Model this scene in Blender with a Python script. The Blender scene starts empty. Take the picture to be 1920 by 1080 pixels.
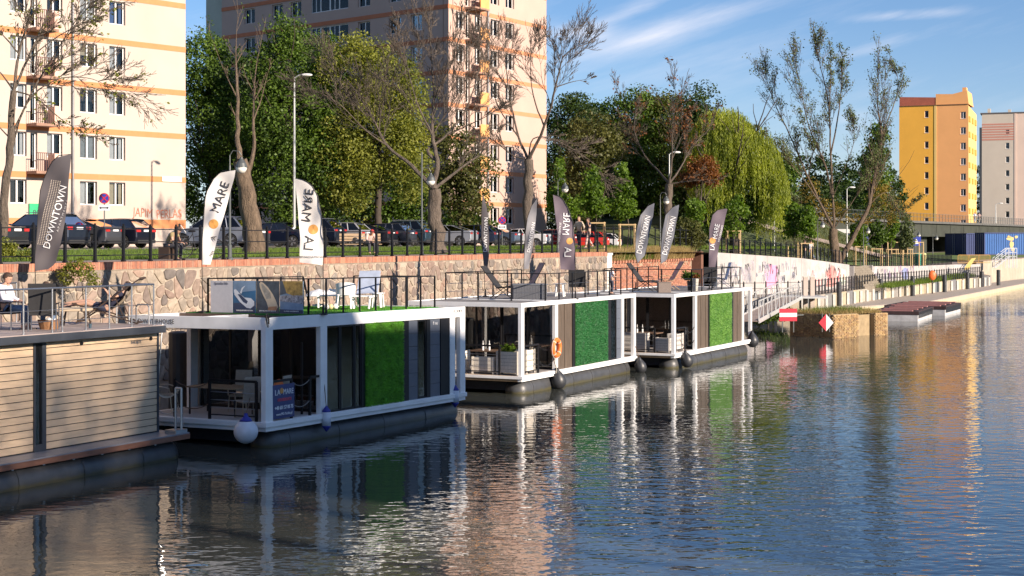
import bpy, bmesh, math, random
import numpy as np
from mathutils import Vector, Matrix
R = math.radians
rnd = random.Random(7)
scene = bpy.context.scene
COL = scene.collection

# ---------------------------------------------------------------- camera
F, HZ, EYE = 2870.0, 450.0, 5.27
cam = bpy.data.cameras.new('camera')
cam.sensor_width = 36; cam.lens = 36 * F / 1920
cam.shift_y = -90 / 1920
cam.clip_start = 0.5; cam.clip_end = 6000
camo = bpy.data.objects.new('camera', cam); COL.objects.link(camo)
camo.location = (0, 0, EYE); camo.rotation_euler = (R(90), 0, 0)
scene.camera = camo

# ---------------------------------------------------------------- light
SUN_EL, SUN_AZ = 19.0, 51.5        # azimuth measured from straight behind the camera towards the right
sdir = Vector((math.sin(R(SUN_AZ)) * math.cos(R(SUN_EL)), -math.cos(R(SUN_AZ)) * math.cos(R(SUN_EL)), math.sin(R(SUN_EL))))
sun = bpy.data.lights.new('sun', 'SUN'); sun.energy = 3.4; sun.angle = R(0.55); sun.color = (1.0, 0.85, 0.70)
suno = bpy.data.objects.new('sun', sun); COL.objects.link(suno)
suno.rotation_euler = (-sdir).to_track_quat('-Z', 'Y').to_euler()
suno.location = (60, -40, 60)
world = bpy.data.worlds.new('World'); scene.world = world; world.use_nodes = True
wn = world.node_tree; wn.nodes.clear()
def N(t, typ, **kw):
    n = t.nodes.new(typ)
    for k, v in kw.items():
        if k in n.inputs: n.inputs[k].default_value = v
        else: setattr(n, k, v)
    return n
sky = N(wn, 'ShaderNodeTexSky', sky_type='NISHITA', sun_disc=False)
sky.sun_elevation = R(SUN_EL)
sky.sun_rotation = math.atan2(sdir.x, sdir.y)
sky.air_density = 1.0; sky.dust_density = 0.15; sky.ozone_density = 4.0
bg = N(wn, 'ShaderNodeBackground', Strength=0.15)
out = N(wn, 'ShaderNodeOutputWorld')
tc = N(wn, 'ShaderNodeTexCoord')
sep = N(wn, 'ShaderNodeSeparateXYZ'); wn.links.new(tc.outputs['Generated'], sep.inputs[0])
def wmath(op, a, b=None, c=None):
    m = N(wn, 'ShaderNodeMath', operation=op)
    for i, v in enumerate((a, b, c)):
        if v is None: continue
        if isinstance(v, (int, float)): m.inputs[i].default_value = v
        else: wn.links.new(v, m.inputs[i])
    return m.outputs[0]
# wisps of high cloud: streaky noise on a plane of cloud far overhead, plus four long streaks
zz = wmath('MAXIMUM', sep.outputs['Z'], 0.02)
hor = wmath('SQRT', wmath('ADD', wmath('MULTIPLY', sep.outputs['X'], sep.outputs['X']), wmath('MULTIPLY', sep.outputs['Y'], sep.outputs['Y'])))
ang = wmath('ARCTAN2', sep.outputs['X'], sep.outputs['Y'])
el = wmath('ARCTAN2', sep.outputs['Z'], hor)
cmb = N(wn, 'ShaderNodeCombineXYZ')
ca, sa = math.cos(R(16)), math.sin(R(16))
ru = wmath('ADD', wmath('MULTIPLY', ang, ca), wmath('MULTIPLY', el, sa))
rv = wmath('SUBTRACT', wmath('MULTIPLY', el, ca), wmath('MULTIPLY', ang, sa))
wn.links.new(wmath('MULTIPLY', ru, 9.0), cmb.inputs[0]); wn.links.new(wmath('MULTIPLY', rv, 55.0), cmb.inputs[1])
nz = N(wn, 'ShaderNodeTexNoise', Scale=1.0, Detail=7.0, Roughness=0.62); wn.links.new(cmb.outputs[0], nz.inputs['Vector'])
def streak(px, py, length, width, amount, tilt):
    a0, e0 = math.atan((px - 960) / F), math.atan((HZ - py) / F)
    c_, s_ = math.cos(R(tilt)), math.sin(R(tilt))
    da, de = wmath('SUBTRACT', ang, a0), wmath('SUBTRACT', el, e0)
    u = wmath('ADD', wmath('MULTIPLY', da, c_ / length), wmath('MULTIPLY', de, s_ / length))
    v = wmath('SUBTRACT', wmath('MULTIPLY', de, c_ / width), wmath('MULTIPLY', da, s_ / width))
    q = wmath('ADD', wmath('MULTIPLY', u, u), wmath('MULTIPLY', v, v))
    return wmath('MULTIPLY', wmath('EXPONENT', wmath('MULTIPLY', q, -1.0)), amount * .72)
mask = None
for s in [(1090, 62, .022, .006, .8, -4), (1255, 58, .055, .0075, .95, 17), (1180, 24, .05, .005, .55, 22), (1300, 120, .07, .012, .2, 10),
          (1690, 42, .028, .003, .8, 2), (1640, 95, .03, .004, .5, 14), (1600, 232, .02, .006, .35, 0),
          (1750, 40, .02, .003, .25, 0), (-400, 60, .14, .02, .6, 12), (2900, 120, .16, .018, .6, 9), (1050, 330, .2, .03, .18, 3)]:
    m_ = streak(*s); mask = m_ if mask is None else wmath('ADD', mask, m_)
base = wmath('MULTIPLY', wmath('SUBTRACT', nz.outputs['Fac'], 0.50), 1.6)
high = wmath('MINIMUM', wmath('MAXIMUM', wmath('MULTIPLY', wmath('SUBTRACT', el, 0.17), 2.6), 0.0), 1.0)   # the thin cloud veil thickens overhead
base = wmath('ADD', base, wmath('MULTIPLY', high, 0.42))
cl = wmath('MINIMUM', wmath('MAXIMUM', wmath('ADD', wmath('MULTIPLY', wmath('ADD', base, 0.62), mask), wmath('MULTIPLY', base, 0.25)), 0.0), 0.85)
mx = N(wn, 'ShaderNodeMix', data_type='RGBA')
tint = N(wn, 'ShaderNodeMix', data_type='RGBA', blend_type='MULTIPLY'); tint.inputs[0].default_value = 1.0; tint.inputs[7].default_value = (0.235, 0.285, 0.345, 1)
wn.links.new(sky.outputs[0], tint.inputs[6])
# pale evening haze low in the sky, the same all round
hz = wmath('EXPONENT', wmath('MULTIPLY', wmath('MAXIMUM', el, 0.0), -1 / 0.075))
hz3 = N(wn, 'ShaderNodeCombineXYZ')
for i_, c_ in enumerate((.80, .56, .64)): wn.links.new(wmath('MULTIPLY', hz, c_), hz3.inputs[i_])
addh = N(wn, 'ShaderNodeMix', data_type='RGBA', blend_type='ADD'); addh.inputs[0].default_value = 1.0
wn.links.new(tint.outputs[2], addh.inputs[6]); wn.links.new(hz3.outputs[0], addh.inputs[7])
wn.links.new(cl, mx.inputs[0]); wn.links.new(addh.outputs[2], mx.inputs[6]); mx.inputs[7].default_value = (2.8, 2.7, 2.85, 1)
wn.links.new(mx.outputs[2], bg.inputs[0]); wn.links.new(bg.outputs[0], out.inputs[0])
scene.view_settings.view_transform = 'Standard'; scene.view_settings.look = 'None'
scene.view_settings.exposure = 1.42; scene.view_settings.gamma = 1.0
scene.view_settings.use_curve_mapping = False
scene.cycles.max_bounces = 7; scene.cycles.diffuse_bounces = 3; scene.cycles.glossy_bounces = 4
scene.cycles.transmission_bounces = 4; scene.cycles.transparent_max_bounces = 8
scene.cycles.caustics_reflective = False; scene.cycles.caustics_refractive = False

# ---------------------------------------------------------------- materials
MATS = {}
def mat(name, col, rough=0.6, metal=0.0, var=0.12, scale=6.0, bump=0.0, bscale=None, spec=0.5, stretch=None, island=0.0, coat=0.0, emis=None):
    if name in MATS: return MATS[name]
    m = bpy.data.materials.new(name); m.use_nodes = True; t = m.node_tree
    p = t.nodes['Principled BSDF']
    p.inputs['Roughness'].default_value = rough; p.inputs['Metallic'].default_value = metal
    p.inputs['Specular IOR Level'].default_value = spec
    p.inputs['Coat Weight'].default_value = coat
    if len(col) == 3: col = tuple(col) + (1,)
    p.inputs['Base Color'].default_value = col
    vec = None
    if var or bump:
        tcn = N(t, 'ShaderNodeTexCoord'); vec = tcn.outputs['Object']
        if stretch:
            mp = N(t, 'ShaderNodeMapping'); mp.inputs['Scale'].default_value = stretch
            t.links.new(vec, mp.inputs[0]); vec = mp.outputs[0]
    if var:
        nn = N(t, 'ShaderNodeTexNoise', Scale=scale, Detail=5.0, Roughness=0.6)
        t.links.new(vec, nn.inputs['Vector'])
        f = nn.outputs['Fac']
        mr = N(t, 'ShaderNodeMapRange'); mr.inputs[1].default_value = 0.3; mr.inputs[2].default_value = 0.7
        mr.inputs[3].default_value = 1 - var; mr.inputs[4].default_value = 1 + var
        t.links.new(f, mr.inputs[0]); v = mr.outputs[0]
        if island:
            g = N(t, 'ShaderNodeNewGeometry'); oi = N(t, 'ShaderNodeObjectInfo')
            ad = N(t, 'ShaderNodeMath', operation='ADD'); t.links.new(g.outputs['Random Per Island'], ad.inputs[0]); t.links.new(oi.outputs['Random'], ad.inputs[1])
            fr = N(t, 'ShaderNodeMath', operation='FRACT'); t.links.new(ad.outputs[0], fr.inputs[0])
            m2 = N(t, 'ShaderNodeMapRange'); m2.inputs[3].default_value = 1 - island; m2.inputs[4].default_value = 1 + island
            t.links.new(fr.outputs[0], m2.inputs[0])
            mm = N(t, 'ShaderNodeMath', operation='MULTIPLY'); t.links.new(v, mm.inputs[0]); t.links.new(m2.outputs[0], mm.inputs[1]); v = mm.outputs[0]
        hs = N(t, 'ShaderNodeHueSaturation'); hs.inputs['Color'].default_value = col
        t.links.new(v, hs.inputs['Value']); t.links.new(hs.outputs[0], p.inputs['Base Color'])
    if bump:
        nb = N(t, 'ShaderNodeTexNoise', Scale=bscale or scale * 4, Detail=6.0); t.links.new(vec, nb.inputs['Vector'])
        bp = N(t, 'ShaderNodeBump', Strength=min(1, bump), Distance=0.08 if bump >= 1 else 0.02)
        t.links.new(nb.outputs['Fac'], bp.inputs['Height']); t.links.new(bp.outputs[0], p.inputs['Normal'])
    if emis:
        p.inputs['Emission Color'].default_value = tuple(emis) + (1,); p.inputs['Emission Strength'].default_value = 1
    MATS[name] = m; return m
def ramp_mat(name, stops, rough=0.8, bump=0.3, scale=3.0, nvar=0.2, bscale=20.0):
    """each island / object takes its own colour out of the ramp"""
    if name in MATS: return MATS[name]
    m = bpy.data.materials.new(name); m.use_nodes = True; t = m.node_tree; p = t.nodes['Principled BSDF']
    p.inputs['Roughness'].default_value = rough
    g = N(t, 'ShaderNodeNewGeometry'); oi = N(t, 'ShaderNodeObjectInfo')
    ad = N(t, 'ShaderNodeMath', operation='ADD'); t.links.new(g.outputs['Random Per Island'], ad.inputs[0]); t.links.new(oi.outputs['Random'], ad.inputs[1])
    fr = N(t, 'ShaderNodeMath', operation='FRACT'); t.links.new(ad.outputs[0], fr.inputs[0])
    cr = N(t, 'ShaderNodeValToRGB'); e = cr.color_ramp.elements
    while len(e) > 1: e.remove(e[-1])
    e[0].position = 0; e[0].color = tuple(stops[0]) + (1,)
    for i, s in enumerate(stops[1:]):
        x = e.new((i + 1) / (len(stops) - 1)); x.color = tuple(s) + (1,)
    t.links.new(fr.outputs[0], cr.inputs[0])
    tcn = N(t, 'ShaderNodeTexCoord')
    nn = N(t, 'ShaderNodeTexNoise', Scale=scale, Detail=6.0, Roughness=0.65); t.links.new(tcn.outputs['Object'], nn.inputs['Vector'])
    mr = N(t, 'ShaderNodeMapRange'); mr.inputs[1].default_value = 0.3; mr.inputs[2].default_value = 0.7
    mr.inputs[3].default_value = 1 - nvar; mr.inputs[4].default_value = 1 + nvar
    t.links.new(nn.outputs['Fac'], mr.inputs[0])
    hs = N(t, 'ShaderNodeHueSaturation'); t.links.new(cr.outputs[0], hs.inputs['Color']); t.links.new(mr.outputs[0], hs.inputs['Value'])
    t.links.new(hs.outputs[0], p.inputs['Base Color'])
    if bump:
        nb = N(t, 'ShaderNodeTexNoise', Scale=bscale, Detail=6.0); t.links.new(tcn.outputs['Object'], nb.inputs['Vector'])
        bp = N(t, 'ShaderNodeBump', Strength=bump, Distance=0.02)
        t.links.new(nb.outputs['Fac'], bp.inputs['Height']); t.links.new(bp.outputs[0], p.inputs['Normal'])
    MATS[name] = m; return m
def leaf_mat(name, c1, c2, trans=0.35, rough=0.55, scale=0.35):
    if name in MATS: return MATS[name]
    m = bpy.data.materials.new(name); m.use_nodes = True; t = m.node_tree; t.nodes.clear()
    o = N(t, 'ShaderNodeOutputMaterial')
    g = N(t, 'ShaderNodeNewGeometry'); tcn = N(t, 'ShaderNodeTexCoord')
    nn = N(t, 'ShaderNodeTexNoise', Scale=scale, Detail=3.0); t.links.new(tcn.outputs['Object'], nn.inputs['Vector'])
    a = N(t, 'ShaderNodeMath', operation='MULTIPLY_ADD'); t.links.new(g.outputs['Random Per Island'], a.inputs[0]); a.inputs[1].default_value = 0.55
    s = N(t, 'ShaderNodeMath', operation='MULTIPLY_ADD'); t.links.new(nn.outputs['Fac'], s.inputs[0]); s.inputs[1].default_value = 1.5; s.inputs[2].default_value = -0.5
    t.links.new(s.outputs[0], a.inputs[2])
    mxx = N(t, 'ShaderNodeMix', data_type='RGBA'); t.links.new(a.outputs[0], mxx.inputs[0])
    mxx.inputs[6].default_value = tuple(c1) + (1,); mxx.inputs[7].default_value = tuple(c2) + (1,)
    d = N(t, 'ShaderNodeBsdfPrincipled', Roughness=rough); d.inputs['Specular IOR Level'].default_value = 0.35
    tr = N(t, 'ShaderNodeBsdfTranslucent')
    t.links.new(mxx.outputs[2], d.inputs['Base Color'])
    hs = N(t, 'ShaderNodeHueSaturation', Saturation=1.15, Value=1.5); t.links.new(mxx.outputs[2], hs.inputs['Color']); t.links.new(hs.outputs[0], tr.inputs[0])
    ms = N(t, 'ShaderNodeMixShader', Fac=trans); t.links.new(d.outputs[0], ms.inputs[1]); t.links.new(tr.outputs[0], ms.inputs[2])
    t.links.new(ms.outputs[0], o.inputs[0]); MATS[name] = m; return m
def glass_mat(name, tint=(0.25, 0.28, 0.3), ior=1.5, rough=0.01, wav=0.0, refl=1.0):
    if name in MATS: return MATS[name]
    m = bpy.data.materials.new(name); m.use_nodes = True; t = m.node_tree; t.nodes.clear()
    o = N(t, 'ShaderNodeOutputMaterial'); tr = N(t, 'ShaderNodeBsdfTransparent'); tr.inputs[0].default_value = tuple(tint) + (1,)
    gl = N(t, 'ShaderNodeBsdfGlossy', Roughness=rough); gl.inputs[0].default_value = (refl, refl, refl, 1)
    fr = N(t, 'ShaderNodeFresnel', IOR=ior); ms = N(t, 'ShaderNodeMixShader')
    if wav:
        tcn = N(t, 'ShaderNodeTexCoord'); nn = N(t, 'ShaderNodeTexNoise', Scale=1.6); t.links.new(tcn.outputs['Object'], nn.inputs['Vector'])
        bp = N(t, 'ShaderNodeBump', Strength=wav, Distance=0.02); t.links.new(nn.outputs['Fac'], bp.inputs['Height'])
        t.links.new(bp.outputs[0], gl.inputs['Normal']); t.links.new(bp.outputs[0], fr.inputs['Normal'])
    t.links.new(fr.outputs[0], ms.inputs[0]); t.links.new(tr.outputs[0], ms.inputs[1]); t.links.new(gl.outputs[0], ms.inputs[2])
    t.links.new(ms.outputs[0], o.inputs[0]); MATS[name] = m; return m

# ---------------------------------------------------------------- mesh building
def rotz(a):
    return Matrix.Rotation(a, 3, 'Z')
class MB:
    def __init__(s): s.v = []; s.f = []; s.mi = []; s.cur = 0
    def add(s, vs, fs):
        n = len(s.v); s.v.extend([tuple(v) for v in vs]); s.f.extend([tuple(i + n for i in f) for f in fs]); s.mi.extend([s.cur] * len(fs)); return s
    def box(s, c, d, rz=0.0, M=None):
        hx, hy, hz = d[0] / 2, d[1] / 2, d[2] / 2
        pts = [Vector((x, y, z)) for z in (-hz, hz) for y in (-hy, hy) for x in (-hx, hx)]
        if M is None: M = rotz(rz)
        pts = [M @ p + Vector(c) for p in pts]
        return s.add(pts, [(0, 2, 3, 1), (4, 5, 7, 6), (0, 1, 5, 4), (2, 6, 7, 3), (0, 4, 6, 2), (1, 3, 7, 5)])
    def bx(s, x0, x1, y0, y1, z0, z1):
        return s.box(((x0 + x1) / 2, (y0 + y1) / 2, (z0 + z1) / 2), (abs(x1 - x0), abs(y1 - y0), abs(z1 - z0)))
    def bar(s, a, b, w, h=None):
        """square bar from a to b"""
        a = Vector(a); b = Vector(b); d = b - a; L = d.length
        if L < 1e-6: return s
        q = d.to_track_quat('X', 'Z').to_matrix()
        return s.box((a + b) / 2, (L, w, h or w), M=q)
    def tube(s, pts, r, n=6, caps=True):
        pts = [Vector(p) for p in pts]; k = len(pts)
        rr = r if isinstance(r, (list, tuple)) else [r] * k
        vs = []; up = None
        for i, p in enumerate(pts):
            d = (pts[min(i + 1, k - 1)] - pts[max(i - 1, 0)])
            if d.length < 1e-9: d = Vector((0, 0, 1))
            d.normalize()
            if up is None: up = Vector((0, 0, 1)) if abs(d.z) < 0.9 else Vector((1, 0, 0))
            x = up.cross(d)
            if x.length < 1e-4: x = Vector((1, 0, 0)).cross(d)
            x.normalize(); y = d.cross(x); up = y
            for j in range(n):
                a = 2 * math.pi * j / n
                vs.append(p + (x * math.cos(a) + y * math.sin(a)) * rr[i])
        fs = []
        for i in range(k - 1):
            for j in range(n):
                j2 = (j + 1) % n; fs.append((i * n + j, i * n + j2, (i + 1) * n + j2, (i + 1) * n + j))
        if caps: fs.append(tuple(range(n - 1, -1, -1))); fs.append(tuple((k - 1) * n + j for j in range(n)))
        return s.add(vs, fs)
    def lathe(s, prof, n=16, c=(0, 0, 0), M=None):
        """prof: list of (r, z)"""
        M = M or Matrix.Identity(3); vs = []
        for r, z in prof:
            for j in range(n):
                a = 2 * math.pi * j / n; vs.append(M @ Vector((r * math.cos(a), r * math.sin(a), z)) + Vector(c))
        fs = []
        for i in range(len(prof) - 1):
            for j in range(n):
                j2 = (j + 1) % n; fs.append((i * n + j, i * n + j2, (i + 1) * n + j2, (i + 1) * n + j))
        if prof[0][0] > 1e-5: fs.append(tuple(range(n - 1, -1, -1)))
        if prof[-1][0] > 1e-5: fs.append(tuple((len(prof) - 1) * n + j for j in range(n)))
        return s.add(vs, fs)
    def sphere(s, c, r, n=12, m=8, sc=(1, 1, 1), z0=-1.0, z1=1.0):
        prof = []
        a0, a1 = math.asin(max(-1, z0)), math.asin(min(1, z1))
        for i in range(m + 1):
            a = a0 + (a1 - a0) * i / m; prof.append((r * math.cos(a), r * math.sin(a)))
        M = Matrix.Diagonal(Vector(sc)); return s.lathe(prof, n, c, M)
    def prism(s, poly, y0, y1, M=None, c=(0, 0, 0)):
        """poly in x,z; extruded along y"""
        M = M or Matrix.Identity(3); n = len(poly)
        vs = [M @ Vector((x, y, z)) + Vector(c) for y in (y0, y1) for x, z in poly]
        fs = [tuple(range(n)), tuple(range(2 * n - 1, n - 1, -1))] + [(i, i + n, (i + 1) % n + n, (i + 1) % n) for i in range(n)]
        return s.add(vs, fs)
    def quad(s, a, b, c, d): return s.add([a, b, c, d], [(0, 1, 2, 3)])
    def mesh(s, name, mats, smooth=False):
        me = bpy.data.meshes.new(name); me.from_pydata([tuple(v) for v in s.v], [], s.f)
        if not isinstance(mats, (list, tuple)): mats = [mats]
        for m in mats: me.materials.append(m)
        if len(mats) > 1: me.polygons.foreach_set('material_index', s.mi)
        if smooth: me.polygons.foreach_set('use_smooth', [True] * len(me.polygons))
        me.update(); return me
    def build(s, name, mats, parent=None, loc=None, rot=None, smooth=False, label=None, bevel=0):
        o = bpy.data.objects.new(name, s.mesh(name, mats, smooth)); COL.objects.link(o)
        if parent is not None: o.parent = parent
        if loc is not None: o.location = loc
        if rot is not None: o.rotation_euler = rot if isinstance(rot, (tuple, list)) else (0, 0, rot)
        if label: o['label'] = label
        if bevel:
            b = o.modifiers.new('bevel', 'BEVEL'); b.width = bevel; b.segments = 2; b.limit_method = 'ANGLE'; b.angle_limit = R(40)
        return o
def fast_mesh(name, verts, quads, mats, midx=None):
    """numpy arrays -> mesh; quads (n,4) or tris (n,3)"""
    me = bpy.data.meshes.new(name); nv = len(verts); nf, k = quads.shape
    me.vertices.add(nv); me.vertices.foreach_set('co', verts.astype(np.float32).ravel())
    me.loops.add(nf * k); me.loops.foreach_set('vertex_index', quads.astype(np.int32).ravel())
    me.polygons.add(nf); me.polygons.foreach_set('loop_start', np.arange(0, nf * k, k, dtype=np.int32))
    try: me.polygons.foreach_set('loop_total', np.full(nf, k, dtype=np.int32))
    except Exception: pass
    if not isinstance(mats, (list, tuple)): mats = [mats]
    for m in mats: me.materials.append(m)
    if midx is not None: me.polygons.foreach_set('material_index', midx.astype(np.int32))
    me.update(calc_edges=True); return me
def link(name, me, parent=None, loc=None, rot=None, label=None):
    o = bpy.data.objects.new(name, me); COL.objects.link(o)
    if parent is not None: o.parent = parent
    if loc is not None: o.location = loc
    if rot is not None: o.rotation_euler = rot if isinstance(rot, (tuple, list)) else (0, 0, rot)
    if label: o['label'] = label
    return o
def tag(o, label=None, cat=None, group=None, kind=None):
    if label: o['label'] = label
    if cat: o['category'] = cat
    if group: o['group'] = group
    if kind: o['kind'] = kind
    return o
def thing(name, label, cat, loc=(0, 0, 0), rz=0.0, group=None, rot=None):
    o = bpy.data.objects.new(name, None); COL.objects.link(o); o.location = loc
    o.rotation_euler = rot or (0, 0, rz); o.empty_display_size = 0.3
    return tag(o, label, cat, group)
def copy_tree(o, loc=None, rz=None, label=None, group=None, parent=None, mats=None):
    c = o.copy(); COL.objects.link(c)
    if parent is not None: c.parent = parent
    if mats and c.data and c.name.split('.')[0] in mats:
        c.data = c.data.copy(); c.data.materials[0] = mats[c.name.split('.')[0]]
    for ch in list(o.children): copy_tree(ch, parent=c, mats=mats)
    if loc is not None: c.location = loc
    if rz is not None: c.rotation_euler = (0, 0, rz)
    if label: c['label'] = label
    if group: c['group'] = group
    return c
def text_mesh(s, size, m, name='lettering', parent=None, M=None, depth=0.004, align='CENTER', bold=0.0, sx=1.0, mirror=False):
    cu = bpy.data.curves.new(name, 'FONT'); cu.body = s; cu.size = size; cu.align_x = align; cu.align_y = 'CENTER'
    cu.extrude = depth; cu.offset = bold; cu.resolution_u = 2
    tmp = bpy.data.objects.new('tmp', cu); COL.objects.link(tmp)
    dg = bpy.context.evaluated_depsgraph_get(); dg.update()
    me = bpy.data.meshes.new_from_object(tmp.evaluated_get(dg)); me.name = name
    bpy.data.objects.remove(tmp); bpy.data.curves.remove(cu)
    me.materials.clear(); me.materials.append(m)
    T = Matrix.Diagonal((-sx if mirror else sx, 1, 1, 1))
    if M is not None: T = M @ T
    me.transform(T)
    return link(name, me, parent)
def PX(px, py, Y):
    """point at distance Y on the sight line through a spot of the photograph"""
    return Vector(((px - 960) * Y / F, Y, EYE - (py - HZ) * Y / F))
def GP(px, py, z):
    Y = F * (EYE - z) / (py - HZ); return Vector(((px - 960) * Y / F, Y, z))
class Frame:
    """straight line on the ground with an origin, a direction and the normal to its left"""
    def __init__(s, ox, oy, dx, dy):
        n = math.hypot(dx, dy); s.o = (ox, oy); s.d = (dx / n, dy / n); s.e = (-dy / n, dx / n); s.a = math.atan2(dy, dx)
    def w(s, x, y=0.0, z=0.0): return Vector((s.o[0] + x * s.d[0] + y * s.e[0], s.o[1] + x * s.d[1] + y * s.e[1], z))
    def s(s_, px, y=0.0):
        k = (px - 960) / F; ox = s_.o[0] + y * s_.e[0]; oy = s_.o[1] + y * s_.e[1]
        return (k * oy - ox) / (s_.d[0] - s_.d[1] * k)
    def t(s_, px, x=0.0):
        k = (px - 960) / F; ox = s_.o[0] + x * s_.d[0]; oy = s_.o[1] + x * s_.d[1]
        return (k * oy - ox) / (s_.e[0] - s_.e[1] * k)
    def zat(s_, py, x, y=0.0):
        p = s_.w(x, y); return EYE - (py - HZ) * p.y / F
WALL = Frame(-12.51655, 43.5, 0.4387, 1.0)      # foot line of the quay wall, running away from the camera
wallx = lambda Y: -31.6 + 0.4387 * Y

M_white = mat('white_painted_steel', (0.86, 0.86, 0.85), 0.42, 0, 0.09, 1.3, 0.05)
M_black = mat('black_steel', (0.010, 0.010, 0.012), 0.5, 0, 0.15, 8, spec=.3)
M_dgrey = mat('anthracite_cladding', (0.045, 0.052, 0.065), 0.5, 0.1, 0.12, 3)
M_steel = mat('brushed_steel', (0.45, 0.47, 0.5), 0.28, 0.9, 0.08, 8)
M_wood = mat('pale_wood', (0.36, 0.25, 0.15), 0.65, 0, 0.22, 3, 0.1, 60, stretch=(1, 6, 6))
M_brown = mat('brown_timber', (0.14, 0.085, 0.055), 0.7, 0, 0.25, 3, 0.1, stretch=(1, 6, 6))
M_rub = mat('black_rubber', (0.03, 0.032, 0.036), 0.42, 0, 0.2, 3)
M_glass = glass_mat('tinted_glass', (0.72, 0.74, 0.76), 2.2, 0.01, 0.03)
M_win = glass_mat('window_glass', (0.78, 0.8, 0.82), 1.38, 0.01, 0.05)
M_letw = mat('white_print', (0.8, 0.8, 0.8), 0.6, var=0)
M_letb = mat('black_print', (0.03, 0.03, 0.035), 0.6, var=0)
M_pont = mat('pontoon_rubber', (.06, .062, .066), .42, 0, .25, 3)
_t = M_pont.node_tree; _p = _t.nodes['Principled BSDF']; _c = _p.inputs['Base Color'].links[0].from_socket
_tc = N(_t, 'ShaderNodeTexCoord'); _s = N(_t, 'ShaderNodeSeparateXYZ'); _t.links.new(_tc.outputs['Object'], _s.inputs[0])
_n = N(_t, 'ShaderNodeTexNoise', Scale=5.0, Detail=5.0); _t.links.new(_tc.outputs['Object'], _n.inputs['Vector'])
_a = N(_t, 'ShaderNodeMath', operation='MULTIPLY_ADD'); _t.links.new(_n.outputs['Fac'], _a.inputs[0]); _a.inputs[1].default_value = -.16; _t.links.new(_s.outputs['Z'], _a.inputs[2])
_m = N(_t, 'ShaderNodeMapRange'); _t.links.new(_a.outputs[0], _m.inputs[0]); _m.inputs[1].default_value = -.04; _m.inputs[2].default_value = .03; _m.inputs[3].default_value = 1; _m.inputs[4].default_value = 0
_x = N(_t, 'ShaderNodeMix', data_type='RGBA'); _t.links.new(_m.outputs[0], _x.inputs[0]); _t.links.new(_c, _x.inputs[6]); _x.inputs[7].default_value = (.075, .068, .035, 1); _t.links.new(_x.outputs[2], _p.inputs['Base Color'])
M_skin = mat('skin', (0.46, 0.27, 0.19), 0.55, var=0.05, scale=20)
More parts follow.
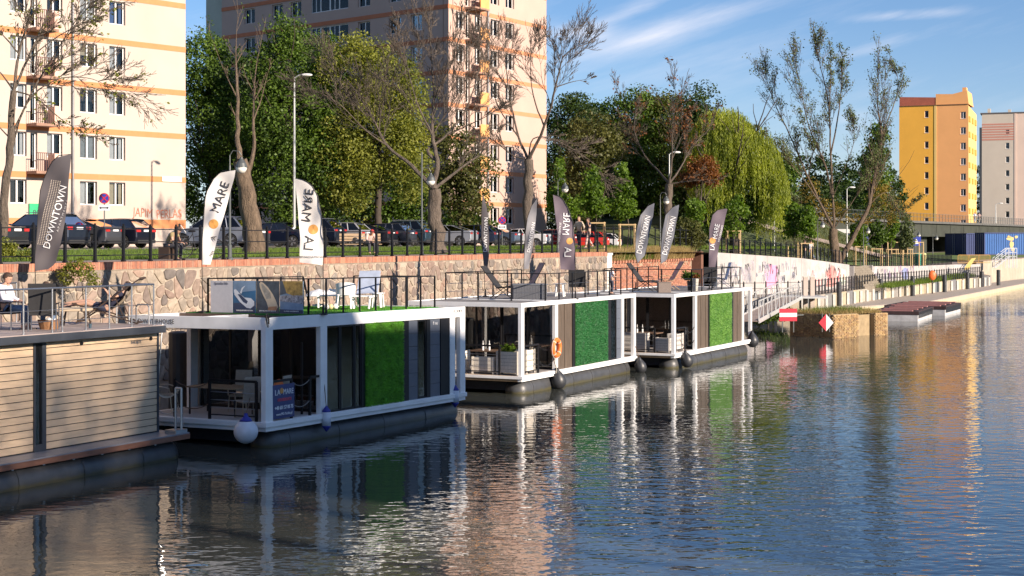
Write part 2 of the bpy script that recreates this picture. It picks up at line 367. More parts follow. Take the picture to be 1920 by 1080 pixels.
# ================================================================ SETTING
def water_mat():
    m = bpy.data.materials.new('canal_water'); m.use_nodes = True; t = m.node_tree; t.nodes.clear()
    o = N(t, 'ShaderNodeOutputMaterial')
    d = N(t, 'ShaderNodeBsdfDiffuse'); d.inputs[0].default_value = (0.06, 0.066, 0.058, 1)
    g = N(t, 'ShaderNodeBsdfGlossy', Roughness=0.01); g.inputs[0].default_value = (0.97, 0.97, 0.97, 1)
    fr = N(t, 'ShaderNodeFresnel', IOR=2.5); ms = N(t, 'ShaderNodeMixShader')
    tcn = N(t, 'ShaderNodeTexCoord')
    mp = N(t, 'ShaderNodeMapping'); mp.inputs['Scale'].default_value = (1.0, 1.6, 1.0); mp.inputs['Rotation'].default_value = (0, 0, R(-14))
    t.links.new(tcn.outputs['Object'], mp.inputs[0])
    n1 = N(t, 'ShaderNodeTexNoise', Scale=2.0, Detail=2.0, Roughness=0.45); t.links.new(mp.outputs[0], n1.inputs['Vector'])
    n2 = N(t, 'ShaderNodeTexNoise', Scale=4.6, Detail=1.0, Roughness=0.5); t.links.new(mp.outputs[0], n2.inputs['Vector'])
    n4 = N(t, 'ShaderNodeTexNoise', Scale=0.55, Detail=2.0); t.links.new(mp.outputs[0], n4.inputs['Vector'])
    # gusts: calm lee by the boats, ruffled further out on the canal
    n3 = N(t, 'ShaderNodeTexNoise', Scale=0.045, Detail=3.0); t.links.new(tcn.outputs['Object'], n3.inputs['Vector'])
    sp = N(t, 'ShaderNodeSeparateXYZ'); t.links.new(tcn.outputs['Object'], sp.inputs[0])
    # distance from the line of boats
    dd = N(t, 'ShaderNodeMath', operation='MULTIPLY_ADD'); t.links.new(sp.outputs['Y'], dd.inputs[0]); dd.inputs[1].default_value = -0.46; t.links.new(sp.outputs['X'], dd.inputs[2])
    mr = N(t, 'ShaderNodeMapRange'); t.links.new(dd.outputs[0], mr.inputs[0]); mr.inputs[1].default_value = -24.0; mr.inputs[2].default_value = -9.0; mr.inputs[3].default_value = 0.22; mr.inputs[4].default_value = 1.0
    m3 = N(t, 'ShaderNodeMapRange'); t.links.new(n3.outputs['Fac'], m3.inputs[0]); m3.inputs[1].default_value = 0.35; m3.inputs[2].default_value = 0.65; m3.inputs[3].default_value = 0.35; m3.inputs[4].default_value = 1.3
    am = N(t, 'ShaderNodeMath', operation='MULTIPLY'); t.links.new(mr.outputs[0], am.inputs[0]); t.links.new(m3.outputs[0], am.inputs[1])
    s1 = N(t, 'ShaderNodeMath', operation='MULTIPLY_ADD'); t.links.new(n2.outputs['Fac'], s1.inputs[0]); s1.inputs[1].default_value = 0.12; t.links.new(n1.outputs['Fac'], s1.inputs[2])
    s2 = N(t, 'ShaderNodeMath', operation='MULTIPLY_ADD'); t.links.new(n4.outputs['Fac'], s2.inputs[0]); s2.inputs[1].default_value = 0.9; t.links.new(s1.outputs[0], s2.inputs[2])
    h = N(t, 'ShaderNodeMath', operation='MULTIPLY'); t.links.new(s2.outputs[0], h.inputs[0]); t.links.new(am.outputs[0], h.inputs[1])
    bp = N(t, 'ShaderNodeBump', Strength=1.0, Distance=0.026); t.links.new(h.outputs[0], bp.inputs['Height'])
    for n_ in (g, fr): t.links.new(bp.outputs[0], n_.inputs['Normal'])
    t.links.new(fr.outputs[0], ms.inputs[0]); t.links.new(d.outputs[0], ms.inputs[1]); t.links.new(g.outputs[0], ms.inputs[2])
    t.links.new(ms.outputs[0], o.inputs[0]); return m
b = MB(); b.quad((-1500, -400, 0), (2500, -400, 0), (2500, 3500, 0), (-1500, 3500, 0))
tag(b.build('water', water_mat()), kind='structure')

# quay edge (x, y, z of its top) from far left to the bridge
EDGE = [(wallx(-60), -60, 4.62), (wallx(20), 20, 4.62), (wallx(60), 60, 4.62), (wallx(84.5), 84.5, 4.6), (12.27, 100, 4.5), (13.95, 104, 4.4), (21.5, 113.7, 3.9),
        (28.2, 124, 3.2), (38, 144, 2.8), (47.6, 165, 2.6), (56, 183, 2.7), (85, 240, 2.7), (160, 390, 2.7), (420, 900, 2.7), (1500, 3000, 2.7)]
M_pave = mat('promenade_paving', (0.32, 0.25, 0.20), 0.85, 0, 0.12, 1.2, 0.2)
M_grass = mat('lawn_grass', (0.10, 0.15, 0.03), 0.9, 0, 0.35, 0.9, 0.6, 12)
M_street = mat('street_asphalt', (0.23, 0.20, 0.18), 0.9, 0, 0.15, 0.5, 0.2)
M_yard = mat('yard_ground', (0.07, 0.08, 0.035), 0.95, 0, 0.4, 0.3, 0.3)
def street_z(Y): return float(np.interp(Y, [-100, 110, 135, 175, 3000], [4.87, 4.87, 4.2, 3.4, 3.4]))
def strip(name, d0, d1, zf0, zf1, m, n=1):
    mb = MB(); pts = []
    for i in range(len(EDGE) - 1):
        a, c = EDGE[i], EDGE[i + 1]; k = 8 if i > 0 and i < 10 else 2
        for j in range(k): pts.append(tuple(a[q] + (c[q] - a[q]) * j / k for q in range(3)))
    pts.append(EDGE[-1]); rows = []
    for (x, y, z) in pts:
        r = []
        for j in range(n + 1):
            d = d0 + (d1 - d0) * j / n; f = j / n
            za, zb = zf0(y, z), zf1(y, z)
            r.append((x - 0.916 * d, y + 0.402 * d, za + (zb - za) * f))
        rows.append(r)
    W_ = n + 1
    mb.v = [p for r in rows for p in r]
    mb.f = [(i * W_ + j, (i + 1) * W_ + j, (i + 1) * W_ + j + 1, i * W_ + j + 1) for i in range(len(rows) - 1) for j in range(n)]
    mb.mi = [0] * len(mb.f)
    return tag(mb.build(name, m), kind='structure')
strip('promenade', 0.02, 2.8, lambda y, z: z - .02, lambda y, z: z, M_pave)
strip('grass_verge', 2.8, 14.5, lambda y, z: z, lambda y, z: street_z(y) - .02, M_grass, 3)
strip('street', 14.5, 34, lambda y, z: street_z(y) - .02, lambda y, z: street_z(y), M_street)
strip('yard_ground', 34, 900, lambda y, z: street_z(y), lambda y, z: street_z(y), M_yard)
mb = MB(); mb.bx(-400, 400, 0, 0.16, 0, 0.13)
# lower quay on the right
LOW = [(11.6, 99.3), (15.8, 101.8), (19.6, 103.8), (31, 127.7), (45.8, 154), (49.6, 161), (52.0, 166)]
LZ = 1.4
UPP = [(13.95, 104), (21.5, 113.7), (28.2, 124), (38, 144), (47.6, 165), (52, 174)]
mb = MB(); n = 6
lo = [Vector((*p, LZ)) for p in LOW]
up = [Vector((12.0, 100.5, LZ)), Vector((13.98, 104, LZ)), Vector((21.5, 113.7, LZ)), Vector((38, 144, LZ)), Vector((47.6, 165, LZ)), Vector((50.2, 170, LZ)), Vector((54, 176, LZ))]
for i in range(len(lo) - 1): mb.quad(lo[i], lo[i + 1], up[i + 1], up[i])
tag(mb.build('lower_promenade', mat('lower_paving', (0.3, 0.26, 0.21), 0.85, 0, 0.12, 1.2, 0.2)), kind='structure')

# ---------------------------------------------------------------- helpers for masonry
def clip(poly, px, py, nx, ny):
    out_ = []
    for i in range(len(poly)):
        a, c = poly[i], poly[(i + 1) % len(poly)]
        da = (a[0] - px) * nx + (a[1] - py) * ny; dc = (c[0] - px) * nx + (c[1] - py) * ny
        if da <= 0: out_.append(a)
        if (da < 0 < dc) or (dc < 0 < da):
            t_ = da / (da - dc); out_.append((a[0] + (c[0] - a[0]) * t_, a[1] + (c[1] - a[1]) * t_))
    return out_
def voronoi(x0, x1, z0, z1, sx, sz, seed, drop=0.25):
    r_ = random.Random(seed); pts = []
    nx, nz = int((x1 - x0) / sx), int((z1 - z0) / sz)
    for i in range(nx):
        for j in range(nz):
            if r_.random() < drop: continue
            pts.append((x0 + (i + .5 + r_.uniform(-.42, .42) + .5 * (j % 2) - .25) * sx, z0 + (j + .5 + r_.uniform(-.4, .4)) * sz))
    grid = {}
    for i, p in enumerate(pts): grid.setdefault((int(p[0] // sx), int(p[1] // sz)), []).append(i)
    cells = []
    for i, p in enumerate(pts):
        poly = [(max(x0, p[0] - 1.3 * sx), max(z0, p[1] - 1.3 * sz)), (min(x1, p[0] + 1.3 * sx), max(z0, p[1] - 1.3 * sz)),
                (min(x1, p[0] + 1.3 * sx), min(z1, p[1] + 1.3 * sz)), (max(x0, p[0] - 1.3 * sx), min(z1, p[1] + 1.3 * sz))]
        gx, gz = int(p[0] // sx), int(p[1] // sz)
        for a in range(gx - 3, gx + 4):
            for c in range(gz - 3, gz + 4):
                for q in grid.get((a, c), ()):
                    if q == i: continue
                    qx, qz = pts[q]; poly = clip(poly, (p[0] + qx) / 2, (p[1] + qz) / 2, qx - p[0], qz - p[1])
                    if len(poly) < 3: break
        if len(poly) >= 3: cells.append((p, poly))
    return cells
def stone_geo(mb, p, poly, gap, out_, r_):
    """rounded field stone, lying in x-z, bulging towards -y"""
    # round the outline: cut every corner
    q = []
    n = len(poly)
    for i in range(n):
        a, c = poly[i], poly[(i + 1) % n]
        L = math.hypot(c[0] - a[0], c[1] - a[1])
        if L < 0.03: q.append(((a[0] + c[0]) / 2, (a[1] + c[1]) / 2)); continue
        q.append((a[0] + (c[0] - a[0]) * .21, a[1] + (c[1] - a[1]) * .21)); q.append((a[0] + (c[0] - a[0]) * .79, a[1] + (c[1] - a[1]) * .79))
    cx = sum(a[0] for a in q) / len(q); cz = sum(a[1] for a in q) / len(q)
    def ring(s, y):
        o_ = []
        for a in q:
            d = math.hypot(a[0] - cx, a[1] - cz) or 1e-3
            k = max(0.1, (d - gap) / d) * s * r_.uniform(.96, 1.03); o_.append((cx + (a[0] - cx) * k, y + r_.uniform(-.006, .006), cz + (a[1] - cz) * k))
        return o_
    m = len(q); vs = ring(1, .01) + ring(.93, -out_ * .75) + ring(.6, -out_)
    fs = [(i, (i + 1) % m, (i + 1) % m + m, i + m) for i in range(m)] + [(i + m, (i + 1) % m + m, (i + 1) % m + 2 * m, i + 2 * m) for i in range(m)] + [tuple(range(2 * m, 3 * m))]
    mb.add(vs, fs)
M_stone = ramp_mat('fieldstone', [(0.27, 0.215, 0.165), (0.17, 0.14, 0.12), (0.34, 0.28, 0.21), (0.22, 0.155, 0.125), (0.40, 0.33, 0.25), (0.13, 0.115, 0.105), (0.31, 0.21, 0.16), (0.24, 0.22, 0.19)], 0.85, 0.5, 5, 0.3)
M_mortar = mat('lime_mortar', (0.37, 0.31, 0.245), 0.92, 0, 0.2, 2.2, 0.6, 14)
M_brick = ramp_mat('orange_brick', [(0.40, 0.17, 0.10), (0.33, 0.13, 0.08), (0.46, 0.21, 0.13), (0.42, 0.19, 0.12), (0.28, 0.12, 0.08), (.36, .2, .14)], 0.85, 0.35, 8, 0.25)
M_pl = mat('pale_render', (0.62, 0.56, 0.48), 0.85, 0, 0.1, 1.0, 0.1)

# ---------------------------------------------------------------- stone quay wall
wall = thing('quay_wall', 'long quay wall of rounded field stones in cream mortar under an orange brick coping', 'wall', WALL.w(0, 0, 0), WALL.a - 0)
WL0, WL1 = -9.0, 44.0
mb = MB(); mb.bx(WL0 - 60, WL1 + .7, 0.0, .9, -1.5, 4.38); mb.build('mortar_bed', M_mortar, wall)
cells = voronoi(WL0, WL1, 0.9, 4.37, .36, .315, 3, .24)
cells.sort(key=lambda c: c[0][0] - (3.0 if c[0][1] > 2.2 else -25))
r_ = random.Random(5); rest = MB()
for i, (p, poly) in enumerate(cells):
    if i < 285:
        s_ = MB(); stone_geo(s_, (0, 0), [(a[0] - p[0], a[1] - p[1]) for a in poly], r_.uniform(.010, .026), r_.uniform(.03, .06), r_)
        s_.build('stone', M_stone, wall, (p[0], 0, p[1]))
    else: stone_geo(rest, p, poly, r_.uniform(.010, .026), r_.uniform(.03, .06), r_)
tag(rest.build('distant_stones', M_stone, wall), kind='stuff')
mb = MB(); x = WL0
r_ = random.Random(11)
while x < WL1:
    mb.bx(x + .006, x + .094, -.05 + r_.uniform(-.004, .004), .48, 4.40, 4.62 + r_.uniform(-.004, .004)); x += .1
tag(mb.build('coping_bricks', M_brick, wall), kind='stuff')
mb = MB(); mb.bx(WL0, WL1, -.035, .47, 4.38, 4.605); mb.build('coping_joint', M_mortar, wall)
mb = MB(); mb.bx(WL1, WL1 + .75, -.06, .6, 0, 4.44); mb.bx(WL1 - .03, WL1 + .78, -.1, .64, 4.44, 4.56); mb.build('end_pillar', mat('whitewash', (0.74, 0.68, 0.6), 0.8, 0, .1, 3), wall)

# brick wall that carries on past the pillar
bf = Frame(6.16, 86.0, 6.11, 14.0)
bw = thing('brick_wall', 'low orange brick wall between the white pillar and the graffiti wall, dry grass on top', 'wall', bf.w(0, 0.55, 0), bf.a)
BL = 15.3
mb = MB(); mb.bx(-.7, BL, .02, 1.2, -1, 4.12); mb.build('mortar_bed', mat('dirty_mortar', (0.34, 0.25, 0.17), .9, 0, .2, 2), bw)
mb = MB(); nbk = 0; z = 0.9; row = 0; r_ = random.Random(4)
while z < 4.05:
    x = -.6 + (.13 if row % 2 else 0)
    while x < BL - .3:
        yo = r_.uniform(-.012, .008)
        if not (z > 3.6 and r_.random() < .25): mb.bx(x + .006, x + .244, yo - .01, .1, z + .006, z + .069)
        x += .25
    z += .075; row += 1
tag(mb.build('wall_bricks', M_brick, bw), kind='stuff')
mb = MB()
for x in np.arange(-.6, BL, .5): mb.bx(x + .03, x + .3, -.12, .14, 3.96, 4.1)
for x in np.arange(-.6, BL, .13): mb.bx(x + .006, x + .12, -.06 + r_.uniform(-.01, .01), .4, 4.12, 4.24)
tag(mb.build('cornice_bricks', M_brick, bw), kind='stuff')
mb = MB(); mb.bx(BL - .05, BL + 2.1, .9, 1.3, -1, 4.45); mb.bx(BL + 1.8, BL + 2.3, -.1, 1.2, -1, 4.5); mb.build('recess_wall', mat('recess_shade_brick', (0.16, 0.075, 0.05), .9, 0, .2, 4, .3), bw)  # brick darkened to carry the shade of the recess

# graffiti wall
def poly_wall(name, label, pts, z0, zs, m, thick=.35, joints=1.8, group=None):
    """wall along a line of ground points, cut into slabs"""
    root = thing(name, label, 'wall', (pts[0][0], pts[0][1], 0), 0, group); o = Vector((pts[0][0], pts[0][1], 0)); slabs = []
    for i in range(len(pts) - 1):
        a, c = Vector((*pts[i], 0)), Vector((*pts[i + 1], 0)); L = (c - a).length; k = max(1, round(L / joints)); d = (c - a) / L; nn = Vector((-d.y, d.x, 0))
        for j in range(k):
            p, q = a + d * (L * j / k + .012), a + d * (L * (j + 1) / k - .012)
            za = zs[i] + (zs[i + 1] - zs[i]) * j / k; zb = zs[i] + (zs[i + 1] - zs[i]) * (j + 1) / k
            s_ = MB(); vs = []
            for off in (0, thick):
                for pt, zt in ((p, za), (q, zb)):
                    for z_ in (z0, zt): vs.append(pt + nn * off + Vector((0, 0, z_)) - o)
            s_.add(vs, [(0, 2, 3, 1), (4, 5, 7, 6), (0, 1, 5, 4), (2, 6, 7, 3), (1, 3, 7, 5), (0, 4, 6, 2)])
            slabs.append((s_.build('slab', m, root), a + d * (L * (j + .5) / k), d, nn))
    return root, slabs
M_gw = mat('painted_concrete', (0.40, 0.375, 0.36), .85, 0, .2, .5, .15)
gw, _ = poly_wall('graffiti_wall', 'long off-white concrete wall covered in graffiti above the lower promenade', [(13.95, 104), (21.5, 113.7), (26.9, 122)], 0.8, [4.42, 3.92, 3.3], M_gw)
gw2, _ = poly_wall('graffiti_wall', 'pale concrete wall with violet and white graffiti, right of the stone steps', [(29.6, 126.9), (38, 144), (47.6, 165), (51.5, 168.1)], 0.8, [3.1, 2.82, 2.62, 2.62], M_gw)
def graffiti(parent, a, d, nn, L, seed, cols, n, hmax, z0):
    """sprayed strokes, 4 mm proud of the wall"""
    r_ = random.Random(seed); a = Vector((a[0], a[1], 0)); o = parent.location; k = 0
    for col in cols:
        mb = MB()
        for i in range(n):
            x = r_.uniform(.3, L - .8); z = z0 + r_.uniform(.25, .75) * hmax; w = r_.uniform(.15, .5); pts = []
            ph = r_.uniform(0, 6); m_ = r_.randint(6, 12)
            for t_ in range(m_):
                u = t_ / (m_ - 1); pts.append((x + w * u * 1.3 + .2 * w * math.sin(ph + 9 * u), z + w * .9 * math.sin(ph + 13 * u)))
            th = r_.uniform(.015, .045)
            for (x0, y0), (x1, y1) in zip(pts, pts[1:]):
                dx, dy = x1 - x0, y1 - y0; l = math.hypot(dx, dy) or 1; px_, py_ = -dy / l * th, dx / l * th
                vs = [a + d * u_ - nn * (.006 + .0015 * k) + Vector((0, 0, v_)) - Vector((o.x, o.y, 0)) for u_, v_ in ((x0 + px_, y0 + py_), (x1 + px_, y1 + py_), (x1 - px_, y1 - py_), (x0 - px_, y0 - py_))]
                mb.add(vs, [(0, 1, 2, 3)])
        k += 1
        mb.build('graffiti', mat('spray_%s' % '_'.join(str(int(c * 100)) for c in col), col, .7, var=.15, scale=2), parent)
def patch(parent, a, d, nn, x0, x1, z0, z1, col, seed):
    r_ = random.Random(seed); a = Vector((a[0], a[1], 0)); o = parent.location; mb = MB(); k = 16; vs = []
    for i in range(k):
        t_ = 2 * math.pi * i / k; rr = r_.uniform(.75, 1.15); c_, s_ = math.cos(t_), math.sin(t_)
        q = (abs(c_) ** 3 + abs(s_) ** 3) ** (-1 / 3)
        vs.append(a + d * ((x0 + x1) / 2 + (x1 - x0) / 2 * q * c_ * rr) - nn * .004 + Vector((0, 0, min(z1, max(z0, (z0 + z1) / 2 + (z1 - z0) / 2 * q * s_ * rr)))) - Vector((o.x, o.y, 0)))
    mb.add(vs, [tuple(range(k))]); mb.build('graffiti', mat('spray_%s' % '_'.join(str(int(c * 100)) for c in col), col, .7, var=.15, scale=2), parent)
def seg(a, c):
    a, c = Vector(a), Vector(c); L = (c - a).length; d = (c - a) / L; return a, Vector((d.x, d.y, 0)), Vector((-d.y, d.x, 0)), L
s0 = seg((13.95, 104), (21.5, 113.7)); s1 = seg((21.5, 113.7), (26.9, 122)); s2 = seg((29.6, 126.9), (38, 144)); s3 = seg((38, 144), (47.6, 165))
patch(gw, *s0[:3], 6.6, 8.6, 1.7, 3.6, (.62, .28, .42), 1)
patch(gw, *s1[:3], 2.6, 4.0, 1.6, 3.4, (.62, .38, .36), 2)
patch(gw, *s1[:3], 4.8, 7.2, 1.6, 3.3, (.5, .25, .22), 3)
patch(gw, *s1[:3], 7.9, 9.2, 1.6, 3.1, (.5, .55, .45), 4)
graffiti(gw, *s0, 5, [(.04, .04, .05), (.25, .25, .3), (.4, .36, .4)], 18, 2.6, 1.6)
graffiti(gw, *s1, 6, [(.05, .04, .05), (.6, .6, .62), (.45, .12, .12)], 8, 2.2, 1.5)
patch(gw2, *s2[:3], 12.5, 16, 1.6, 2.8, (.22, .25, .42), 7)
graffiti(gw2, *s2, 8, [(.06, .05, .07), (.7, .7, .74), (.3, .2, .35)], 14, 1.6, 1.5)
graffiti(gw2, *s3, 9, [(.1, .08, .1), (.7, .7, .72)], 10, 1.3, 1.5)
# steps between the two walls
st = thing('stone_steps', 'flight of dark stone steps between the two graffiti walls', 'steps', (26.9, 122, LZ), math.atan2(4.9, 2.7))
nst = 10
for i in range(nst):
    mb = MB(); mb.bx(.15, 5.3, .12 * i - 1.2, .12 * i - 1.06, -.3, (i + 1) * .175); mb.build('step', mat('step_stone', (.2, .17, .13), .85, 0, .2, 2, .2), st)
mb = MB(); mb.bx(0, .14, -.35, 0, 0, 1.8); mb.build('stringer', M_gw, st); mb = MB(); mb.bx(5.31, 5.45, -.35, 0, 0, 1.8); mb.build('stringer', M_gw, st); mb = MB(); mb.bx(0, 5.4, .02, .3, -1, 1.76); mb.build('back_wall', M_gw, st)

# concrete quay on the far right with ramped end
cq, _ = poly_wall('concrete_quay_wall', 'tall bare concrete quay wall at the right edge behind the floating dock', [(51.5, 168), (56, 183), (85, 240), (130, 330)], -.5, [2.62, 2.72, 2.72, 2.72], mat('quay_concrete', (.42, .36, .28), .9, 0, .15, .6, .2), .5, 2.4)

# lower quay wall: slabs and white posts
M_lq = ramp_mat('mixed_slab', [(.42, .36, .26), (.36, .30, .2), (.13, .15, .17), (.45, .4, .3), (.4, .33, .22), (.12, .13, .15), (.44, .38, .3)], .85, .3, 2, .2)
lq, slabs = poly_wall('lower_quay_wall', 'low quay wall of pale and dark slabs between white posts under the lower railing', LOW, -.6, [LZ - .01] * len(LOW), M_lq, .3, 2.3)
k = 0
for (so, p, d, nn) in slabs:
    mb = MB(); q = p - nn * .12 - d * 1.15 - lq.location; mb.bx(q.x - .09, q.x + .09, q.y - .09, q.y + .09, .1, 1.3)
    mb.build('post', mat('dull_white_post', (.6, .58, .53), .6, 0, .15, 3), lq)
# ---------------------------------------------------------------- iron fences
def fence_run(name, label, pts, zs, spacing, h, rails, pw=.075, finial=True, cat='railing', metal=None):
    """posts on a run of ground points; first post carries the origin"""
    metal = metal or M_black
    P_ = [Vector((p[0], p[1], z)) for p, z in zip(pts, zs)]; L = [0]
    for a, c in zip(P_, P_[1:]): L.append(L[-1] + (c - a).length)
    root = thing(name, label, cat, P_[0])
    def at(s):
        for i in range(len(L) - 1):
            if s <= L[i + 1] + 1e-6: return P_[i] + (P_[i + 1] - P_[i]) * ((s - L[i]) / (L[i + 1] - L[i]))
        return P_[-1]
    ang_ = math.atan2(P_[1].y - P_[0].y, P_[1].x - P_[0].x)
    pm = MB(); pm.bx(-pw / 2, pw / 2, -pw / 2, pw / 2, 0, h); pm.bx(-pw * .75, pw * .75, -pw * .75, pw * .75, 0, .05)
    if finial: pm.lathe([(0.0, h + .07), (pw * .5, h + .045), (pw * .35, h + .01), (pw * .6, h)][::-1], 6)
    me = pm.mesh('post', metal); n = int(L[-1] / spacing); prev = None
    rl = [MB() for _ in rails]
    for i in range(n + 1):
        q = at(i * spacing) - P_[0]; link('post', me, root, q, ang_)
        if prev is not None:
            for r2, hh in zip(rl, rails): r2.bar(prev + Vector((0, 0, hh)), q + Vector((0, 0, hh)), .035, .03)
        prev = q
    for r2 in rl: r2.build('rail', metal, root)
    return root
YS = [37.5, 84.3]
fence_run('promenade_railing', 'long black post and rail fence on the brick coping of the stone quay wall', [(wallx(y) - .2, y + .05) for y in YS], [4.62, 4.61], 1.31, 1.08, (.98, .60, .20))
fence_run('promenade_railing', 'black railing stepping up above the brick wall behind the dry grass', [(wallx(84.6) - .9, 85.2), (8.6, 93.0), (12.0, 101)], [4.95, 4.95, 4.9], 1.3, 1.08, (1.0, .5), .06)
fence_run('upper_railing', 'black railing on top of the graffiti wall left of the stone steps', [(13.9, 104.3), (21.35, 113.9), (26.8, 122.2)], [4.42, 3.92, 3.32], .78, 1.02, (.95, .2), .075)
fence_run('upper_railing', 'black railing on top of the graffiti wall right of the stone steps', [(29.5, 127.1), (37.9, 144.2), (47.5, 165.2)], [3.1, 2.82, 2.64], .85, 1.02, (.95, .2), .07)
fence_run('lower_railing', 'black railing along the edge of the lower promenade above the floating dock', [(p[0] - .15, p[1] + .1) for p in LOW[:6]], [LZ] * 6, .92, 1.05, (1.0, .62, .2), .075)
# ================================================================ BUILDINGS
M_wframe = mat('window_frame_white', (0.78, 0.77, 0.75), .45, var=.03)
M_orange = mat('orange_band', (0.54, 0.22, 0.09), .85, 0, .08, 1.5)
M_cream = mat('cream_render', (0.46, 0.385, 0.33), .88, 0, .08, .22, .08, 30)
M_peach = mat('peach_render', (0.48, 0.345, 0.285), .88, 0, .06, .35, .08, 30)
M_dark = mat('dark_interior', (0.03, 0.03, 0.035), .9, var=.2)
CURT = [mat('net_curtain', (.62, .62, .6), .9, var=.1, scale=3), mat('grey_curtain', (.28, .3, .3), .9, var=.2, scale=3), mat('beige_blind', (.5, .42, .28), .9, var=.1, scale=3), M_dark,
        mat('blue_blind', (.08, .14, .3), .8, var=.1)]
WPROTO = {}
def window_mesh(w, h, kind):
    key = (round(w, 2), round(h, 2), kind)
    if key in WPROTO: return WPROTO[key]
    f = .07; mb = MB()
    mb.bx(-w / 2, -w / 2 + f, 0, .07, 0, h); mb.bx(w / 2 - f, w / 2, 0, .07, 0, h); mb.bx(-w / 2 + f, w / 2 - f, 0, .07, 0, f); mb.bx(-w / 2 + f, w / 2 - f, 0, .07, h - f, h)
    if w > .8: mb.bx(-.05, .05, -.01, .08, f, h - f)
    if kind == 'wide': mb.bx(-w / 4 - .03, -w / 4 + .03, 0, .07, f, h - f)
    fm = mb.mesh('window', M_wframe)
    mb = MB(); mb.bx(-w / 2 + f, w / 2 - f, .03, .04, f, h - f); pm = mb.mesh('pane', M_win)
    mb = MB(); mb.bx(-w / 2 - .06, w / 2 + .06, -.16, .03, -.06, -.015); sm = mb.mesh('sill', M_wframe)
    cm = []
    for i in range(4):
        mb = MB(); rr = random.Random(i)
        if i == 0: mb.bx(-w / 2 + f, w / 2 - f, .13, .14, f, h - f)
        elif i == 1: mb.bx(-w / 2 + f, -w * .05, .13, .14, f, h - f); mb.bx(w * .25, w / 2 - f, .13, .14, f, h - f)
        elif i == 2: mb.bx(-w / 2 + f, w / 2 - f, .13, .14, h * .5, h - f)
        else: mb.bx(-w / 2 + f, w * .1, .13, .14, f, h - f)
        cm.append(mb.v and mb)
    WPROTO[key] = (fm, pm, sm, cm, {}); return WPROTO[key]
wr = random.Random(21)
def add_window(root, u, z, w, h, out_, recess=.2, kind='n', curtain=True, sill=True):
    fm, pm, sm, cm, cache = window_mesh(w, h, kind)
    rz = math.pi if out_ > 0 else 0.0
    o = link('window', fm, root, (u, -out_ * recess, z), rz)
    link('pane', pm, o)
    if sill: link('sill', sm, o)
    if curtain:
        i, j = wr.randint(0, 3), wr.choice([0, 0, 0, 0, 0, 1, 2, 2, 3, 4] if w < 3 else [1, 3])
        if (i, j) not in cache: cache[(i, j)] = cm[i].mesh('curtain', CURT[j])
        link('curtain', cache[(i, j)], o)
    return o
def facade(root, u0, u1, z0, z1, holes, m, out_, depth=.26, name='wall', backing=True):
    us = sorted(set([u0, u1] + [h[0] for h in holes] + [h[1] for h in holes])); zs = sorted(set([z0, z1] + [h[2] for h in holes] + [h[3] for h in holes]))
    us = [u for u in us if u0 <= u <= u1]; zs = [z for z in zs if z0 <= z <= z1]
    mb = MB(); yb = -out_ * depth
    hs = [(h[0], h[1], h[2], h[3]) for h in holes]
    for i in range(len(us) - 1):
        run = None
        for j in range(len(zs) - 1):
            cu, cz = (us[i] + us[i + 1]) / 2, (zs[j] + zs[j + 1]) / 2
            inside = any(h[0] < cu < h[1] and h[2] < cz < h[3] for h in hs)
            if inside:
                if run is not None: mb.quad((us[i], 0, run), (us[i + 1], 0, run), (us[i + 1], 0, zs[j]), (us[i], 0, zs[j])); run = None
            elif run is None: run = zs[j]
        if run is not None: mb.quad((us[i], 0, run), (us[i + 1], 0, run), (us[i + 1], 0, z1), (us[i], 0, z1))
    for a, c, d, e in hs:
        mb.quad((a, 0, d), (a, yb, d), (a, yb, e), (a, 0, e)); mb.quad((c, 0, d), (c, yb, d), (c, yb, e), (c, 0, e))
        mb.quad((a, 0, d), (c, 0, d), (c, yb, d), (a, yb, d)); mb.quad((a, 0, e), (c, 0, e), (c, yb, e), (a, yb, e))
    w_ = mb.build(name, m, root)
    if backing:
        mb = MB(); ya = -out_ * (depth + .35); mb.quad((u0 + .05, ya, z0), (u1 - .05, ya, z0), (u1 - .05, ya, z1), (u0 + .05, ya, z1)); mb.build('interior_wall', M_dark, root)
    return w_
# ---- cream block on the left
B1 = Frame(-20.9, 98.0, -.652, -.758)
b1 = thing('apartment_block', 'cream apartment block with orange bands at the left edge, sunlit side to the canal', 'building', B1.w(0, 0, 0), B1.a)
gz = 4.8
colA = (B1.s(235), B1.s(205)); colB = (B1.s(182), B1.s(150)); colC = (B1.s(117), B1.s(88)); door = (B1.s(70), B1.s(57)); colD = (B1.s(50), B1.s(19))
U1 = B1.s(-60) + 6
print('b1 cols', colA, colB, colC, door, colD, U1)
holes = []; bands = []
TOPF = 8
for k in range(0, TOPF + 1):
    zb = 8.93 + 2.78 * (k); zt = zb - .12; zl = zt - 1.42
    for c in (colA, colB, colC, colD):
        holes.append((c[0], c[1], zl, zt, 'w'))
    if k > 0: holes.append((door[0], door[1], zt - 2.15, zt, 'd'))
    c2 = U1 - 2.4; holes.append((c2 - 1.5, c2, zl, zt, 'w'))
ztop = 8.93 + 2.78 * TOPF + .9
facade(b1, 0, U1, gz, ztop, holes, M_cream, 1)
for h in holes:
    if h[4] == 'w': add_window(b1, (h[0] + h[1]) / 2, h[2], h[1] - h[0], h[3] - h[2], 1, kind='wide' if (h[1] - h[0]) > 1.9 else 'n')
    else: add_window(b1, (h[0] + h[1]) / 2, h[2], h[1] - h[0], h[3] - h[2], 1, sill=False)
for k in range(TOPF + 1):
    zb = 8.93 + 2.78 * k; mb = MB(); mb.bx(0.0, U1, -.05, .02, zb, zb + .34)
    mb.build('orange_band', M_orange, b1)
mb = MB(); mb.bx(0, U1, -.05, .03, 6.0, 6.55); mb.build('plinth_band', M_orange, b1)
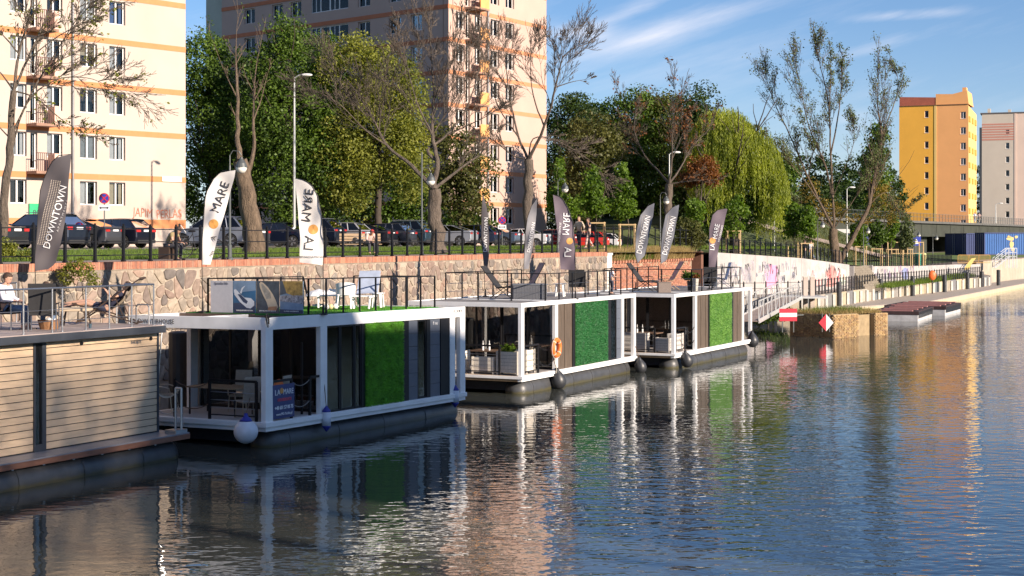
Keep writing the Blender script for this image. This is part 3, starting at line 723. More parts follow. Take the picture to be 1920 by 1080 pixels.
for k in range(1, TOPF + 1):
    zb = 8.93 + 2.78 * k; zf = zb - .12 - 2.3
    bal = MB(); u0, u1 = colC[0] + .9, door[1] + .25
    bal.bx(u0, u1, .02, 1.05, zf - .16, zf); o = bal.build('balcony', mat('balcony_slab', (.3, .18, .13), .9, 0, .2, 2), b1)
    mb = MB(); mb.bx(u0, u1 - 1.2, .98, 1.04, zf, zf + 1.05); mb.bx(u0, u0 + .06, .02, .98, zf, zf + 1.05); mb.build('parapet', mat('balcony_panel', (.68, .46, .36), .85, 0, .06, 1), o)
    mb = MB()
    for x in np.arange(u1 - 1.2, u1 - .02, .13): mb.bx(x, x + .03, .99, 1.02, zf, zf + 1.05)
    mb.bx(u1 - 1.2, u1, .98, 1.03, zf + 1.03, zf + 1.07)
    mb.build('balcony_grille', mat('rusty_red_grille', (.12, .05, .04), .7, 0, .2, 3), o)
mb = MB(); up_ = B1.s(135); mb.tube([(up_, .12, gz), (up_, .12, ztop - .5)], .06, 8); mb.build('drainpipe', mat('zinc_pipe', (.22, .22, .23), .5, .4, .15, 3), b1)
mb = MB(); mb.bx(0.003, U1, -12.5, -.02, ztop - .05, ztop + .3); mb.build('roof', mat('roof_felt', (.12, .11, .11), .9), b1)
mb = MB(); mb.quad((0, 0, gz), (0, -12.5, gz), (0, -12.5, ztop), (0, 0, ztop)); mb.quad((0, -12.5, gz), (U1, -12.5, gz), (U1, -12.5, ztop), (0, -12.5, ztop)); mb.quad((U1, -12.5, gz), (U1, 0, gz), (U1, 0, ztop), (U1, -12.5, ztop)); mb.build('side_wall', M_cream, b1)
gs_ = MB(); ug = B1.s(66); gs_.bx(ug - .45, ug + .45, .04, .12, 6.3, 7.4); gso = gs_.build('green_notice', mat('notice_green', (.02, .42, .16), .5), b1)
text_mesh('80', .5, M_letb, parent=gso, M=Matrix.Translation((ug, .13, 6.85)) @ Matrix.Rotation(math.pi, 4, 'Z') @ Matrix.Rotation(R(90), 4, 'X'))
# plate, graffiti on its wall
pl = MB(); u_ = B1.s(322); pl.bx(u_ - .75, u_ + .75, .03, .055, 8.93 + .05, 8.93 + .36); plo = pl.build('name_plate', M_letw, b1)
TM = lambda u, y, z: Matrix.Translation((u, y, z)) @ Matrix.Rotation(math.pi, 4, 'Z') @ Matrix.Rotation(R(90), 4, 'X')
text_mesh('SZOPY   1', .22, M_letb, parent=plo, M=TM(u_, .06, 8.93 + .2))
M_redspray = mat('red_spray', (.42, .15, .09), .8, var=.5, scale=1.2)
text_mesh('JAPIM', .8, M_redspray, 'graffiti', b1, TM(B1.s(268), .012, 6.95) @ Matrix.Rotation(R(-3), 4, 'Z'), sx=.75)
text_mesh('PERLA$', .8, M_redspray, 'graffiti', b1, TM(B1.s(317), .012, 6.9) @ Matrix.Rotation(R(3), 4, 'Z'), sx=.75)
# ---- peach tower with a lit and a shaded side
B2 = Frame(-5.36, 129.3, 8.56, 13.7)
b2b = thing('apartment_tower', 'tall peach apartment tower with orange bands behind the trees, left side in shade', 'building', B2.w(0, 0, 0), B2.a)
Wd = B2.s(1024.5)
cols = [(B2.s(855), B2.s(872), 0), (B2.s(873), B2.s(881), 1), (B2.s(890), B2.s(904), 0), (B2.s(920), B2.s(936), 0), (B2.s(948), B2.s(964), 0)]
zb2 = [24.87 - 2.77 * 6 + 2.77 * k for k in range(0, 13)]
Z2T = zb2[-1] + 1.2; holes = []
for k, zb in enumerate(zb2):
    for a, c, dr in cols:
        zt = zb - .12; holes.append((a, c, zt - (2.1 if dr and k > 0 else 1.42), zt, dr))
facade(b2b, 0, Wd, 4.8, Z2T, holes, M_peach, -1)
for h in holes: add_window(b2b, (h[0] + h[1]) / 2, h[2], h[1] - h[0], h[3] - h[2], -1, sill=not h[4])
for zb in zb2: mb = MB(); mb.bx(.0, Wd, -.02, .05, zb, zb + .36); mb.build('orange_band', mat('lit_orange_band', (.55, .24, .12), .85, 0, .08, 1.5), b2b)  # lighter copy of the band orange for the lit side
for k in range(1, 13):
    zf = zb2[k] - .12 - 2.25; u0, u1 = B2.s(873) - .1, B2.s(899)
    mb = MB(); mb.bx(u0, u1, -1.05, -.02, zf - .15, zf); o = mb.build('balcony', mat('balcony_slab', (.3, .18, .13)), b2b)
    mb = MB(); mb.bx(u0 + .9, u1, -1.04, -.98, zf, zf + 1.05); mb.bx(u1 - .06, u1, -.98, -.02, zf, zf + 1.05); mb.build('parapet', mat('orange_panel', (.72, .36, .13), .8, 0, .1, 1), o)
mb = MB(); mb.tube([(B2.s(913), -.12, 4.8), (B2.s(913), -.12, Z2T - .3)], .1, 8); mb.build('drainpipe', mat('zinc_pipe', (.22, .22, .23)), b2b)
# shaded side, seen at an angle
B2D = Frame(-5.36, 129.3, -23.1, 20.7); LD = B2D.s(416)
sd = thing('tmp', 'x', 'x'); bpy.data.objects.remove(sd)
shade = bpy.data.objects.new('shaded_side', None); COL.objects.link(shade); shade.parent = b2b
shade.rotation_euler = (0, 0, B2D.a - B2.a)
cd = [(B2D.s(791), B2D.s(770)), (B2D.s(752), B2D.s(729)), (B2D.s(694), B2D.s(671)), (B2D.s(565), B2D.s(545)), (B2D.s(530), B2D.s(510)), (B2D.s(478), B2D.s(458))]
lg = (B2D.s(653), B2D.s(583)); holes = []
for zb in zb2:
    zt = zb - .15
    for a, c in cd: holes.append((a, c, zt - 1.42, zt, 'w'))
    holes.append((lg[0], lg[1], zt - 1.35, zt + .05, 'l'))
facade(shade, 0.0, LD, 4.8, Z2T, holes, M_peach, 1)
for h in holes:
    if h[4] == 'w': add_window(shade, (h[0] + h[1]) / 2, h[2], h[1] - h[0], h[3] - h[2], 1)
    else:
        for q in range(2):
            w_ = (h[1] - h[0]) / 2; add_window(shade, h[0] + w_ * (q + .5), h[2], w_, h[3] - h[2], 1, kind='wide', recess=.1, sill=False)
for zb in zb2:
    mb = MB(); mb.bx(0.003, LD, -.02, .05, zb, zb + .36); mb.build('orange_band', mat('shaded_orange_band', (.5, .17, .08), .85, 0, .08, 1.5), shade)  # same bands, the shade of this side put into a darker orange
dd_ = B2D.w(LD) - B2D.w(0); dd2 = B2.w(Wd) - B2.w(0)
def loc2(v): return (v.x * B2.d[0] + v.y * B2.d[1], v.x * B2.e[0] + v.y * B2.e[1])
A_, B_, C_ = loc2(dd_), loc2(dd_ + dd2), loc2(dd2)
mb = MB()
for (p, q) in ((A_, B_), (B_, C_)): mb.quad((*p, 4.8), (*q, 4.8), (*q, Z2T), (*p, Z2T))
mb.build('rear_wall', M_peach, b2b)
mb = MB(); mb.add([(0, 0, Z2T), (*C_, Z2T), (*B_, Z2T), (*A_, Z2T)], [(0, 1, 2, 3)]); mb.build('roof', mat('roof_felt', (.12, .11, .11)), b2b)
mb = MB(); p = loc2(B2D.w(LD + 3.2, -3) - B2D.w(0)); q = A_; r2 = loc2(B2D.w(LD, -3) - B2D.w(0)); mb.box(((p[0] + r2[0]) / 2, (p[1] + r2[1]) / 2, (4.8 + Z2T) / 2), (3.2, 5, Z2T - 4.8), rz=B2D.a - B2.a); mb.build('stair_bay', mat('pale_green_render', (.42, .45, .38), .8, 0, .1, .5), b2b)

# ---- orange tower and beige tower behind the bridge
def tower(label, px0, px1, px2, Y, ytop, cols_, y_first, dy, n, mA, mB_, mside, strip_px, group=None):
    p0 = PX(px0, HZ, Y); p1 = PX(px1, HZ, Y * .983)
    fr = Frame(p0.x, p0.y, p1.x - p0.x, p1.y - p0.y); s1_ = fr.s(px1); root = thing('apartment_tower', label, 'building', fr.w(0, 0, 0), fr.a)
    zt = fr.zat(ytop, 0); u = fr.s(strip_px); holes = []
    pz = F / Y
    for (a, c, off) in cols_:
        for k in range(n):
            yc = y_first + off + dy * k; zc = EYE - (yc - HZ) / pz; holes.append((fr.s(a), fr.s(c), zc - .58, zc + .66))
    hA = [h for h in holes if h[1] < u]; hB = [h for h in holes if h[0] > u]
    facade(root, 0, u, 3, zt, hA, mA, -1, .2); 
    mb = MB(); mb.bx(u - .22, u + .22, -.06, .2, 3, zt); mb.build('corner_strip', mside, root)
    facade(root, u + .22, s1_, 3, zt, hB, mB_, -1, .2)
    for h in holes: add_window(root, (h[0] + h[1]) / 2, h[2], h[1] - h[0], h[3] - h[2], -1, recess=.12)
    return root, fr, s1_, zt, u
M_oy = mat('amber_render', (.82, .42, .055), .85, 0, .05, .3); M_op = mat('apricot_render', (.82, .40, .15), .85, 0, .05, .3); M_os = mat('yellow_render', (.75, .52, .18), .85, 0, .05, .3)
ot, fr, s1_, zt, u = tower('bright orange apartment tower with two columns of small windows, beyond the bridge', 1686, 1816, 1836, 282, 199, [(1733.5, 1741, 0), (1801, 1811, 4)], 216, 28.5, 8, M_oy, M_op, M_os, 1754)
mb = MB(); m1 = 1.2
mb.prism([(0, zt), (u, zt), (u, zt + 1.4), (0, zt + 1.7)], .3, 8); mb.build('attic_roof', mat('brick_red_tiles', (.36, .10, .06), .8, 0, .15, 1), ot)
mb = MB(); mb.prism([(u + .01, zt + .01), (s1_, zt), (s1_ - .3, zt + 2.5), (u + 3, zt + 1.9), (u + .01, zt + 2.0)], .25, 8); mb.bx(s1_ - 1.2, s1_ - .5, 1, 3, zt + 2.3, zt + 3.1); mb.build('attic_roof', M_op, ot)
mb = MB(); mb.bx(0, s1_, -.12, .3, zt - .1, zt + .02); mb.build('cornice', mat('dark_trim', (.2, .1, .05)), ot)
# side with balconies
sx_ = fr.t(1836, s1_)  # where the sight line meets the side
side = MB(); side.quad((s1_, 0, 3), (s1_, 13, 3), (s1_, 13, zt - 1), (s1_, 0, zt - .3)); side.build('side_wall', M_os, ot)
mb = MB(); mb.quad((0, 0, 3), (0, 13, 3), (0, 13, zt), (0, 0, zt)); mb.quad((0, 13, 3), (s1_, 13, 3), (s1_, 13, zt - 1), (0, 13, zt)); mb.build('rear_wall', M_oy, ot)
for k in range(9):
    for y_ in (1.5, 6.5, 11):
        mb = MB(); x_ = s1_; mb.bx(x_, x_ + .18, y_ - 1.1, y_ + 1.1, zt - 3.2 - 2.78 * k, zt - 2.2 - 2.78 * k); mb.build('balcony', mat('amber_balcony', (.62, .36, .08)), ot)
M_be = mat('beige_render', (.58, .51, .42), .85, 0, .05, .3); M_bp = mat('rosy_beige_render', (.72, .56, .46), .85, 0, .05, .3)
bt, fr, s1_, zt, u = tower('beige apartment tower with pink stripes near the top, at the right edge behind the bridge', 1841, 1990, 2010, 314, 214, [(1885.5, 1892.5, 0), (1960, 1966, 0)], 249, 25.6, 8, M_be, M_bp, M_bp, 1904)
for k in range(7):
    mb = MB(); z_ = fr.zat(232, 0) - k * .52; mb.bx(0, u - .25, -.03, .03, z_ - .34, z_ - .04)
    mb.build('pink_stripe', mat('pink_stripe', (.55, .25, .19), .85), bt)
mb = MB(); mb.bx(-.3, s1_, -.1, 12, zt, zt + .25); mb.build('roof', mat('roof_felt', (.12, .11, .11)), bt)
mb = MB(); mb.quad((0, 0, 3), (0, 12, 3), (0, 12, zt), (0, 0, zt)); mb.build('side_wall', M_be, bt); mb = MB(); mb.quad((s1_, 0, 3), (s1_, 12, 3), (s1_, 12, zt), (s1_, 0, zt)); mb.build('side_wall', M_be, bt); mb = MB(); mb.bx(-.6, -.02, 2, 8, 3, zt - 2.6); mb.build('stair_bay', M_be, bt)
for x_, h_ in ((1, 1.0), (5, .7), (8.5, 1.4), (12, .8)):
    mb = MB(); mb.bx(x_, x_ + .6, 2, 3, zt + .25, zt + .25 + h_); mb.build('roof_vent', M_be, bt)

# ---- road bridge
BR = Frame(52.1, 202, 35.5, 60)
br = thing('road_bridge', 'dark concrete road bridge with a thin railing crossing in front of the orange tower', 'bridge', BR.w(0, 0, 0), BR.a)
M_bc = mat('dark_concrete', (.038, .042, .032), .9, 0, .3, .4, .3)  # dark grey-green concrete for girder, joints and piers
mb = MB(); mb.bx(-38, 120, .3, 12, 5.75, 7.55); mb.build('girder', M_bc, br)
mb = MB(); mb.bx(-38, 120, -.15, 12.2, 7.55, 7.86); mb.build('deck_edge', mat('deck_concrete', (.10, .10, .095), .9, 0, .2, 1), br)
mb = MB()
for x_ in np.arange(-37, 120, 7.5): mb.bx(x_, x_ + .3, .26, .36, 5.8, 7.5)
tag(mb.build('girder_joints', M_bc, br), kind='stuff')
for x0_, x1_ in ((-38, -20), (6, 15), (44, 47)):
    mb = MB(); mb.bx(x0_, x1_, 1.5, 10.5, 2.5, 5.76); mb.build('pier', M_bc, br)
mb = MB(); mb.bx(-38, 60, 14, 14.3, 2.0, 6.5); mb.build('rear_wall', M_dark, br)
mb = MB()
for x_ in np.arange(-38, 120, 1.6): mb.bar((x_, .1, 7.86), (x_, .1, 8.9), .05)
for z_ in (8.9, 8.4): mb.bar((-38, .1, z_), (120, .1, z_), .05, .04)
for x_ in np.arange(-38, 120, .4): mb.bar((x_, .1, 7.9), (x_, .1, 8.9), .016)
mb.build('bridge_railing', mat('thin_grey_rail', (.12, .13, .13), .6, .3), br)
# embankment that carries the road to the bridge
mb = MB(); e0 = BR.w(-37, 0); e1 = BR.w(-95, 0)
pts = [BR.w(-34, -9, 3.2), BR.w(-66, -12, 3.3), BR.w(-66, 1, 7.6), BR.w(-34, 1, 7.8), BR.w(-34, 12, 7.8), BR.w(-66, 12, 7.6), BR.w(-34, -2, 3.2)]
mb.add(pts, [(0, 1, 2, 3), (3, 2, 5, 4), (6, 0, 3)]); mb.add([BR.w(-66, -12, 3.3), BR.w(-66, 1, 7.6), BR.w(-66, 12, 7.6), BR.w(-90, 12, 3.3), BR.w(-90, -12, 3.3)], [(0, 1, 3, 4), (1, 2, 3)])
tag(mb.build('grass_embankment', mat('embankment_grass', (.07, .09, .03), .9, 0, .3, .6, .5, 6)), kind='structure')
mb = MB(); mb.add([BR.w(-40, -10, 3.5), BR.w(-44, -10, 3.5), BR.w(-62, .4, 7.6), BR.w(-58, .4, 7.6)], [(0, 1, 2, 3)])
tag(mb.build('embankment_path', M_pave), kind='structure')

# ---- blue containers by the bridge
def corrug(name, label, px, py_base, Y, L_, W_, H_, cols_, ang_, graffiti_=True):
    p = PX(px, HZ, Y); z = EYE - (py_base - HZ) * Y / F
    root = thing(name, label, 'container', (p.x, p.y, z), R(ang_))
    mb = MB(); n_ = int(W_ / .3)
    for i in range(n_):
        mb.bx(-.03 if i % 2 else 0, .06, -W_ + i * .3, -W_ + i * .3 + (.16 if i % 2 else .3), 0.05, H_ - .1) if False else None
    mb.bx(0.04, L_ - .04, .04, W_ - .04, .03, H_ - .03); mb.build('body', cols_[1], root)
    mb = MB()
    for i in range(int(L_ / .28)): mb.bx(.1 + i * .28, .1 + i * .28 + .15, 0.0, .06, .12, H_ - .12)
    tag(mb.build('ribs', cols_[1], root), kind='stuff')
    for k in range(2):
        mb = MB(); mb.bx(-.02, .05, .1 + k * (W_ - .2) / 2, .06 + (k + 1) * (W_ - .2) / 2, .1, H_ - .1); d_ = mb.build('door', cols_[0], root)
        mb = MB()
        for q in (.3, .8): mb.tube([(-.06, .1 + k * (W_ - .2) / 2 + q, .12), (-.06, .1 + k * (W_ - .2) / 2 + q, H_ - .12)], .02, 6)
        mb.build('locking_bar', mat('galvanised', (.35, .36, .4), .4, .7), d_)
    mb = MB()
    for x_ in (0, L_):
        for y_ in (0, W_): mb.box((x_, y_, H_ / 2), (.12, .12, H_))
    for z_ in (.06, H_ - .06):
        for y_ in (0, W_): mb.box((L_ / 2, y_, z_), (L_ + .1, .12, .12))
        for x_ in (0, L_): mb.box((x_, W_ / 2, z_), (.12, W_, .12))
    mb.build('corner_frame', cols_[0], root)
    return root
M_nb = mat('navy_steel', (.010, .028, .12), .5, .1, .1, 1); M_lb = mat('bright_blue_steel', (.015, .10, .32), .45, .1, .1, 1)
c1 = corrug('shipping_container', 'blue shipping container with yellow graffiti beneath the bridge at the right', 1846, 478, 178, 6.4, 2.4, 2.6, (M_nb, M_lb), 8)
mb = MB(); r_ = random.Random(3)
for (x_, z_, w_, h_) in ((3.0, 1.9, .9, .5), (3.15, 1.2, .5, .9), (3.3, .65, .4, .5), (2.8, 2.1, .4, .3), (3.7, 2.1, .4, .35)):
    k = 10; mb.add([(x_ + w_ / 2 * math.cos(t) * r_.uniform(.8, 1.2) + .2, -.01, z_ + h_ / 2 * math.sin(t) * r_.uniform(.8, 1.2)) for t in [2 * math.pi * i / k for i in range(k)]], [tuple(range(k))])
mb.build('graffiti', mat('yellow_spray', (.65, .48, .2), .7), c1)
c3 = corrug('shipping_container', 'dark navy container end beside the bright blue one under the bridge', 1812, 479, 186, 2.6, 6, 2.7, (M_nb, M_nb), 8)
# blue hoarding with graffiti behind the big forked tree
hf = Frame(PX(1528, HZ, 172).x, 172, 1, .12)
hd = thing('blue_hoarding', 'blue site hoarding sprayed with silver graffiti behind the big forked tree', 'hoarding', hf.w(0, 0, 3.2), hf.a)
for i in range(4):
    mb = MB(); mb.bx(i * 1.6 + .01, i * 1.6 + 1.59, 0, .08, .1, 2.75); mb.build('panel', M_nb, hd)
mb = MB(); r_ = random.Random(12)
for i in range(26):
    x_, z_ = r_.uniform(.2, 2.6), r_.uniform(.5, 2.1); a_ = r_.uniform(0, 3); mb.bar((x_, -.02, z_), (x_ + .5 * math.cos(a_), -.02, z_ + .6 * math.sin(a_)), .01, .14)
mb.build('graffiti', mat('silver_spray', (.5, .53, .55), .5), hd)
mb = MB(); mb.bx(-6.5, -.3, .3, .6, .2, 2.0); mb.build('concrete_panel', mat('grey_panel', (.25, .26, .26), .9), hd)
mb = MB(); mb.bx(-.2, 6.6, .3, 3, 2.85, 3.3); mb.build('canopy_roof', mat('pale_sheet', (.5, .5, .47), .8), hd)
# far house with a red roof
hp = PX(1655, HZ, 330); hs_ = thing('small_house', 'small far house with red tiled roof among trees left of the orange tower', 'house', (hp.x, 330, 3))
mb = MB(); mb.bx(-4, 5, 0, 7, 0, 7.6); mb.build('wall', mat('white_house', (.7, .66, .6)), hs_)
mb = MB(); mb.prism([(-4.6, 7.5), (5.6, 7.5), (3.5, 11), (-2.5, 11)], -.6, 7.6); mb.build('roof', mat('brick_red_tiles', (.36, .10, .06)), hs_)
# floating dock on the right
dk = [(24.0, 110.5), (24.9, 106.5), (52, 153.6), (52, 168), (49, 163)]
dr = thing('floating_dock', 'long low pale floating dock running along the lower quay wall', 'dock', (24, 108, 0))
def gp(px, py, z=0.4): v = GP(px, py, z); return v
dp = [gp(1573, 577), gp(1736, 566), gp(1920, 531.5), gp(2150, 508), gp(2150, 500), gp(1900, 525), gp(1655, 557), gp(1560, 570)]
o = Vector((24, 108, 0)); n_ = len(dp)
mb = MB(); mb.add([p - o for p in dp] + [Vector((p.x, p.y, .30)) - o for p in dp], [tuple(range(n_))] + [(i, i + n_, (i + 1) % n_ + n_, (i + 1) % n_) for i in range(n_)])
mb.build('deck', mat('dock_boards', (.40, .34, .28), .85, 0, .12, 2, .2), dr)
mb = MB(); mb.add([p - o for p in [Vector((p.x, p.y, .30)) for p in dp]] + [Vector((p.x, p.y, -.3)) - o for p in dp], [(i, i + n_, (i + 1) % n_ + n_, (i + 1) % n_) for i in range(n_)])
mb.build('float_side', mat('dock_fender', (.55, .47, .30), .7, 0, .15, 2), dr)
# ================================================================ HOUSEBOATS
M_curt = mat('room_curtain', (.50, .44, .34), .9, 0, .12, 3)
M_slate = mat('slate_panel', (.10, .115, .145), .55, 0, .1, 2, .15)
M_deckg = mat('grey_deck', (.36, .33, .31), .8, 0, .12, 2.5, .1, stretch=(1, 8, 1))
M_grey = mat('grey_composite', (.22, .21, .20), .75, 0, .12, 2)
def turf_blades(x0, x1, z0, z1, y, seed, n, size, m, parent, flat=False):
    """artificial turf: short blades standing off a panel (towards -y) or a floor (towards +z)"""
    g = np.random.default_rng(seed); a = g.uniform(x0, x1, n); c = g.uniform(z0, z1, n)
    th = g.uniform(0, 2 * np.pi, n); L = size * g.uniform(.6, 1.3, n); w = size * .14
    dx, dz = np.cos(th) * L * .8, np.sin(th) * L * .8; o_ = g.uniform(.3, .9, n) * size
    v = np.zeros((n, 3, 3))
    nx, nz = -np.sin(th) * w, np.cos(th) * w
    v[:, 0] = np.stack([a - nx, np.full(n, y), c - nz], 1); v[:, 1] = np.stack([a + nx, np.full(n, y), c + nz], 1)
    v[:, 2] = np.stack([a + dx, y - o_, c + dz], 1)
    if flat: v = v[:, :, [0, 2, 1]]; v[:, :, 2] = 2 * y - v[:, :, 2]
    me = fast_mesh('turf_blades', v.reshape(-1, 3), np.arange(n * 3).reshape(-1, 3), m)
    return tag(link('turf_blades', me, parent), kind='stuff')
M_turf = leaf_mat('artificial_turf', (.09, .23, .025), (.24, .60, .06), .3, .5, 3)
M_turfd = leaf_mat('blue_green_turf', (.01, .09, .026), (.03, .2, .05), .15, .5, 3)
M_turfl = leaf_mat('light_turf', (.06, .20, .03), (.22, .42, .08), .2, .5, 2)
M_turfbase = mat('turf_backing', (.02, .08, .012), .9, var=.3, scale=20)
def pontoon(root, x0, x1, y, r, zc, seams, mud=True):
    mb = MB(); prof = [(x0, r * .2), (x0 + .12, r * .8), (x0 + .35, r), (x1 - .35, r), (x1 - .12, r * .8), (x1, r * .2)]
    mb.tube([(x, y, zc) for x, _ in prof], [q for _, q in prof], 20); p = mb.build('pontoon', M_pont, root, smooth=False)
    for f in p.data.polygons: f.use_smooth = True
    mb = MB()
    for x in np.arange(x0 + .8, x1 - .3, seams): mb.tube([(x - .015, y, zc), (x + .015, y, zc)], r + .012, 20)
    mb.build('weld_seam', M_pont, p)
    mb = MB()
    for x in np.arange(x0 + .6, x1 - .3, .9): mb.bx(x - .03, x + .03, y - r * .55 - .05, y - r * .55 + .02, zc + r * .7, zc + r * 1.05)
    mb.build('bolt', M_steel, p)
    return p
def railing(root, pts, z, h, gap, m, rails=(1.0,), wires=(), r=.02, name='railing', leg=None):
    """posts between corner points; one part with posts, rail as sub-parts"""
    rl = MB()
    rail = None; posts = []
    for (a, c) in zip(pts, pts[1:]):
        a, c = Vector((*a, z)), Vector((*c, z)); n = max(1, round((c - a).length / gap))
        for i in range(n + 1):
            q = a + (c - a) * i / n
            if not any((q - p).length < .05 for p in posts): posts.append(q)
        for f in rails: rl.bar(a + Vector((0, 0, h * f)), c + Vector((0, 0, h * f)), r * 2, r * 1.6)
    rail = rl.build(name, m, root)
    pm = MB(); pm.bx(-r, r, -r, r, 0, h); pm.bx(-r * 2, r * 2, -r * 2, r * 2, 0, .012); me = pm.mesh('post', m)
    for q in posts: link('post', me, rail, q)
    if wires:
        wm = MB()
        for (a, c) in zip(pts, pts[1:]):
            for f in wires: wm.tube([(*a, z + h * f), (*c, z + h * f)], .006, 4)
        wm.build('wire', M_steel, rail)
    return rail
def white_boat(label, fr, HT, beam, post, cfg, seed):
    """fr: ground frame along the canal side; x along, y towards the quay"""
    DZ = .46; root = thing('houseboat', label, 'houseboat', fr.w(0, 0, 0), fr.a)
    if cfg.get('tilt'):
        root.rotation_euler = (cfg['tilt'][0], cfg['tilt'][1], fr.a)
    L, W_ = cfg['L'], 4.55; sill = cfg.get('sill', .19); FL = DZ + sill
    b2_ = cfg.get('dx0', 0.0)
    # deck frame
    for (x0, x1, y0, y1) in ((0, L, 0, .16), (0, L, W_ - .16, W_), (0, .16, .16, W_ - .16), (L - .16, L, .16, W_ - .16)):
        mb = MB(); mb.bx(x0, x1, y0, y1, DZ, FL)
        mb.build('deck_beam', M_white if cfg['white_deck'] or y0 < .1 else mat('tan_timber', (.42, .28, .15), .7, 0, .2, 2, .1, stretch=(1, 5, 5)), root, bevel=.006)  # beams off the canal side take a tan timber colour
    mb = MB(); mb.bx(-.02, L + .02, -.05, .0, DZ + sill * .45, DZ + sill * .98); mb.bx(-.05, -.001, -.05, W_, DZ + sill * .45, DZ + sill * .98); mb.build('rubbing_strake', M_white, root, bevel=.008)
    # deck boards one by one
    x = .16; me = None
    bw_ = .145
    mb = MB(); mb.bx(0.004, bw_ - .004, .16, W_ - .16, FL - .03, FL + .004); me = mb.mesh('deck_board', cfg.get('deckm', M_deckg))
    while x < cfg['cab0'] + .1: link('deck_board', me, root, (x, 0, 0)); x += bw_
    mb = MB(); mb.bx(cfg['cab0'] + .1, L - .16, .16, W_ - .16, FL - .03, FL); mb.build('cabin_floor', mat('cabin_floor', (.3, .22, .16), .6), root)
    pontoon(root, .35, L - .05, .52, .43, cfg.get('pz', .10), cfg.get('seam', 1.6)); pontoon(root, .35, L - .05, W_ - .52, .43, cfg.get('pz', .10), 1.6)
    mb = MB(); mb.bx(.5, L - .4, .8, W_ - .8, .1, DZ); mb.build('underframe', M_dark, root)
    # posts
    pw, pd = post
    zt = HT - beam
    xs = [(0, 0), (cfg['cab0'] - pw, 0), (cfg['cab1'], 0), (L - pw, 0)]
    for (px_, yy) in xs:
        for y0 in (0, W_ - pd):
            mb = MB(); mb.bx(px_, px_ + pw, y0 + .002, y0 + pd, FL, zt); mb.build('post', M_white, root, bevel=.006)
    # roof beams
    for (x0, x1, y0, y1) in ((0, L, 0, .14), (0, L, W_ - .14, W_), (0, .14, .14, W_ - .14), (L - .14, L, .14, W_ - .14), (cfg['cab0'] - .14, cfg['cab0'], .14, W_ - .14)):
        mb = MB(); mb.bx(x0, x1, y0, y1, zt, HT); mb.build('roof_beam', M_white, root, bevel=.006)
    # cabin
    c0, c1 = cfg['cab0'], cfg['cab1']; zi = FL
    mb = MB(); mb.bx(c0, c1, .16, W_ - .1, zt - .06, zt + .02); mb.bx(.14, c0 - .14, .16, W_ - .16, zt + .0, zt + .05); mb.build('ceiling', mat('brown_ceiling', (.22, .15, .12), .6), root)
    mb = MB(); mb.bx(c0 + .05, c1, W_ - .16, W_ - .1, zi, zt); mb.build('rear_wall', mat('dark_rear_wall', (.34, .29, .24), .8), root)
    mb = MB(); mb.bx(c1 - .06, c1, .16, W_ - .16, zi, zt); mb.build('end_wall', mat('dark_timber_wall', (.3, .22, .16), .7), root)
    # front glazing: sliding doors with dark frames
    k = 4; ys = np.linspace(.2, W_ - .2, k + 1)
    for i in range(k):
        mb = MB(); a, c = ys[i], ys[i + 1]; f = .05; x0 = c0 + .02 + .05 * (i % 2)
        mb.bx(x0, x0 + .05, a, a + f, zi, zt); mb.bx(x0, x0 + .05, c - f, c, zi, zt); mb.bx(x0, x0 + .05, a + f, c - f, zi, zi + .08); mb.bx(x0, x0 + .05, a + f, c - f, zt - .06, zt)
        d_ = mb.build('sliding_door', M_black, root)
        mb = MB(); mb.bx(x0 + .02, x0 + .03, a + f, c - f, zi + .08, zt - .06); mb.build('pane', M_glass, d_)
        if i in cfg.get('curt', (1, 2)):
            mb = MB(); n_ = 14; vs = []
            for q in range(n_ + 1):
                y_ = a + (c - a) * (q / n_) * .8; x_ = x0 + .22 + .035 * math.sin(q * 2.1); vs += [(x_, y_, zi + .1), (x_, y_, zt - .08)]
            mb.add(vs, [(2 * q, 2 * q + 2, 2 * q + 3, 2 * q + 1) for q in range(n_)]); mb.build('curtain', M_curt, d_)
    # canal side, panel by panel
    for (a, c, kind) in cfg['side']:
        y0 = .05
        if kind == 'glass':
            mb = MB(); f = .045
            mb.bx(a, a + f, y0, y0 + .06, zi, zt); mb.bx(c - f, c, y0, y0 + .06, zi, zt); mb.bx(a + f, c - f, y0, y0 + .06, zi, zi + .06); mb.bx(a + f, c - f, y0, y0 + .06, zt - .05, zt)
            d_ = mb.build('window', M_black, root); mb = MB(); mb.bx(a + f, c - f, y0 + .025, y0 + .035, zi + .06, zt - .05); mb.build('pane', M_glass, d_)
        elif kind == 'frame': mb = MB(); mb.bx(a, c, y0 - .02, y0 + .1, zi, zt); mb.build('frame_strip', M_black, root)
        elif kind == 'slate':
            n_ = 6; hh = (zt - zi) / n_
            for q in range(n_): mb = MB(); mb.bx(a + .004, c - .004, y0, y0 + .05, zi + q * hh + .004, zi + (q + 1) * hh - .004); mb.build('slate_panel', M_slate, root)
        elif kind == 'boards':
            n_ = max(1, round((c - a) / .33)); w_ = (c - a) / n_
            for q in range(n_): mb = MB(); mb.bx(a + q * w_ + .006, a + (q + 1) * w_ - .006, y0 + .012 * (q % 2), y0 + .06, zi, zt); mb.build('wall_board', cfg['boardm'], root)
            mb = MB(); mb.bx(a, c, y0 + .05, y0 + .08, zi, zt); mb.build('wall_backing', M_dark, root)
        elif kind == 'turf':
            mb = MB(); mb.bx(a, c, y0 - .03, y0 + .06, zi + .02, zt - .01); d_ = mb.build('turf_panel', M_turfbase, root)
            turf_blades(a + .02, c - .02, zi + .03, zt - .02, y0 - .03, seed, cfg['blades'], cfg['blade'], cfg['turfm'], d_)
    # roof
    r0 = cfg['roof0']
    mb = MB(); mb.bx(r0, L - .14, .14, W_ - .14, HT - .10, HT + .0 - .03); mb.build('roof_deck', cfg['roofm'], root)
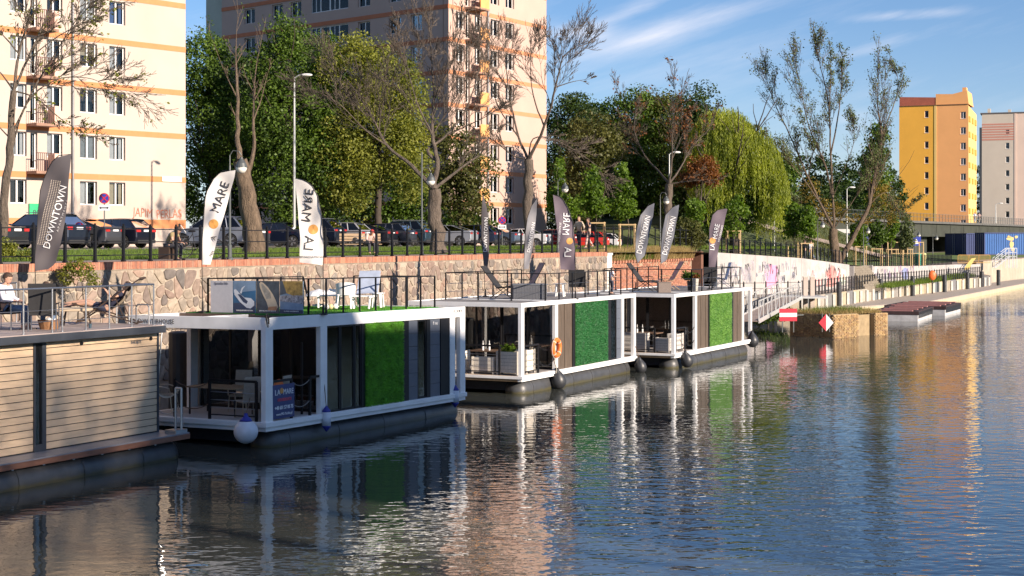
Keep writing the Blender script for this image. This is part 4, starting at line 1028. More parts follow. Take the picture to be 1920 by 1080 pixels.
    return root, FL, zt
BT2 = Frame(-6.16, 38.3, .478, .878); BT3 = Frame(.33, 51.8, .444, .896); BT4 = Frame(6.6, 62.2, .444, .896)
H2, H3, H4 = 3.32, 3.13, 3.07
M_brd = mat('weathered_boards', (.095, .07, .05), .6, 0, .35, 2.5, .2, stretch=(6, 6, .6))
boat2, FL2, zt2 = white_boat('white framed houseboat with green turf roof, photo panels and a long white fender', BT2, H2, .31, (.3, .15),
    dict(L=9.9, cab0=2.64, cab1=9.0, white_deck=True, tilt=(R(-.5), R(.55)), sill=.24, seam=2.2, roof0=2.0, roofm=M_turfbase, curt=(1, 2, 3), boardm=M_brd,
         side=[(2.66, 3.3, 'glass'), (3.32, 3.98, 'glass'), (4.0, 4.3, 'glass'), (4.3, 4.45, 'frame'), (4.45, 6.39, 'turf'), (6.42, 6.72, 'frame'), (6.73, 7.22, 'slate'), (7.22, 7.7, 'glass'), (7.7, 7.9, 'frame'), (7.9, 8.48, 'slate'), (8.5, 9.0, 'frame')],
         blades=26000, blade=.075, turfm=M_turf, deckm=mat('white_deck', (.52, .5, .49), .7, 0, .08, 2)), 1)
boat3, FL3, zt3 = white_boat('white framed houseboat with orange lifebuoy, white crates and blue-green turf panel', BT3, H3, .15, (.2, .14),
    dict(L=10.4, cab0=2.95, cab1=8.95, white_deck=False, seam=1.7, roof0=.5, roofm=M_grey, curt=(0, 1, 3), boardm=M_brd,
         side=[(2.96, 4.3, 'boards'), (4.3, 4.5, 'frame'), (4.5, 7.55, 'turf'), (7.57, 7.9, 'frame'), (7.9, 8.5, 'glass'), (8.5, 8.95, 'slate')],
         blades=26000, blade=.06, turfm=M_turfd), 2)
boat4, FL4, zt4 = white_boat('farthest white framed houseboat with bright light green turf panel and grey crates', BT4, H4, .14, (.18, .14),
    dict(L=10.4, cab0=2.75, cab1=9.0, white_deck=False, seam=1.9, roof0=.5, roofm=M_grey, curt=(3,), boardm=M_brd, deckm=M_deckg,
         side=[(2.76, 4.3, 'boards'), (4.3, 4.42, 'frame'), (4.42, 7.45, 'turf'), (7.47, 7.7, 'frame'), (7.7, 9.0, 'boards')],
         blades=18000, blade=.06, turfm=M_turfl), 3)
# --- roof of the second boat: turf floor, lettering, railings
rz2 = H2 - .03
mb = MB(); mb.bx(2.0, 8.6, .16, 4.3, rz2, rz2 + .05); tf = mb.build('turf_floor', mat('green_carpet', (.03, .17, .03), .9, 0, .25, 4, .5, 60), boat2)
turf_blades(2.02, 8.58, .18, 4.28, rz2 + .05, 9, 16000, .04, M_turf, tf, flat=True)
mb = MB(); mb.bx(.16, 1.98, .16, 4.4, H2 - .2, H2 - .16); mb.build('bay_roof', mat('brown_ceiling', (.10, .065, .05)), boat2)
mb = MB(); mb.bx(1.86, 2.0, 1.9, 4.4, H2 - .16, H2 - .0); mb.bx(1.86, 2.0, .16, 1.9, H2 - .16, H2 - .03); mb.build('inner_beam', mat('brown_timber_beam', (.12, .08, .06)), boat2)
mb = MB(); mb.bx(.14, 1.84, 2.0, 2.12, H2 - .16, H2 + .0); mb.build('roof_beam', M_white, boat2)
Mfront = lambda x, y, z: Matrix.Translation((x, y, z)) @ Matrix.Rotation(R(-90), 4, 'Z') @ Matrix.Rotation(R(90), 4, 'X')   # reads from the front (-x side)
Mside = lambda x, y, z: Matrix.Translation((x, y, z)) @ Matrix.Rotation(R(90), 4, 'X')                                     # reads from the canal (-y side)
text_mesh('SOLD WATERHOUSE', .17, M_letb, parent=boat2, M=Mfront(-.012, 3.72, H2 - .15), align='CENTER', sx=.95, depth=.001)
text_mesh('FLOOR.IS', .14, M_letb, parent=boat2, M=Mside(9.45, -.012, H2 - .13), sx=.95, depth=.001)
text_mesh('fi ne', .14, M_letw, parent=boat2, M=Mside(8.2, .04, zt2 - .14), sx=1.1)
mb = MB()
for q in range(4): mb.tube([(.02 + .05 * math.cos(t) , -.03 - .01 * q, H2 - .02 + .13 * math.sin(t) - .03 * q) for t in np.linspace(0, 5.5, 12)], .008, 5)
mb.bx(-.02, .1, -.06, .02, H2, H2 + .07); mb.tube([(.05, -.05, H2), (.05, -.06, H2 - .16)], .02, 6); mb.build('cable_coil', M_black, boat2)
yb = 3.55
rl2 = railing(boat2, [(2.05, .18), (2.05, yb)], rz2, .98, 1.7, M_black)
railing(boat2, [(2.05, .18), (8.4, .18)], rz2, .98, .82, M_black)
railing(boat2, [(8.4, .18), (8.4, 3.1)], rz2, .98, 1.0, M_black)
railing(boat2, [(2.05, yb), (6.4, yb)], rz2, .98, 1.1, M_black)
mb = MB(); mb.bar((6.4, yb, rz2 + .96), (6.75, yb, rz2), .045); mb.build('slanted_post', M_black, boat2)
# photo panels on the front railing
def poly_part(parent, name, pts, z, m, k=0):
    """flat print on a panel: pts in panel coordinates (0..1, 0..1)"""
    mb = MB(); mb.add([(z - .002 - .0015 * k, -p[0], p[1]) for p in pts], [tuple(range(len(pts)))]); return mb.build(name, m, parent)
pw_ = (yb - .25 - .18) / 4; PH = .86
names = []
M_navyp = mat('navy_print', (.03, .05, .10), .5, var=.1); M_sea = mat('sea_print', (.03, .12, .24), .5, 0, .5, 1.4); M_sky = mat('pale_blue_print', (.2, .3, .42), .5, 0, .3, 2)
M_slp = mat('slate_print', (.06, .075, .09), .5, 0, .35, 6); M_crm = mat('cream_print', (.55, .46, .33), .5, var=.1); M_leafp = mat('autumn_print', (.33, .22, .06), .5, 0, .6, 8); M_wp = mat('white_panel_print', (.55, .55, .56), .6, 0, .06, 9)
ytop_ = yb - .12
for i, base in enumerate((M_wp, M_sea, M_slp, M_sky)):
    pan = MB(); pan.bx(0, .02, -pw_ + .012, -.012, 0, PH)
    po = pan.build('photo_panel', base, boat2, (2.0, ytop_ - i * pw_, rz2 + .06))
    pp = lambda pts: [(.012 + (pw_ - .024) * a, PH * c) for a, c in pts]
    if i == 0:
        text_mesh('Sprzedaz Sale', .1, mat('grey_print', (.18, .18, .2), .6, var=0), parent=po, M=Mfront(-.004, -pw_ / 2, PH - .07), sx=.85)
    if i == 1:
        poly_part(po, 'print', pp([(0, .62), (1, .7), (1, 1), (0, 1)]), 0, M_sky)
        poly_part(po, 'print', pp([(.02, 0), (.98, 0), (.98, .36), (.02, .3)]), 0, M_navyp, 0)
        wb = mat('white_boat_print', (.6, .64, .68), .5, var=.1)
        poly_part(po, 'print', pp([(.03, .72), (.12, .74), (.3, .6), (.5, .48), (.8, .46), (.94, .36), (.95, .24), (.78, .14), (.6, .16), (.3, .34), (.06, .56)]), 0, wb, 1)
        poly_part(po, 'print', pp([(.2, .58), (.32, .58), (.66, .36), (.6, .28), (.45, .34)]), 0, M_navyp, 2)
        poly_part(po, 'print', pp([(.3, .62), (.38, .78), (.55, .86), (.42, .72), (.38, .6)]), 0, wb, 2)
        text_mesh('WATERHOUSE & BOATS', .05, M_letw, parent=po, M=Mfront(-.006, -pw_ / 2, .06))
    if i == 2:
        poly_part(po, 'print', pp([(.14, .92), (.2, .98), (.32, .94), (.52, .8), (.72, .6), (.86, .4), (.96, .2), (.9, .12), (.55, .12), (.46, .34), (.3, .56), (.16, .8)]), 0, M_crm, 1)
        poly_part(po, 'print', pp([(.22, .9), (.3, .9), (.62, .64), (.66, .46), (.46, .44), (.28, .72)]), 0, mat('deck_print', (.3, .28, .24), .5, var=.3, scale=9), 2)
        poly_part(po, 'print', pp([(.5, .12), (.56, .2), (.9, .22), (.92, .14), (.88, .08), (.55, .07)]), 0, mat('tan_print', (.4, .2, .1), .5, var=.2), 3)
        text_mesh('SAILING YACHT DEALER', .05, M_letw, parent=po, M=Mfront(-.006, -pw_ / 2, .06))
    if i == 3:
        poly_part(po, 'print', pp([(.12, 1), (1, 1), (1, .52), (.55, .56), (.3, .62)]), 0, M_leafp)
        poly_part(po, 'print', pp([(0, 1), (.12, 1), (.3, .62), (0, .56)]), 0, M_slp)
        poly_part(po, 'print', pp([(.02, .38), (.3, .36), (1, .3), (1, .56), (.3, .56), (.02, .54)]), 0, mat('boats_print', (.28, .28, .3), .5, 0, .9, 12), 1)
        poly_part(po, 'print', pp([(0, 0), (1, 0), (1, .11), (0, .13)]), 0, M_navyp, 1)
        text_mesh('LA MARE HOUSEBOATS', .045, M_letw, parent=po, M=Mfront(-.006, -pw_ / 2, .06))
# railings on boats 3 and 4
rz3 = H3 - .03
s3 = lambda px, y: BT3.s(px, y); s4 = lambda px, y: BT4.s(px, y)
a0, a1 = 4.1, 9.9
print('rail3 px', s3(915, 3.9), s3(1163, .2), s3(1038, .2), s3(905, 4))
railing(boat3, [(2.3, .2), (9.3, .2)], rz3, .98, 1.15, M_black, wires=(.3, .6))
railing(boat3, [(9.3, .2), (9.3, 1.6)], rz3, .98, 1.2, M_black, wires=(.3, .6))
railing(boat3, [(2.3, .2), (2.3, 4.2), (8.6, 4.2)], rz3, .98, 1.15, M_black, wires=(.3, .6))
rz4 = H4 - .03
railing(boat4, [(2.6, .2), (9.2, .2), (9.2, 1.5)], rz4, .98, 1.2, M_black, wires=(.3, .6))
railing(boat4, [(2.6, .2), (2.6, 4.2), (9.2, 4.2)], rz4, .98, 1.2, M_black, wires=(.3, .6))
# terrace railings (low, black) with chains
def chain(parent, a, c, sag, r, m, name='chain'):
    a, c = Vector(a), Vector(c); mb = MB(); mb.tube([a + (c - a) * t + Vector((0, 0, -sag * 4 * t * (1 - t))) for t in np.linspace(0, 1, 10)], r, 5); return mb.build(name, m, parent)
def panel_rail(root, x0, y0, x1, y1, FL, h=1.0):
    mb = MB(); a, c = Vector((x0, y0, FL)), Vector((x1, y1, FL))
    mb.bar(a, a + Vector((0, 0, h)), .06); mb.bar(c, c + Vector((0, 0, h)), .06); mb.bar(a + Vector((0, 0, h)), c + Vector((0, 0, h)), .06); mb.bar(a + Vector((0, 0, .12)), c + Vector((0, 0, .12)), .03)
    o_ = mb.build('terrace_rail', M_black, root); wm = MB()
    for f in (.3, .5, .7): wm.tube([a + Vector((0, 0, h * f)), c + Vector((0, 0, h * f))], .006, 4)
    wm.build('wire', M_steel, o_); return o_
panel_rail(boat2, .07, .35, .07, 1.85, FL2); panel_rail(boat2, .33, .07, 1.15, .07, FL2)
mb = MB(); mb.bar((.07, 3.0, FL2), (.07, 3.0, FL2 + 1), .06); mb.bar((1.95, .07, FL2), (1.95, .07, FL2 + 1.0), .06); mb.bar((1.95, .07, FL2 + 1), (2.35, .07, FL2 + 1), .06); mb.bar((2.05, .4, FL2), (2.05, .4, 2.6), .05)
mb.build('terrace_post', M_black, boat2)
for k in (.95, .4): chain(boat2, (.07, 1.85, FL2 + k), (.07, 3.0, FL2 + k), .16, .015, M_brown); chain(boat2, (1.15, .07, FL2 + k), (1.95, .07, FL2 + k), .14, .012, M_grey)
for (bt_, FLx, c0) in ((boat3, FL3, 2.95), (boat4, FL4, 2.75)):
    panel_rail(bt_, .1, .9, .1, 3.6, FLx); panel_rail(bt_, .35, .1, 1.5, .1, FLx)
    for k in (.95, .4): chain(bt_, (1.5, .07, FLx + k), (c0 - .2, .07, FLx + k), .2, .015, M_black)
# ---- timber clad boat on the left
BT1 = Frame(-7.8, 37.1, .463, .886)
WY = .75; xe = BT1.s(294, WY); xf = BT1.s(311.5, .45); ztf = BT1.zat(610.4, xf, .45); zbf = BT1.zat(623.4, xf, .45); zw0 = .6
print('b1: wall end', xe, 'roof end', xf, ztf, zbf)
M_plank = mat('larch_plank', (.68, .50, .33), .6, 0, .14, 1.2, .12, 40, stretch=(1, 8, 8), island=.07)
boat1 = thing('houseboat', 'timber clad houseboat with grey roof deck and steel railing at the left edge', 'houseboat', BT1.w(0, 0, 0), BT1.a)
LX = -16.0
mb = MB(); mb.bx(LX, 0, 0, 4.7, .46, .58); mb.build('deck_frame', mat('red_brown_plank', (.22, .10, .06), .6, 0, .3, 1.5, .1, stretch=(1, 8, 8)), boat1, bevel=.006)
for i in range(5): mb = MB(); mb.bx(LX, -.0, .02 + i * .148, .02 + i * .148 + .14, .583, .612); mb.build('deck_board', mat('wet_grey_deck', (.25, .25, .27), .35, 0, .2, 1.5, .1, stretch=(1, 8, 1)), boat1)
for i in range(int((4.6 - WY) / .148)): mb = MB(); mb.bx(xe, 0, WY + .02 + i * .148, WY + .02 + i * .148 + .14, .583, .612); mb.build('deck_board', mat('wet_grey_deck', (.25, .25, .27)), boat1)
wa, wb_ = BT1.s(85, WY), BT1.s(62, WY)
zr = BT1.zat(640, xe, WY); nrow = 15; z0_ = .63; hh = (zbf - z0_) / nrow
for (x0, x1) in ((wa, xe), (LX + 3, wb_)):
    mb = MB(); mb.bx(0, x1 - x0, 0, .03, .009, hh - .009); me = mb.mesh('plank', M_plank)
    for r in range(nrow): link('plank', me, boat1, (x0, WY + .004 * (r % 2), z0_ + r * hh))
mb = MB(); mb.bx(LX + 3, xe - .05, WY + .03, WY + .06, z0_ - .03, zbf); mb.build('wall_backing', M_dark, boat1)
mb = MB(); mb.bx(LX + 3, xe - .02, WY + .06, 4.5, z0_ - .03, zbf); mb.build('cabin', M_dgrey, boat1)
mb = MB(); mb.bx(xe, xe + .06, WY - .02, 4.5, .612, zbf); mb.build('corner_trim', M_dgrey, boat1)
mb = MB(); f = .05
mb.bx(wb_, wb_ + f, WY - .03, WY + .12, z0_ - .02, zbf); mb.bx(wa - f - .07, wa, WY - .03, WY + .12, z0_ - .02, zbf); mb.bx(wb_ + f, wa - f - .07, WY - .03, WY + .12, z0_ - .02, z0_ + .14); mb.bx(wb_ + f, wa - f - .07, WY - .03, WY + .12, zbf - .05, zbf)
wo = mb.build('slot_window', M_dgrey, boat1); mb = MB(); mb.bx(wb_ + f, wa - f - .07, WY + .02, WY + .03, z0_ + .14, zbf - .05); mb.build('pane', M_glass, wo)
mb = MB(); mb.bx(LX, xf, .45, 4.8, zbf, ztf); mb.build('roof_slab', M_dgrey, boat1, bevel=.008)
mb = MB(); mb.bx(LX, xf - .03, .5, 4.75, ztf, ztf + .02); rd = mb.build('roof_deck', mat('roof_boards', (.40, .33, .30), .8, 0, .14, 1.5, .1, stretch=(1, 8, 1)), boat1)
for i, px_ in enumerate((152, 282)):
    xx = BT1.s(px_, WY); mb = MB(); mb.lathe([(0, -.04), (.035, -.04), (.045, 0), (.045, .02)], 12, (xx, WY - .01, zbf - .12 - i * .02), Matrix.Rotation(R(90), 3, 'X')); mb.build('wall_lamp', M_black, boat1)
text_mesh('SAIL&JOY', .1, mat('steel_letters', (.3, .3, .32), .4, .5), parent=boat1, M=Mside(BT1.s(255, WY), WY - .01, zbf - .2), sx=.9)
pontoon(boat1, LX, -.12, .50, .42, .09, 1.95); pontoon(boat1, LX, -.12, 4.1, .42, .09, 1.95)
mb = MB(); mb.bx(LX, -.6, .8, 3.8, .1, .46); mb.build('underframe', M_dark, boat1)
RZ1 = ztf + .02
pl_ = [BT1.s(p, .7) for p in (-40, 44, 98, 117, 161, 205, 247, 287)]
rail1 = MB(); xs_ = pl_; e1_ = xf - .25
rail1.tube([(LX, .62, RZ1 + .98), (e1_, .62, RZ1 + .98), (e1_, .66, RZ1 + .98)], .022, 8); rail1.tube([(LX, .62, RZ1 + .5), (e1_, .62, RZ1 + .5)], .008, 5); rail1.tube([(LX, .62, RZ1 + .25), (e1_, .62, RZ1 + .25)], .008, 5)
rail1.tube([(LX, 4.5, RZ1 + .98), (e1_ - .6, 4.5, RZ1 + .98)], .022, 8); rail1.tube([(LX, 4.5, RZ1 + .5), (e1_ - .6, 4.5, RZ1 + .5)], .008, 5)
rail1.tube([(e1_, .62, RZ1 + .98), (e1_, 1.5, RZ1 + .98)], .022, 8)
ro = rail1.build('railing', M_steel, boat1, smooth=True)
pm = MB(); pm.tube([(0, 0, 0), (0, 0, .98)], .018, 8); pm.lathe([(.045, 0), (.045, .015), (.02, .02)], 10); me = pm.mesh('post', M_steel)
for x_ in [BT1.s(p, .62) for p in (-140, -40, 44, 98, 117, 161, 205, 247)] + [e1_]: link('post', me, ro, (x_, .62, RZ1))
for x_ in [e1_ - .6 - 1.25 * i for i in range(6)]: link('post', me, ro, (x_, 4.5, RZ1))
# ladder hoops and deck-side ladder
for dx in (0, .62):
    mb = MB(); xh = xf - .1
    mb.tube([(xh, .9 + dx, RZ1), (xh, .9 + dx, RZ1 + .42), (xh, .95 + dx, RZ1 + .48), (xh, 1.25 + dx, RZ1 + .48), (xh, 1.3 + dx, RZ1 + .42), (xh, 1.3 + dx, RZ1)], .018, 6); mb.build('ladder_hoop', M_steel, boat1)
mb = MB()
mb.tube([(xe + .2, 1.0, .6), (xe + .5, 1.0, ztf)], .02, 6); mb.tube([(xe + .2, 1.45, .6), (xe + .5, 1.45, ztf)], .02, 6)
for i in range(9): t_ = i / 9; mb.tube([(xe + .2 + .3 * t_, 1.0, .8 + t_ * 2.4), (xe + .2 + .3 * t_, 1.45, .8 + t_ * 2.4)], .015, 6)
mb.build('ladder', M_steel, boat1)
gx = -.18
mb = MB(); 
for y_ in (.12, .3): mb.tube([(gx, y_, .612), (gx, y_, 1.68)], .03, 8)
mb.tube([(gx, .12, 1.68), (gx, .3, 1.68)], .03, 8); mb.bx(gx - .3, gx + .12, .04, .38, .612, .7); mb.build('gate_post', M_steel, boat1)
chain(boat1, (xe + .1, .9, 1.6), (gx, .2, 1.65), .18, .02, mat('rope', (.5, .47, .4), .9)); chain(boat1, (xe + .1, .9, 1.2), (gx, .2, 1.25), .18, .012, M_steel)
# ================================================================ PARKED CARS
M_cglass = glass_mat('car_glass', (.02, .025, .03), 1.5, .01, 0)
M_tyre = mat('tyre_rubber', (.02, .02, .02), .8, var=.1); M_rim = mat('alloy_rim', (.5, .5, .52), .3, .8, .05)
M_tl = mat('tail_lamp_red', (.45, .02, .02), .25, var=.1, coat=.5); M_plate = mat('plate_white', (.7, .72, .75), .5, var=.02); M_plas = mat('black_plastic', (.03, .03, .03), .6, var=.1)
M_hl = mat('headlamp_glass', (.6, .62, .65), .1, .3, .05)
PROF = {  # lower body outline (x forward from the rear bumper, z), greenhouse: belt rear, roof rear, roof front, belt front, roof height, belt height
 'sedan': dict(L=4.7, top=[(0.02, .95), (.18, 1.02), (1.0, 1.03), (3.3, .98), (4.3, .82), (4.62, .66)], g=(.72, 1.55, 2.75, 3.5), rz=1.43, bz=.98, W=1.8),
 'liftback': dict(L=4.6, top=[(0.02, .98), (.12, 1.07), (.8, 1.04), (3.25, .98), (4.2, .84), (4.52, .66)], g=(.22, 1.45, 2.65, 3.4), rz=1.45, bz=1.0, W=1.82),
 'hatch': dict(L=4.2, top=[(0.0, .92), (.1, 1.03), (.6, 1.02), (3.0, .97), (3.85, .84), (4.12, .66)], g=(.12, .62, 2.3, 3.05), rz=1.50, bz=.99, W=1.78),
 'suv': dict(L=4.55, top=[(0.0, 1.0), (.1, 1.14), (.6, 1.12), (3.2, 1.08), (4.15, .98), (4.5, .78)], g=(.14, .7, 2.5, 3.25), rz=1.68, bz=1.08, W=1.88)}
def car_proto(kind):
    p = PROF[kind]; L, W_, hw = p['L'], p['W'], p['W'] / 2; P_ = {}
    wr_ = .335 if kind != 'suv' else .37; xw = (.82, L - .88); zl = .2
    def outline(inset):
        pts = [(.06 + inset, zl + inset + .1), (.0 + inset, .55)] + [(min(max(x, inset), L - inset), z - inset) for x, z in p['top']] + [(L - inset, .5), (L - .1 - inset, zl + inset + .05)]
        low = []
        for xc in reversed(xw):
            a = [(xc + (wr_ + .05 + inset * .2) * math.cos(t), wr_ + (wr_ + .05 + inset * .2) * math.sin(t)) for t in np.linspace(-.32, math.pi + .32, 10)]
            low += a
        return pts + low
    mb = MB(); st_ = [(-hw, .05), (-hw + .05, .015), (-hw + .14, 0), (hw - .14, 0), (hw - .05, .015), (hw, .05)]; outs = [outline(i) for _, i in st_]; n = len(outs[0])
    vs = []
    for (y, _), o_ in zip(st_, outs): vs += [(x, y, z) for x, z in o_]
    fs = [(k * n + i, k * n + (i + 1) % n, (k + 1) * n + (i + 1) % n, (k + 1) * n + i) for k in range(len(st_) - 1) for i in range(n)]
    fs += [tuple(range(n)), tuple(range(len(st_) * n - 1, (len(st_) - 1) * n - 1, -1))]
    mb.add(vs, fs); P_['body'] = mb
    # greenhouse: glass volume with roof and pillars in body colour
    b0, r0, r1, b1_ = p['g']; bz, rz_ = p['bz'], p['rz']; wb, wt = hw - .06, hw - .25
    def sec(x, z, w): return [(x, -w, z), (x, w, z)]
    g = MB(); B = [(b0, -wb, bz), (b0, wb, bz), (b1_, wb, bz), (b1_, -wb, bz)]; T_ = [(r0, -wt, rz_ - .05), (r0, wt, rz_ - .05), (r1, wt, rz_ - .06), (r1, -wt, rz_ - .06)]
    g.add(B + T_, [(0, 1, 5, 4), (1, 2, 6, 5), (2, 3, 7, 6), (3, 0, 4, 7), (4, 5, 6, 7)]); P_['greenhouse'] = g
    rf = MB(); m_ = 6; rows = []
    for i in range(m_ + 1):
        x = r0 - .12 + (r1 - r0 + .2) * i / m_; zc = rz_ - .045 + .045 * math.sin(math.pi * (i + .6) / (m_ + 1.2)); rows.append([(x, wt * u, zc - .05 * abs(u) ** 3) for u in (-1.04, -.7, 0, .7, 1.04)])
    v = [q for r in rows for q in r]; rf.add(v, [(i * 5 + j, (i + 1) * 5 + j, (i + 1) * 5 + j + 1, i * 5 + j + 1) for i in range(m_) for j in range(4)])
    xm = (r0 + r1) / 2 + .1
    for s_ in (-1, 1):
        for (xa, xb, w_) in ((b0 + .02, r0, .13 if kind != 'sedan' else .11), (b1_, r1, .06), (xm + .02, xm - .02, .07), ((b0 * .4 + r0 * .6) + .55, r0 + .5, .05)):
            zt_ = rz_ - .06; rf.bar((xa, s_ * (wb + .005), bz), (xb, s_ * (wt + .008), zt_), w_, .02)
        rf.bar((b0, s_ * (wb + .004), bz + .01), (b1_, s_ * (wb + .004), bz + .01), .03, .02)
    P_['roof'] = rf
    ty = MB(); ty.lathe([(wr_ - .1, -.1), (wr_ - .02, -.105), (wr_, -.07), (wr_, .07), (wr_ - .02, .105), (wr_ - .1, .1)], 20, M=Matrix.Rotation(R(90), 3, 'X')); P_['tyre'] = ty
    rm = MB(); rm.lathe([(wr_ - .1, -.08), (wr_ - .09, -.1), (wr_ - .12, -.1), (wr_ - .13, -.06)][::-1], 20, M=Matrix.Rotation(R(-90), 3, 'X'))
    for i in range(5):
        a = 2 * math.pi * i / 5
        for da in (-.16, .16): rm.bar((.04 * math.cos(a), .085, .04 * math.sin(a)), ((wr_ - .1) * math.cos(a + da), .09, (wr_ - .1) * math.sin(a + da)), .03, .035)
    rm.lathe([(0, -.1), (.05, -.1), (.06, -.07)], 10, M=Matrix.Rotation(R(-90), 3, 'X')) ; P_['rim'] = rm
    return p, P_, wr_, xw, hw
CARM = {}
def make_car(kind, label, paint, group=None, loc=None, rz=None, detail=True):
    p, P_, wr_, xw, hw = car_proto(kind); key = kind
    if key not in CARM: CARM[key] = {k: v.mesh(k, [M_plas]) for k, v in P_.items()}
    ms = CARM[key]; t = thing('parked_car', label, 'car', loc, rz, group)
    def lk(name, me, m, par, l=(0, 0, 0), r=0.0, smooth=False):
        me2 = me.copy() if m is not me.materials[0] else me
        me2.materials[0] = m; return link(name, me2, par, l, r)
    bo = lk('body', ms['body'], paint, t); lk('roof', ms['roof'], paint, t); lk('glasshouse', ms['greenhouse'], M_cglass, t)
    for x in xw:
        for s_ in (-1, 1):
            w_ = lk('wheel', ms['tyre'], M_tyre, t, (x, s_ * (hw - .12), wr_), 0 if s_ > 0 else math.pi); lk('rim', ms['rim'], M_rim, w_, (0, 0, 0), 0)
    L = p['L']; bz = p['bz']; zt_ = bz - .17
    for s_ in (-1, 1):
        mb = MB(); mb.bx(-.012, .2, s_ * (hw - .38), s_ * (hw - .012) , zt_ - .02, zt_ + .13); mb.build('tail_light', M_tl, t, bevel=.02)
        mb = MB(); mb.bx(L - .3, L - .02, s_ * (hw - .42), s_ * (hw - .05), .6, .72); mb.build('headlight', M_hl, t, bevel=.02)
        mb = MB(); mb.box((p['g'][3] - .15, s_ * (hw + .07), bz + .04), (.12, .17, .12)); mb.build('side_mirror', paint, t, bevel=.02)
        mb = MB(); mb.bx(1.35, 1.5, s_ * hw - .012, s_ * hw + .012, bz - .13, bz - .1); mb.bx(2.35, 2.5, s_ * hw - .012, s_ * hw + .012, bz - .13, bz - .1); mb.build('door_handle', M_steel, t)
    mb = MB(); mb.bx(-.02, .0, -.26, .26, zt_ + .0, zt_ + .11); mb.build('number_plate', M_plate, t)
    mb = MB(); mb.bx(-.015, .12, -hw + .08, hw - .08, .25, .42); mb.bx(.9 + wr_, L - 1.0 - wr_, -hw - .004, -hw + .05, .2, .28); mb.bx(.9 + wr_, L - 1.0 - wr_, hw - .05, hw + .004, .2, .28); mb.build('bumper_trim', M_plas, t)
    if kind == 'suv':
        mb = MB()
        for s_ in (-1, 1): mb.tube([(.7, s_ * (hw - .3), p['rz'] + .01), (2.5, s_ * (hw - .3), p['rz'] + .03)], .02, 6)
        mb.build('roof_rail', M_rim, t)
    return t
def paint(name, c, metal=.5): return mat(name, c, .38, metal, .03, 1, coat=.3)
CHX, CHY = -.965, .26; CRZ = math.atan2(CHY, CHX)
carlist = [
 (60, 69.0, 'sedan', 'charcoal saloon at the left edge with only its boot and tail light in view', (.035, .04, .045)),
 (174, 72.9, 'suv', 'dark blue estate half hidden by the DOWNTOWN banner', (.018, .028, .05)),
 (240, 75.0, 'liftback', 'grey saloon with red light bar and white plate below the no stopping sign', (.09, .095, .11)),
 (297, 77.0, 'hatch', 'black hatchback parked under the red wall graffiti', (.010, .013, .028)),
 (490, 84.2, 'suv', 'big silver grey car standing side on behind the leaning tree trunk', (.30, .32, .36)),
 (513, 86.0, 'sedan', 'dark grey saloon whose tail light peeks out right of the leaning tree trunk', (.09, .09, .10)),
 (603, 88.4, 'sedan', 'navy saloon behind the tall street light pole', (.010, .018, .045)),
 (656, 91.8, 'suv', 'dark blue estate with roof rails just right of the second white banner', (.009, .014, .032)),
 (706, 94.3, 'hatch', 'silver hatchback behind the bench', (.42, .42, .43)),
 (752, 96.7, 'liftback', 'black coupe backed saloon right of the bench', (.010, .013, .022)),
 (787, 98.7, 'hatch', 'dark slate hatchback left of the thick bare tree', (.05, .06, .085)),
 (822, 100.8, 'suv', 'petrol blue car partly behind the thick bare tree', (.03, .06, .09)),
 (903, 106.0, 'liftback', 'light silver saloon right of the thick bare tree', (.40, .42, .46)),
 (945, 108.8, 'hatch', 'dark navy car behind the thin edge-on banner', (.015, .025, .06)),
 (985, 111.6, 'sedan', 'steel blue saloon between the two narrow banners', (.12, .17, .25)),
 (1042, 115.8, 'sedan', 'white saloon left of the charcoal banner with pale lettering', (.72, .72, .72)),
 (1090, 119.5, 'hatch', 'small dark red car behind the two walking women', (.30, .02, .02)),
 (1150, 125.0, 'hatch', 'bright red hatchback at the end of the parked row', (.60, .03, .02)),
 (1172, 129.0, 'hatch', 'white car peeking out behind the bright red hatchback', (.7, .7, .7))]
for i, (px, Y, kind, lab, c) in enumerate(carlist):
    p = PX(px, HZ, Y); zz_ = street_z(Y) - .01
    t = make_car(kind, lab, paint('car_paint_%s' % lab.split()[0] + str(i), c, .55 if max(c) < .5 else .1), 'cars parked along the street', (p.x - .45, Y - .6, zz_), CRZ + R(rnd.uniform(-4, 4)))
p = PX(1793, HZ, 190); make_car('hatch', 'pale small car under the bridge beside the navy container', paint('car_paint_pale', (.6, .6, .62), .1), None, (p.x + 4.5, 190, 3.6), R(190))

